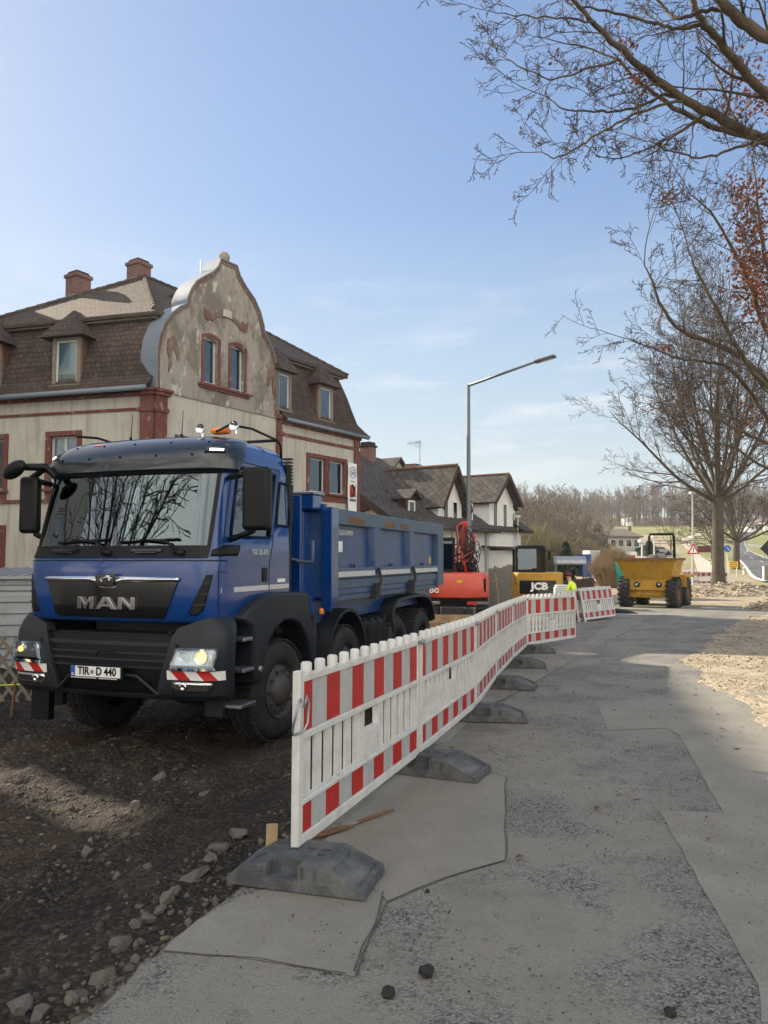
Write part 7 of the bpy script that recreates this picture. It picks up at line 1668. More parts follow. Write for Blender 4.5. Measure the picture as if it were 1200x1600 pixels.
# lattice fence and shed on the left
e = root('lattice_fence', 'grey weathered diagonal lattice fence beside the truck at the left edge', 'fence', (-5.6, 10.2, -.45), 0, world=True)
LA_, LB_ = Vector((-7.6, 10.0, -.5)), Vector((-4.05, 10.9, -.5)); t = (LB_-LA_).normalized(); ln = (LB_-LA_).length; nrm = Vector((-t.y,t.x,0))
for sg in (-1, 1):
    mb = MB(); 
    for k in range(-6, 28):
        x0 = k*.17; pts = []
        a = x0; b = x0+sg*.62
        za, zb = 0.0, .95
        if min(a, b) < 0 or max(a, b) > ln: continue
        A = LA_+t*a+Vector((0,0,za+.02*mn.noise(Vector((k,sg,0))))); B = LA_+t*b+Vector((0,0,zb+.03*mn.noise(Vector((k,sg,4))))); mb.bar(A+nrm*sg*.014, B+nrm*sg*.014, .022, .042)
    mb.build('lattice_slats', M['gwood'], e, bevel=.004)
for x in (.05, ln-.1): mb = MB(); p = LA_+t*x+nrm*.06; mb.tube([p, p+Vector((0,0,.9))], .045, 8); mb.build('post', M['gwood'], e)
e = root('metal_shed', 'low grey corrugated metal shed behind the lattice fence at the left edge', 'shed', (-8.5, 14.5, -.4), 0, world=True)
sa, sb = Vector((-11.5, 13.2, -.5)), Vector((-6.35, 14.2, -.5)); t = (sb-sa).normalized(); nrm = Vector((-t.y,t.x,0)); hz_ = 1.66
mb = MB(); 
def corr(a, b):
    p = sa+t*((sb-sa).length*a); z = b*hz_; k = (b*8) % 1; return p-nrm*(.035 if k < .42 else 0)+Vector((0,0,z))
mb.grid(corr, 2, 64); mb.obox((sa+sb)/2+nrm*1.2+Vector((0,0,hz_/2-.01)), t*((sb-sa).length/2-.02), nrm*1.15, Vector((0,0,hz_/2-.02))); mb.build('corrugated_wall', M['corr'], e, fix=False)
mb = MB(); mb.hexa([sa-t*.1-nrm*.15+Vector((0,0,hz_)), sb+t*.1-nrm*.15+Vector((0,0,hz_)), sb+t*.1+nrm*2.6+Vector((0,0,hz_+.12)), sa-t*.1+nrm*2.6+Vector((0,0,hz_+.12)), sa-t*.1-nrm*.15+Vector((0,0,hz_+.05)), sb+t*.1-nrm*.15+Vector((0,0,hz_+.05)), sb+t*.1+nrm*2.6+Vector((0,0,hz_+.17)), sa-t*.1+nrm*2.6+Vector((0,0,hz_+.17))])
for k in range(26): p = sa+t*(k*.2); mb.bar(p-nrm*.15+Vector((0,0,hz_+.062)), p+nrm*2.6+Vector((0,0,hz_+.18)), .05, .02)
mb.build('shed_roof', M['corr'], e)
mb = MB(); mb.tube([(-4.6,9.6,-.5),(-4.55,9.6,.02)], .018, 6); o = mb.build('iron_stake', M['rust'], None); tag(o, 'thin dark stake with a yellow string left of the truck', 'stake')
mb = MB(); mb.tube([(-7,9.2,-.08),(-4.57,9.6,-.02),(-3.9,9.4,.05)], .006, 4); mb.build('string', M['hivis'], o)

# ================================================================ BACKGROUND BUILDINGS AND THINGS
def simple_house(name, label, px0, px1, pyb, pyw, pyr, d, wall, roofm, depth=9, hip=.3, nwin=4, yaw=0):
    a = at(px0, pyb, d); b = at(px1, pyb, d); zb = tz((a.x+b.x)/2, d)-.5; zw = at(px0, pyw, d).z; zr = at(px0, pyr, d).z; w = b.x-a.x; cx = (a.x+b.x)/2
    e = root(name, label, 'house', (cx, d, zb), yaw)
    mb = MB(); mb.box(-w/2, w/2, 0, depth, 0, zw-zb); wl = mb.build('wall', wall, e)
    ov = .6; h0 = zw-zb; h1 = zr-zb; mb = MB(); V = [(-w/2-ov,-ov,h0),(w/2+ov,-ov,h0),(w/2+ov,depth+ov,h0),(-w/2-ov,depth+ov,h0),(-w/2+w*hip,depth/2,h1),(w/2-w*hip,depth/2,h1)]; V2 = [(x,y,z-.2) for x,y,z in V[:4]]
    mb.add(V+V2, [(0,1,5,4),(1,2,5),(2,3,4,5),(3,0,4),(6,7,1,0),(7,8,2,1),(8,9,3,2),(9,6,0,3),(9,8,7,6)]); rf = mb.build('roof', roofm, e)
    for k in range(nwin):
        x = -w/2+w*(k+.6)/nwin; mb = MB(); mb.box(x-.5, x+.5, -.04, .03, h0*.45, h0*.85); f = mb.build('window', M['white'], wl); mb = MB(); mb.box(x-.42, x+.42, -.06, -.041, h0*.48, h0*.82); mb.build('pane', M['gblack'], f)
    return e, rf
M['groof'] = mk_tile('brown grey roof', (.15,.115,.095), (.11,.09,.075), (.04,.035,.03), .4, .35)
e, rf = simple_house('bungalow', 'grey bungalow with a brown hipped roof below the green field', 940, 999, 868, 838, 824, 135, M['greyhouse'], M['groof'], 12, .22, 5, R(-6))
mb = MB(); mb.box(2.6,3.1,5.6,6.1,4.0,5.5); mb.build('chimney', M['brickc'], rf)
simple_house('far_house', 'small white farmhouse in front of the far wood', 979, 990, 815, 807, 801, 338, M['housewhite'], M['groof'], 8, .2, 2)
simple_house('far_house', 'low white building on the hill above the road bend at the right', 1172, 1192, 826, 820, 816, 260, M['housewhite'], M['groof'], 8, .1, 3)
simple_house('far_house', 'pale house on the hill at the right picture edge', 1195, 1225, 822, 814, 808, 280, M['cream'], M['groof'], 9, .15, 3)
simple_house('far_house', 'white house half hidden by brown trees behind the white gables', 828, 846, 812, 802, 795, 230, M['housewhite'], M['groof'], 9, .2, 2)
# open shelter, containers
q = at(893, 895, 42); e = root('open_shelter', 'small open shelter with a curved grey roof behind the yellow excavator', 'shelter', (q.x, 42, tz(q.x,42)), R(-10))
mb = MB(); n = 10
zt = at(893, 869, 42).z-tz(q.x,42)
V = []
for i in range(n+1): a = math.pi*i/n; V += [(-.95*1.0, -.9+0*a, 0)]
mb = MB(); mb.grid(lambda a, b: Vector((-.95+1.7*a, -.7*math.cos(b*math.pi)*1.0, zt-.45+.45*math.sin(b*math.pi))), 6, 12); o = mb.build('roof', M['corr'], e, smooth=1); sm_ = o.modifiers.new('s','SOLIDIFY'); sm_.thickness = .05
for x in (-.85, .68):
    for y in (-.65,.65): mb = MB(); mb.tube([(x,y,0),(x,y,zt-.42)], .04, 6); mb.build('post', M['steelpaint'], e)
for px0, px1, py0, py1, d, m_, lb in ((910,924,866,878,62,'bluesign','blue site container far behind the worker'),(922,938,860,880,64,'polewhite','white site container next to the blue one'),(792,811,862,880,47,'steelpaint','dark grey pitched shelter roof right of the lean-to')):
    a = at(px0, py1, d); b = at(px1, py0, d); e = root('container', lb, 'container', (a.x, d, a.z), 0); h_ = b.z-a.z; w_ = b.x-a.x; mb = MB(); mb.box(0, w_, 0, 2.4, -1.2, h_); c_ = mb.build('body', M[m_], e, bevel=.03); mb = MB()
    for k in range(9): mb.box(w_*(k+.3)/9, w_*(k+.6)/9, -.03, .0, -1.1, h_-.1)
    mb.build('ribs', M[m_], c_)
# teal tarpaulin and striped beacon beside the dumper
mb = MB(); mb.grid(lambda a, b: Vector((.0+.55*a-.25*b*0+.15*b, .05*math.sin(a*9+b*4), 1.45*(1-b)*(1-.22*a))), 8, 10); o = mb.build('tarpaulin', M['teal'], None, smooth=1); q = at(966, 925, 34); o.location = (q.x-.1, 34, tz(q.x,34)+.35); s_=o.modifiers.new('s','SOLIDIFY'); s_.thickness=.01; tag(o, 'teal tarpaulin hanging left behind the dumper', 'tarpaulin')
q = at(978, 925, 34.6); e = root('warning_beacon_board', 'red and white striped beacon board between tarpaulin and dumper skip', 'beacon board', (q.x, 34.6, tz(q.x,34.6)), 0); mb = MB()
for k in range(5): mb.hexa([(-.13,0,.5+k*.2),(.13,0,.4+k*.2),(.13,.02,.4+k*.2),(-.13,.02,.5+k*.2),(-.13,0,.7+k*.2),(.13,0,.6+k*.2),(.13,.02,.6+k*.2),(-.13,.02,.7+k*.2)], k % 2)
mb.build('board', [M['fred'], M['white']], e); mb = MB(); mb.tube([(0,.04,0),(0,.04,1.3)], .025, 6); mb.build('post', M['steel'], e)
q = at(987, 872, 66); e = root('info_board', 'small white and red board on a post left above the dumper', 'sign', (q.x, 66, tz(q.x,66)), 0); zz = at(987,862,66).z-tz(q.x,66); mb = MB(); mb.box(-.45,.45,0,.05,zz-1.3,zz,0); mb.box(-.3,.3,-.01,-.002,zz-.9,zz-.3,1); mb.build('board', [M['white'], M['fred']], e); mb = MB(); mb.tube([(0,.08,0),(0,.08,zz)], .05, 6); mb.build('post', M['steel'], e)
# bags / rubber mat by the stack
q = gp(965, 958); mb = MB(); mb.grid(lambda a, b: Vector((-.7+1.3*a, -.3+.6*b, .12*math.sin(a*3.1)*math.sin(b*3.1)+.03*mn.noise(Vector((a*6,b*6,0))))), 16, 10); o = mb.build('black_mat', M['black'], None, smooth=1); o.location = (q.x, q.y, q.z+.02); tag(o, 'black plastic sheet lying on the asphalt beside the spare panels', 'plastic sheet')
mb = MB(); mb.tube([(0,0,0),(0,0,.38)], .07, 10); mb.tube([(0,0,.37),(0,0,.40)], .085, 10); o = mb.build('pipe_stub', M['steel'], None, smooth=40); q = gp(960, 955); o.location = (q.x-.15, q.y+.4, q.z-.05); tag(o, 'short grey pipe stub standing beside the black plastic sheet', 'pipe')
# rust coloured low beam barrier far away
q = hit(1090, 866); mb = MB(); w = 24*q.y/1200; mb.box(0, w, 0, .3, .2, 1.5*q.y/120*.8); o = mb.build('dark_red_barrier', M['maroon'], None, bevel=.03); o.location = (q.x, q.y, tz(q.x,q.y)); tag(o, 'long dark red barrier across the far end of the site track', 'barrier')
for i, (px, py, w, h, mt, lb) in enumerate(((1012,866,8,6,'black','dark parked car right of the bungalow'),(945,882,14,5,'chassis','dark parked car below the bungalow'),(1030,868,6,5,'steel','silver parked car behind the roll bar'))):
    q = hit(px, py); s = q.y/1200; e = root('parked_car', lb, 'car', (q.x, q.y, tz(q.x,q.y)), R(90 if i == 1 else 80), 'cars parked near the bungalow')
    Lc = 4.3; mb = MB(); mb.prism([(-2.1,.3),(-2.15,.7),(-1.9,.85),(-1.1,.95),(-.6,1.4),(.8,1.42),(1.5,1.0),(2.1,.9),(2.15,.3)], (-.85,0,0), (0,1,0), (0,0,1), (1.7,0,0)); bd = mb.build('body', M[mt], e, bevel=.08, bseg=3); mb = MB(); mb.prism([(-1.0,.97),(-.58,1.34),(.75,1.36),(1.35,1.0)], (-.86,0,0), (0,1,0), (0,0,1), (1.72,0,0)); mb.build('windows', M['gblack'], bd)
    for y in (-1.35,1.35):
        for x in (-.8,.8): mb = MB(); mb.lathe([(0,-.1),(.32,-.1),(.33,0),(.32,.1),(0,.1)], (x,y,.32), (1,0,0), 16); mb.build('wheel', M['tyre'], e)
# low boundary fence / hedge line below the field
q = Vector((16, 150, 0)); e = root('paddock_fence', 'brown post and rail fence along the lower edge of the green field', 'fence', (20,150,tz(20,150)), 0, world=True); mb = MB()
for k in range(30):
    x = 14+k*2.0; y = 150+.3*k; z = tz(x,y); mb.box(x-.06,x+.06,y-.06,y+.06,z-.2,z+1.3)
    z2 = tz(x+2,y+.3)
    for hh in (.6,1.15): mb.bar((x,y,z+hh),(x+2,y+.3,z2+hh),.05,.14)
mb.build('rails', M['gwood'], e)

# ================================================================ TREES
class TB:            # fast branch collector
    def __init__(s): s.V = []; s.T = []; s.n = 0
    def tube(s, pts, rad, n):
        P = np.asarray(pts, float); k = len(P); D = np.gradient(P, axis=0); D /= (np.linalg.norm(D, axis=1)[:, None]+1e-9)
        ref = np.array([0,0,1.0]) if abs(D[0][2]) < .9 else np.array([1.0,0,0])
        A = np.cross(D, ref); A /= (np.linalg.norm(A, axis=1)[:, None]+1e-9); B = np.cross(A, D)
        t = np.arange(n)*2*np.pi/n; ct = np.cos(t); st = np.sin(t)
        V = P[:, None, :]+(A[:, None, :]*ct[None, :, None]+B[:, None, :]*st[None, :, None])*np.asarray(rad, float)[:, None, None]
        i = np.arange(k-1)[:, None]*n; j = np.arange(n)[None, :]; j2 = (j+1) % n
        T = np.stack([i+j, i+j2, i+n+j2, i+n+j], -1).reshape(-1, 4)+s.n
        s.V.append(V.reshape(-1, 3)); s.T.append(T); s.n += k*n
    def build(s, name, mat, parent=None, smooth=True): return fastmesh(name, np.concatenate(s.V), np.concatenate(s.T), mat, parent, smooth)
def rv(rg): v = rg.normal(size=3); return v/np.linalg.norm(v)
def branch(tb, tw, rg, p, d, L_, r, lev, P, tips=None):
    """recursive limb; P = dict(levels, up, wob, nch, ratio, ang, tw_r)"""
    seg = P['seg'][min(lev, len(P['seg'])-1)]; pts = [p.copy()]; rad = [r]; dirs = [d]
    q = p.copy(); dd = d.copy(); st = L_/seg; r1 = r*P.get('taper', .35)
    for i in range(seg):
        dd = dd+rv(rg)*P['wob']*(1+.3*lev)+np.array([0,0,P['up'][min(lev, len(P['up'])-1)]]); dd /= np.linalg.norm(dd); q = q+dd*st; pts.append(q.copy()); dirs.append(dd.copy()); rad.append(max(P['rmin'], r+(r1-r)*(i+1)/seg))
    (tb if lev < P['split'] else tw).tube(pts, rad, P['sides'][min(lev, len(P['sides'])-1)])
    if tips is not None and lev >= P['levels']-1: tips.append(pts[-1])
    if lev >= P['levels']: return
    n = P['nch'][lev]; n = max(1, int(round(n*rg.uniform(.8, 1.2))))
    for c in range(n):
        t = P['t0'][lev]+(1-P['t0'][lev])*(c+rg.uniform(.1,.9))/n; i = min(seg-1, int(t*seg)); f = t*seg-i
        pp = pts[i]*(1-f)+pts[i+1]*f; bd = dirs[i]
        s = np.cross(bd, rv(rg)); s /= np.linalg.norm(s)+1e-9; a = rg.uniform(*P['ang'][min(lev, len(P['ang'])-1)])
        nd = bd*math.cos(a)+s*math.sin(a); rr = rad[i]*P['rr'][lev]*rg.uniform(.7, 1.1)
        branch(tb, tw, rg, pp, nd, L_*P['lr'][lev]*rg.uniform(.7, 1.15)*(1-.35*t), max(P['rmin'], rr), lev+1, P, tips)
def bare_tree(name, label, base, H, trunk_h, trunk_r, seed, P, nlimb, spread, lean=(0,0), group=None, mats=None, cat='tree', clipx=None):
    rg = np.random.RandomState(seed); e = root(name, label, cat, base, 0, group); tb = TB(); tw = TB()
    n = 9; pts = [np.array([lean[0]*t*t+.05*math.sin(3*t+seed), lean[1]*t*t, trunk_h*t-.2]) for t in np.linspace(0,1,n)]; rad = [trunk_r*(1.45 if i == 0 else 1.12 if i == 1 else 1-.20*i/n) for i in range(n)]
    tb.tube(pts, rad, 14)
    top = pts[-1]
    for k in range(nlimb):
        az = 2.4*k+rg.uniform(-.3,.3); u = (k+.5)/nlimb; el = R(spread[0])+(R(spread[1])-R(spread[0]))*u**.8+rg.uniform(-.08,.08)
        st = top-np.array([0,0,rg.uniform(0,1)*P.get('zone', .22)*trunk_h*(1-u)]); Lb = (H-trunk_h)*(P.get('len0', .72)+(1-P.get('len0',.72))*u)*rg.uniform(.9,1.1)
        d = np.array([math.cos(az)*math.cos(el), math.sin(az)*math.cos(el), math.sin(el)])
        branch(tb, tw, rg, st, d, Lb, trunk_r*rg.uniform(.25,.38), 0, P)
    tb.build('trunk', (mats or (M['bark'],M['twig']))[0], e); tw.build('crown', (mats or (M['bark'],M['twig']))[1], e, smooth=False)
    return e
BIGP = dict(levels=4, split=2, seg=[9,6,5,4,2], up=[.055,.05,.03,.0], wob=.10, nch=[11,7,6,3], t0=[.15,.12,.1,.1], ang=[(.45,.85),(.4,.9),(.4,1.0),(.4,1.1)], rr=[.52,.55,.6,.7], lr=[.50,.48,.45,.5], sides=[8,5,3,3,3], rmin=.009, taper=.16, len0=.62)
bt = at(1124, 918, 50)
bare_tree('bare_tree', 'big bare tree with a broad fan of branches standing right beyond the dumper', Vector((bt.x, 50, tz(bt.x, 50)-.1)), 20.5, 6.2, .40, 11, BIGP, 17, (24, 86))
SMP = dict(BIGP); SMP.update(levels=3, seg=[7,5,4,2], nch=[8,6,4], t0=[.2,.15,.1], rmin=.022, up=[.04,.02,0], wob=.14, len0=.85, taper=.25)
q = hit(1151, 890); bare_tree('bare_tree', 'low spreading bare tree between the big tree and the country road', Vector((q.x, q.y, tz(q.x,q.y))), 13.0, 3.6, .42, 5, SMP, 13, (8, 70))
q = hit(1114, 874); bare_tree('bare_tree', 'small bare tree left behind the big trunk by the dark red barrier', Vector((q.x, q.y, tz(q.x,q.y))), 9.5, 2.6, .30, 8, SMP, 11, (5, 70))
q = hit(1048, 868); bare_tree('bare_tree', 'airy bare tree in front of the green field above the roll bar', Vector((q.x, q.y, tz(q.x,q.y))), 10, 2.0, .15, 18, dict(SMP, rmin=.016, nch=[6,4,3]), 8, (40, 85))
bare_tree('bare_tree', 'bare tree outside the picture that mirrors in the windscreen of the truck', Vector((-10.5, 3.2, -.4)), 11, 3.0, .22, 44, dict(SMP, rmin=.014, nch=[7,5,4]), 12, (20, 85))
# scrub and trees behind the yellow excavator
gl = 'brown bare trees behind the white houses'
spec = [(806,90,11,'bare tree close to the right end of the white houses'),(826,80,10.5,'bare tree above the yellow excavator cab, left one'),(846,95,12.5,'bare tree above the yellow excavator cab, right one'),(872,84,11.5,'tallest brown bare tree left of the bungalow'),(892,110,11,'bare tree with thin upright twigs left of the bungalow'),(912,96,8.5,'small bare tree just left of the dark conifer'),(815,130,13,'farther bare tree behind the white house end'),(858,140,14,'farther bare tree rising behind the brown scrub')]
MIDP = dict(levels=3, split=1, seg=[5,4,3,2], up=[.06,.03,.0], wob=.15, nch=[8,6,4], t0=[.15,.1,.1], ang=[(.4,.9),(.4,1.0),(.4,1.1)], rr=[.55,.6,.7], lr=[.5,.5,.5], sides=[5,3,3,3], rmin=.03, taper=.25, len0=.8)
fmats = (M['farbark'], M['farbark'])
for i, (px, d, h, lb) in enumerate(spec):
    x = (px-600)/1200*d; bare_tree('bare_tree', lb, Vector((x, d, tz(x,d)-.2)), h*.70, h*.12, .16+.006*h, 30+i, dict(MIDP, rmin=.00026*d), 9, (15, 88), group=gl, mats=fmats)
def bush(name, label, base, H, W_, seed, n, mat, r=.012, group=None, cat='bush'):
    rg = np.random.RandomState(seed); e = root(name, label, cat, base, 0, group); tw = TB()
    for i in range(n):
        a = rg.uniform(0, 6.28); q = rg.uniform(0,1)**.6; tip = np.array([math.cos(a)*q*W_, math.sin(a)*q*W_, H*(1-.55*q*q)*rg.uniform(.75,1.05)]); b0 = tip*np.array([.5,.5,0])+rv(rg)*.1; b0[2] = 0; mid_ = (b0+tip)/2+rv(rg)*.12*H*.4+np.array([0,0,.1*H]); tw.tube([b0, mid_, tip], [r, r*.8, r*.5], 3)
        for k in range(3): t2 = mid_+(tip-mid_)*rg.uniform(0,.8); tw.tube([t2, t2+rv(rg)*H*.16+np.array([0,0,.12*H])], [r*.6, r*.4], 3)
    tw.build('twigs', mat, e, smooth=False); return e
q = Vector(((958-600)/1200*52, 52, 0)); bush('straw_bush', 'dense straw coloured leafless bush left behind the dumper', Vector((q.x, 52, tz(q.x,52))), 2.7, 1.75, 3, 1900, M['reed'], .011)
for i, (px, d, h, w, lb) in enumerate(((818,62,4.6,2.4,'yellowish leafless bush left above the yellow excavator'),(842,66,5.0,2.6,'yellowish leafless bush straight above the yellow excavator'),(866,64,4.2,2.2,'yellowish leafless bush right above the yellow excavator'),(905,90,4.0,2.8,'brown bush behind the open shelter'),(800,58,4.0,2.0,'low bush at the end of the white lean-to'))):
    x = (px-600)/1200*d; bush('leafless_bush', lb, Vector((x, d, tz(x,d)-.1)), h, w, 50+i, 800, mk('twig bush', (.22,.19,.11), .9, 0, .3, 1), .020, 'leafless bushes behind the yellow excavator')
def conifer(label, base, H, W_, seed, n=2600, group=None):
    rg = np.random.RandomState(seed); e = root('conifer', label, 'conifer', base, 0, group); tb = TB(); tb.tube([[0,0,0],[0,0,H*.9]], [.12,.04], 6); tb.build('trunk', M['bark'], e)
    V = []; T = []
    for i in range(n):
        z = rg.uniform(.04,1)**.8; rad = W_*(1-z)**.75*rg.uniform(.5,1.08)*(1+.2*math.sin(z*22)); a = rg.uniform(0,6.28); c = np.array([math.cos(a)*rad, math.sin(a)*rad, z*H]); s = rg.uniform(.10,.28); u = rv(rg); v = np.cross(u, rv(rg)); v /= np.linalg.norm(v); k = len(V); V += [c-u*s, c+v*s*.45, c+u*s, c-v*s*.45]; T.append((k,k+1,k+2,k+3))
    fastmesh('crown', np.array(V), np.array(T), M['ever'], e); return e
for px, d, h, w, lb in ((935,118,5.6,2.2,'dark conifer in front of the bungalow wall'),(926,100,3.2,1.6,'low dark shrub left of the dark conifer'),(884,60,3.4,1.0,'narrow dark evergreen right of the yellow excavator'),(1014,128,2.6,1.8,'dark round evergreen right of the bungalow')):
    x = (px-600)/1200*d; conifer(lb, Vector((x, d, tz(x,d)-.1)), h, w, int(px), group='dark evergreens around the bungalow')
# the wood on the hill : one mass
rg = np.random.RandomState(77); tw = TB()
for i in range(900):
    d = 336+150*rg.rand()**1.5; x = rg.uniform(-.02, .80)*d if i > 60 else rg.uniform(.0,.5)*d; z = tz(x, d); H = rg.uniform(13, 20)*(1+.12*math.sin(x*.05)); 
    if (x/d) > .52: H *= .72
    b = np.array([x, d, z-.5]); lean = rv(rg)*.5
    tw.tube([b, b+np.array([lean[0],lean[1],H*.5]), b+np.array([lean[0]*1.5,lean[1],H])], [.26,.17,.05], 4)
    for k in range(22):
        t = rg.uniform(.18,.98); p = b+np.array([lean[0]*t,0,H*t]); a = rg.uniform(0,6.28); l = H*(.34*(1.12-t)+.05); e_ = rg.uniform(.5,1.2); q = p+np.array([math.cos(a)*math.cos(e_), math.sin(a)*math.cos(e_), math.sin(e_)])*l; tw.tube([p, q], [.10,.05], 3)
        for m_ in range(2): s = p+(q-p)*rg.uniform(.3,.9); tw.tube([s, s+(rv(rg)+np.array([0,0,.7]))*l*.33], [.055,.03], 3)
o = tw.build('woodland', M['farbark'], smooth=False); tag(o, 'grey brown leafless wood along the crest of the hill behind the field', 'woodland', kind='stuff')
# far hill trees to the left above the bushes
tw = TB()
for i in range(150):
    d = rg.uniform(180, 300); x = rg.uniform(.15, .30)*d; z = tz(x, d); H = rg.uniform(5, 9); b = np.array([x, d, z-.5]); tw.tube([b, b+np.array([0,0,H])], [.14,.04], 3)
    for k in range(20):
        t = rg.uniform(.2,.98); p = b+np.array([0,0,H*t]); a = rg.uniform(0,6.28); l = H*(.36*(1.1-t)+.06); q = p+np.array([math.cos(a)*.7,math.sin(a)*.7,.8])*l; tw.tube([p,q],[.06,.03],3)
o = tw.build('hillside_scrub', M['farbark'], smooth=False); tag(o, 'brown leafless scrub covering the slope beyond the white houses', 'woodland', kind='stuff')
# ---- the oaks on the right whose limbs hang into the picture
OAKP = dict(levels=3, split=1, seg=[6,5,4,2], up=[.0,.015,.02,.0], wob=.20, nch=[5,4,3], t0=[.12,.12,.1], ang=[(.5,1.05),(.4,1.1),(.4,1.2)], rr=[.55,.6,.7], lr=[.55,.5,.5], sides=[6,4,3,3], rmin=.0026, taper=.3)
def limb(tb, tw, rg, pix, dep, r0, r1, P, nside, lside, tips, lev=0, side_t0=.05):
    pts = [np.array(at(px, py, d)) for (px, py), d in zip(pix, dep)]
    k = 5; Q = []
    for i in range(len(pts)-1):
        p0 = pts[max(i-1,0)]; p1 = pts[i]; p2 = pts[i+1]; p3 = pts[min(i+2,len(pts)-1)]
        for j in range(k): t = j/k; Q.append(.5*((2*p1)+(p2-p0)*t+(2*p0-5*p1+4*p2-p3)*t*t+(3*p1-p0-3*p2+p3)*t**3))
    Q.append(pts[-1]); Q = [q+rv(rg)*.012 for q in Q]; n = len(Q); rad = [r0+(r1-r0)*i/(n-1) for i in range(n)]
    tb.tube(Q, rad, 9)
    nside = max(3, int(nside*.8))
    for c in range(nside):
        t = side_t0+(1-side_t0)*(c+rg.rand())/nside; i = min(n-2, int(t*(n-1))); d = Q[i+1]-Q[i]; d /= np.linalg.norm(d); s = np.cross(d, rv(rg)); s /= np.linalg.norm(s); a = rg.uniform(.5,1.15)
        branch(tb, tw, rg, Q[i], d*math.cos(a)+s*math.sin(a), lside*rg.uniform(.6,1.2)*(1-.3*t), rad[i]*rg.uniform(.22,.42), lev, P, tips)
    branch(tb, tw, rg, Q[-1], (Q[-1]-Q[-2])/np.linalg.norm(Q[-1]-Q[-2]), lside, r1, lev, P, tips)
rg = np.random.RandomState(5)
OB = Vector((7.6, 7.6, tz(7.6, 7.6)-.1)); OK = root('oak_tree', 'near oak whose thick knotty limbs hang in from the top right corner', 'tree', OB, 0, world=True)
tb = TB(); tw = TB(); tips = []; D = 7.2
trunk_top = np.array([7.4, 7.5, 5.2])
tb.tube([np.array(OB), np.array(OB)+[-.02,0,1.5], np.array(OB)+[-.1,0,3.2], trunk_top, trunk_top+[.1,.3,2.0], trunk_top+[.3,.5,4.5]], [.42,.33,.30,.27,.2,.12], 16)
def conn(pt, d, r): 
    q = np.array(at(pt[0], pt[1], d)); mid_ = (q+trunk_top)/2+np.array([0,0,.15]); tb.tube([trunk_top-np.array([0,0,.6]), mid_, q], [r*1.5, r*1.2, r], 9)
limbs = [
 ([(1215,218),(1180,212),(1120,182),(1060,150),(1000,102),(956,64),(912,20),(890,-8)], [7.4,7.3,7.0,6.8,6.6,6.5,6.4,6.3], .098,.028, 11, 1.3),
 ([(1215,228),(1160,212),(1110,198),(1040,160),(1000,128),(962,92)], [7.6,7.5,7.3,7.2,7.1,7.1], .065,.022, 8, 1.2),
 ([(1220,166),(1196,150),(1160,108),(1128,72),(1096,32),(1078,-8)], [6.9,6.8,6.6,6.5,6.4,6.4], .085,.05, 8, 1.3),
 ([(1220,70),(1170,40),(1130,5),(1110,-20)], [6.2,6.1,6.0,6.0], .095,.07, 5, 1.2),
 ([(1098,36),(1060,44),(1020,36),(962,20),(900,8),(880,-6)], [6.45,6.5,6.6,6.7,6.9,7.0], .034,.014, 8, 1.1),
 ([(1140,12),(1104,16),(1064,28),(1040,16),(1022,-6)], [6.1,6.2,6.3,6.4,6.4], .036,.02, 6, 1.0),
 ([(1062,150),(1032,150),(980,172),(930,174),(880,168),(852,150)], [6.8,6.8,6.9,7.0,7.1,7.2], .030,.010, 8, 1.0),
 ([(1066,158),(1000,176),(944,204),(900,232),(866,246),(846,236)], [6.8,6.8,6.7,6.6,6.6,6.6], .026,.008, 8, .8),
 ([(1088,192),(1020,228),(960,248),(924,236)], [7.3,7.2,7.2,7.1], .020,.007, 7, .7),
 ([(1204,218),(1150,232),(1100,246),(1060,240),(1030,230)], [7.3,7.2,7.1,7.1,7.0], .030,.010, 7, .8),
 ([(972,94),(912,108),(860,124),(800,96),(776,82)], [6.5,6.6,6.7,6.8,6.9], .020,.006, 8, .8),
 ([(930,36),(880,28),(830,26),(790,22),(760,14)], [6.4,6.5,6.6,6.7,6.8], .018,.006, 7, .8),
 ([(1084,194),(1080,222),(1074,262),(1058,290)], [7.3,7.2,7.1,7.0], .014,.006, 4, .5),
 ([(1150,190),(1120,120),(1110,90),(1096,60)], [7.1,7.2,7.3,7.4], .022,.012, 5, .8),
]
for pix, dep, r0, r1, ns_, ls in limbs: limb(tb, tw, rg, pix, dep, r0*.56, r1*.50, OAKP, ns_, ls*.78, tips)
for pt, d, r in (((1215,222),7.45,.065),((1220,166),6.9,.055),((1220,70),6.2,.062)): conn(pt, d, r)
tb.build('trunk', M['barko'], OK).matrix_parent_inverse = Matrix(WINV[OK.name]); tw.build('crown', M['twig'], OK, smooth=False).matrix_parent_inverse = Matrix(WINV[OK.name])
LP_ = []
def clusters(spots):
    for px, py, d, n, s in spots:
        c = np.array(at(px, py, d))
        for i in range(n): LP_.append(c+rg.normal(size=3)*s)
clusters([(980,78,6.6,26,.05),(974,70,6.6,16,.04),(990,122,6.7,20,.05),(998,138,6.7,20,.05),(1012,150,6.7,14,.04),(870,82,6.7,10,.04),(1046,304,7.0,16,.04),(1038,312,7.0,10,.03),(1094,142,7.2,6,.03)])
for i in range(26): clusters([(rg.uniform(1140,1215), rg.uniform(88,190), 6.8+rg.rand(), 18, .07)])
lo = leaves('withered_leaves', '', LP_, M['leafb'], 4, .016, .034, None, 1); lo.parent = OK; lo.matrix_parent_inverse = Matrix(WINV[OK.name])
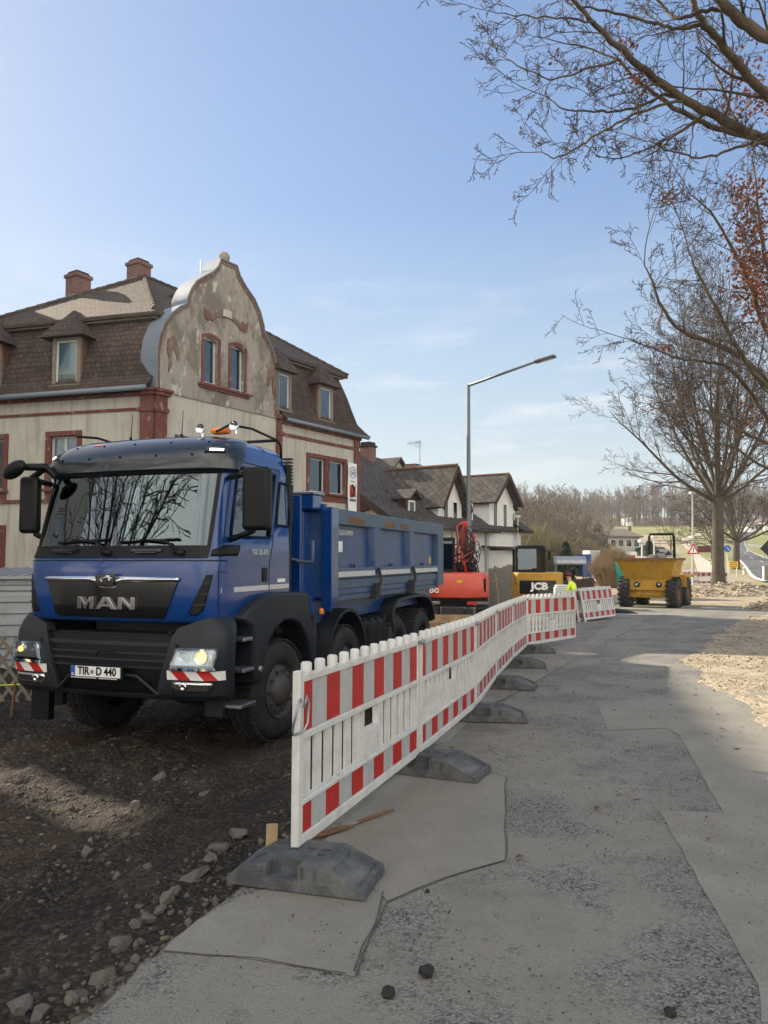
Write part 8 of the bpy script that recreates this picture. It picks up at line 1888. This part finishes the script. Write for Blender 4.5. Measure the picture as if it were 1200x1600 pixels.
# second oak further along
rg = np.random.RandomState(15)
O2 = Vector((11.2, 15.2, tz(11.2,15.2)-.1)); OK2 = root('oak_tree', 'second oak at the right edge with hanging clumps of red brown leaves', 'tree', O2, 0, world=True)
tb = TB(); tw = TB(); trunk_top = np.array([11.0, 15.0, 3.6]); tb.tube([np.array(O2), np.array(O2)+[0,0,1.5], trunk_top, trunk_top+[.2,.2,3.5], trunk_top+[.2,.2,7]], [.42,.34,.30,.22,.12], 14)
OAK2 = dict(OAKP, rmin=.0045, up=[.03,.02,.01])
limbs2 = [
 ([(1222,650),(1200,600),(1153,555),(1102,532),(1062,515),(1030,472),(1020,440),(1006,412)], [15,14.8,14.4,14,13.8,13.6,13.5,13.5], .080,.014, 12, 1.6),
 ([(1222,620),(1185,590),(1150,540),(1118,480),(1092,430),(1075,390)], [14.4,14.2,14,13.8,13.7,13.6], .075,.014, 11, 1.7),
 ([(1222,700),(1196,650),(1170,610),(1138,575),(1100,565),(1060,560),(1010,540),(975,528)], [15.2,15,14.8,14.6,14.5,14.4,14.3,14.3], .060,.010, 12, 1.3),
 ([(1222,698),(1180,684),(1140,664),(1105,642),(1085,640)], [14,13.9,13.8,13.7,13.7], .050,.014, 9, 1.2),
 ([(1222,560),(1190,500),(1170,440),(1140,380),(1110,330),(1075,300)], [14,13.9,13.7,13.6,13.5,13.4], .070,.012, 11, 1.6),
 ([(1222,480),(1195,400),(1185,330),(1180,280)], [13.4,13.3,13.2,13.2], .06,.02, 8, 1.4),
 ([(1222,740),(1185,725),(1150,700),(1120,690),(1090,660)], [15,15,14.9,14.8,14.7], .04,.012, 8, 1.1),
]
tips = []
for pix, dep, r0, r1, ns_, ls in limbs2:
    limb(tb, tw, rg, pix, dep, r0*.8, r1*.8, OAK2, ns_, ls, tips); conn(pix[0], dep[0], r0*.8)
tb.build('trunk', M['barko'], OK2).matrix_parent_inverse = Matrix(WINV[OK2.name]); tw.build('crown', M['twig'], OK2, smooth=False).matrix_parent_inverse = Matrix(WINV[OK2.name])
LP_ = []
for i in range(75):
    py = rg.uniform(285,500); px = 1150+(py-290)*.10+abs(rg.normal())*30; clusters([(min(px,1240), py, 12.6+rg.rand()*1.5, 22, .16)])
clusters([(1172,660,13.8,30,.15),(1165,640,13.8,20,.12),(1040,545,14,14,.08),(1085,535,13.9,10,.08),(1030,495,13.7,8,.06),(1190,470,13.4,60,.2),(1150,300,13,30,.15)])
lo = leaves('withered_leaves', '', LP_, M['leafb'], 6, .03, .065, None, 1); lo.parent = OK2; lo.matrix_parent_inverse = Matrix(WINV[OK2.name])
# smooth-shade fix for bevelled pieces is not needed; finish
for o in list(bpy.data.objects):
    if o.type == 'EMPTY': o.empty_display_size = .2

# ================================================================ HAZE
mb = MB(); mb.box(-1500, 1500, -60, 1600, -3, 90); hz_o = mb.build('haze', mk('x', (1,1,1)), None)
hm_ = bpy.data.materials.new('thin haze'); hm_.use_nodes = True; t_ = hm_.node_tree; t_.nodes.clear(); o1 = t_.nodes.new('ShaderNodeOutputMaterial'); pv = t_.nodes.new('ShaderNodeVolumePrincipled')
pv.inputs['Color'].default_value = (.86,.91,1,1); pv.inputs['Density'].default_value = .0003; pv.inputs['Anisotropy'].default_value = .3; t_.links.new(pv.outputs[0], o1.inputs['Volume'])
hz_o.data.materials.clear(); hz_o.data.materials.append(hm_); tag(hz_o, 'thin bright haze over the valley', None, None, 'stuff')
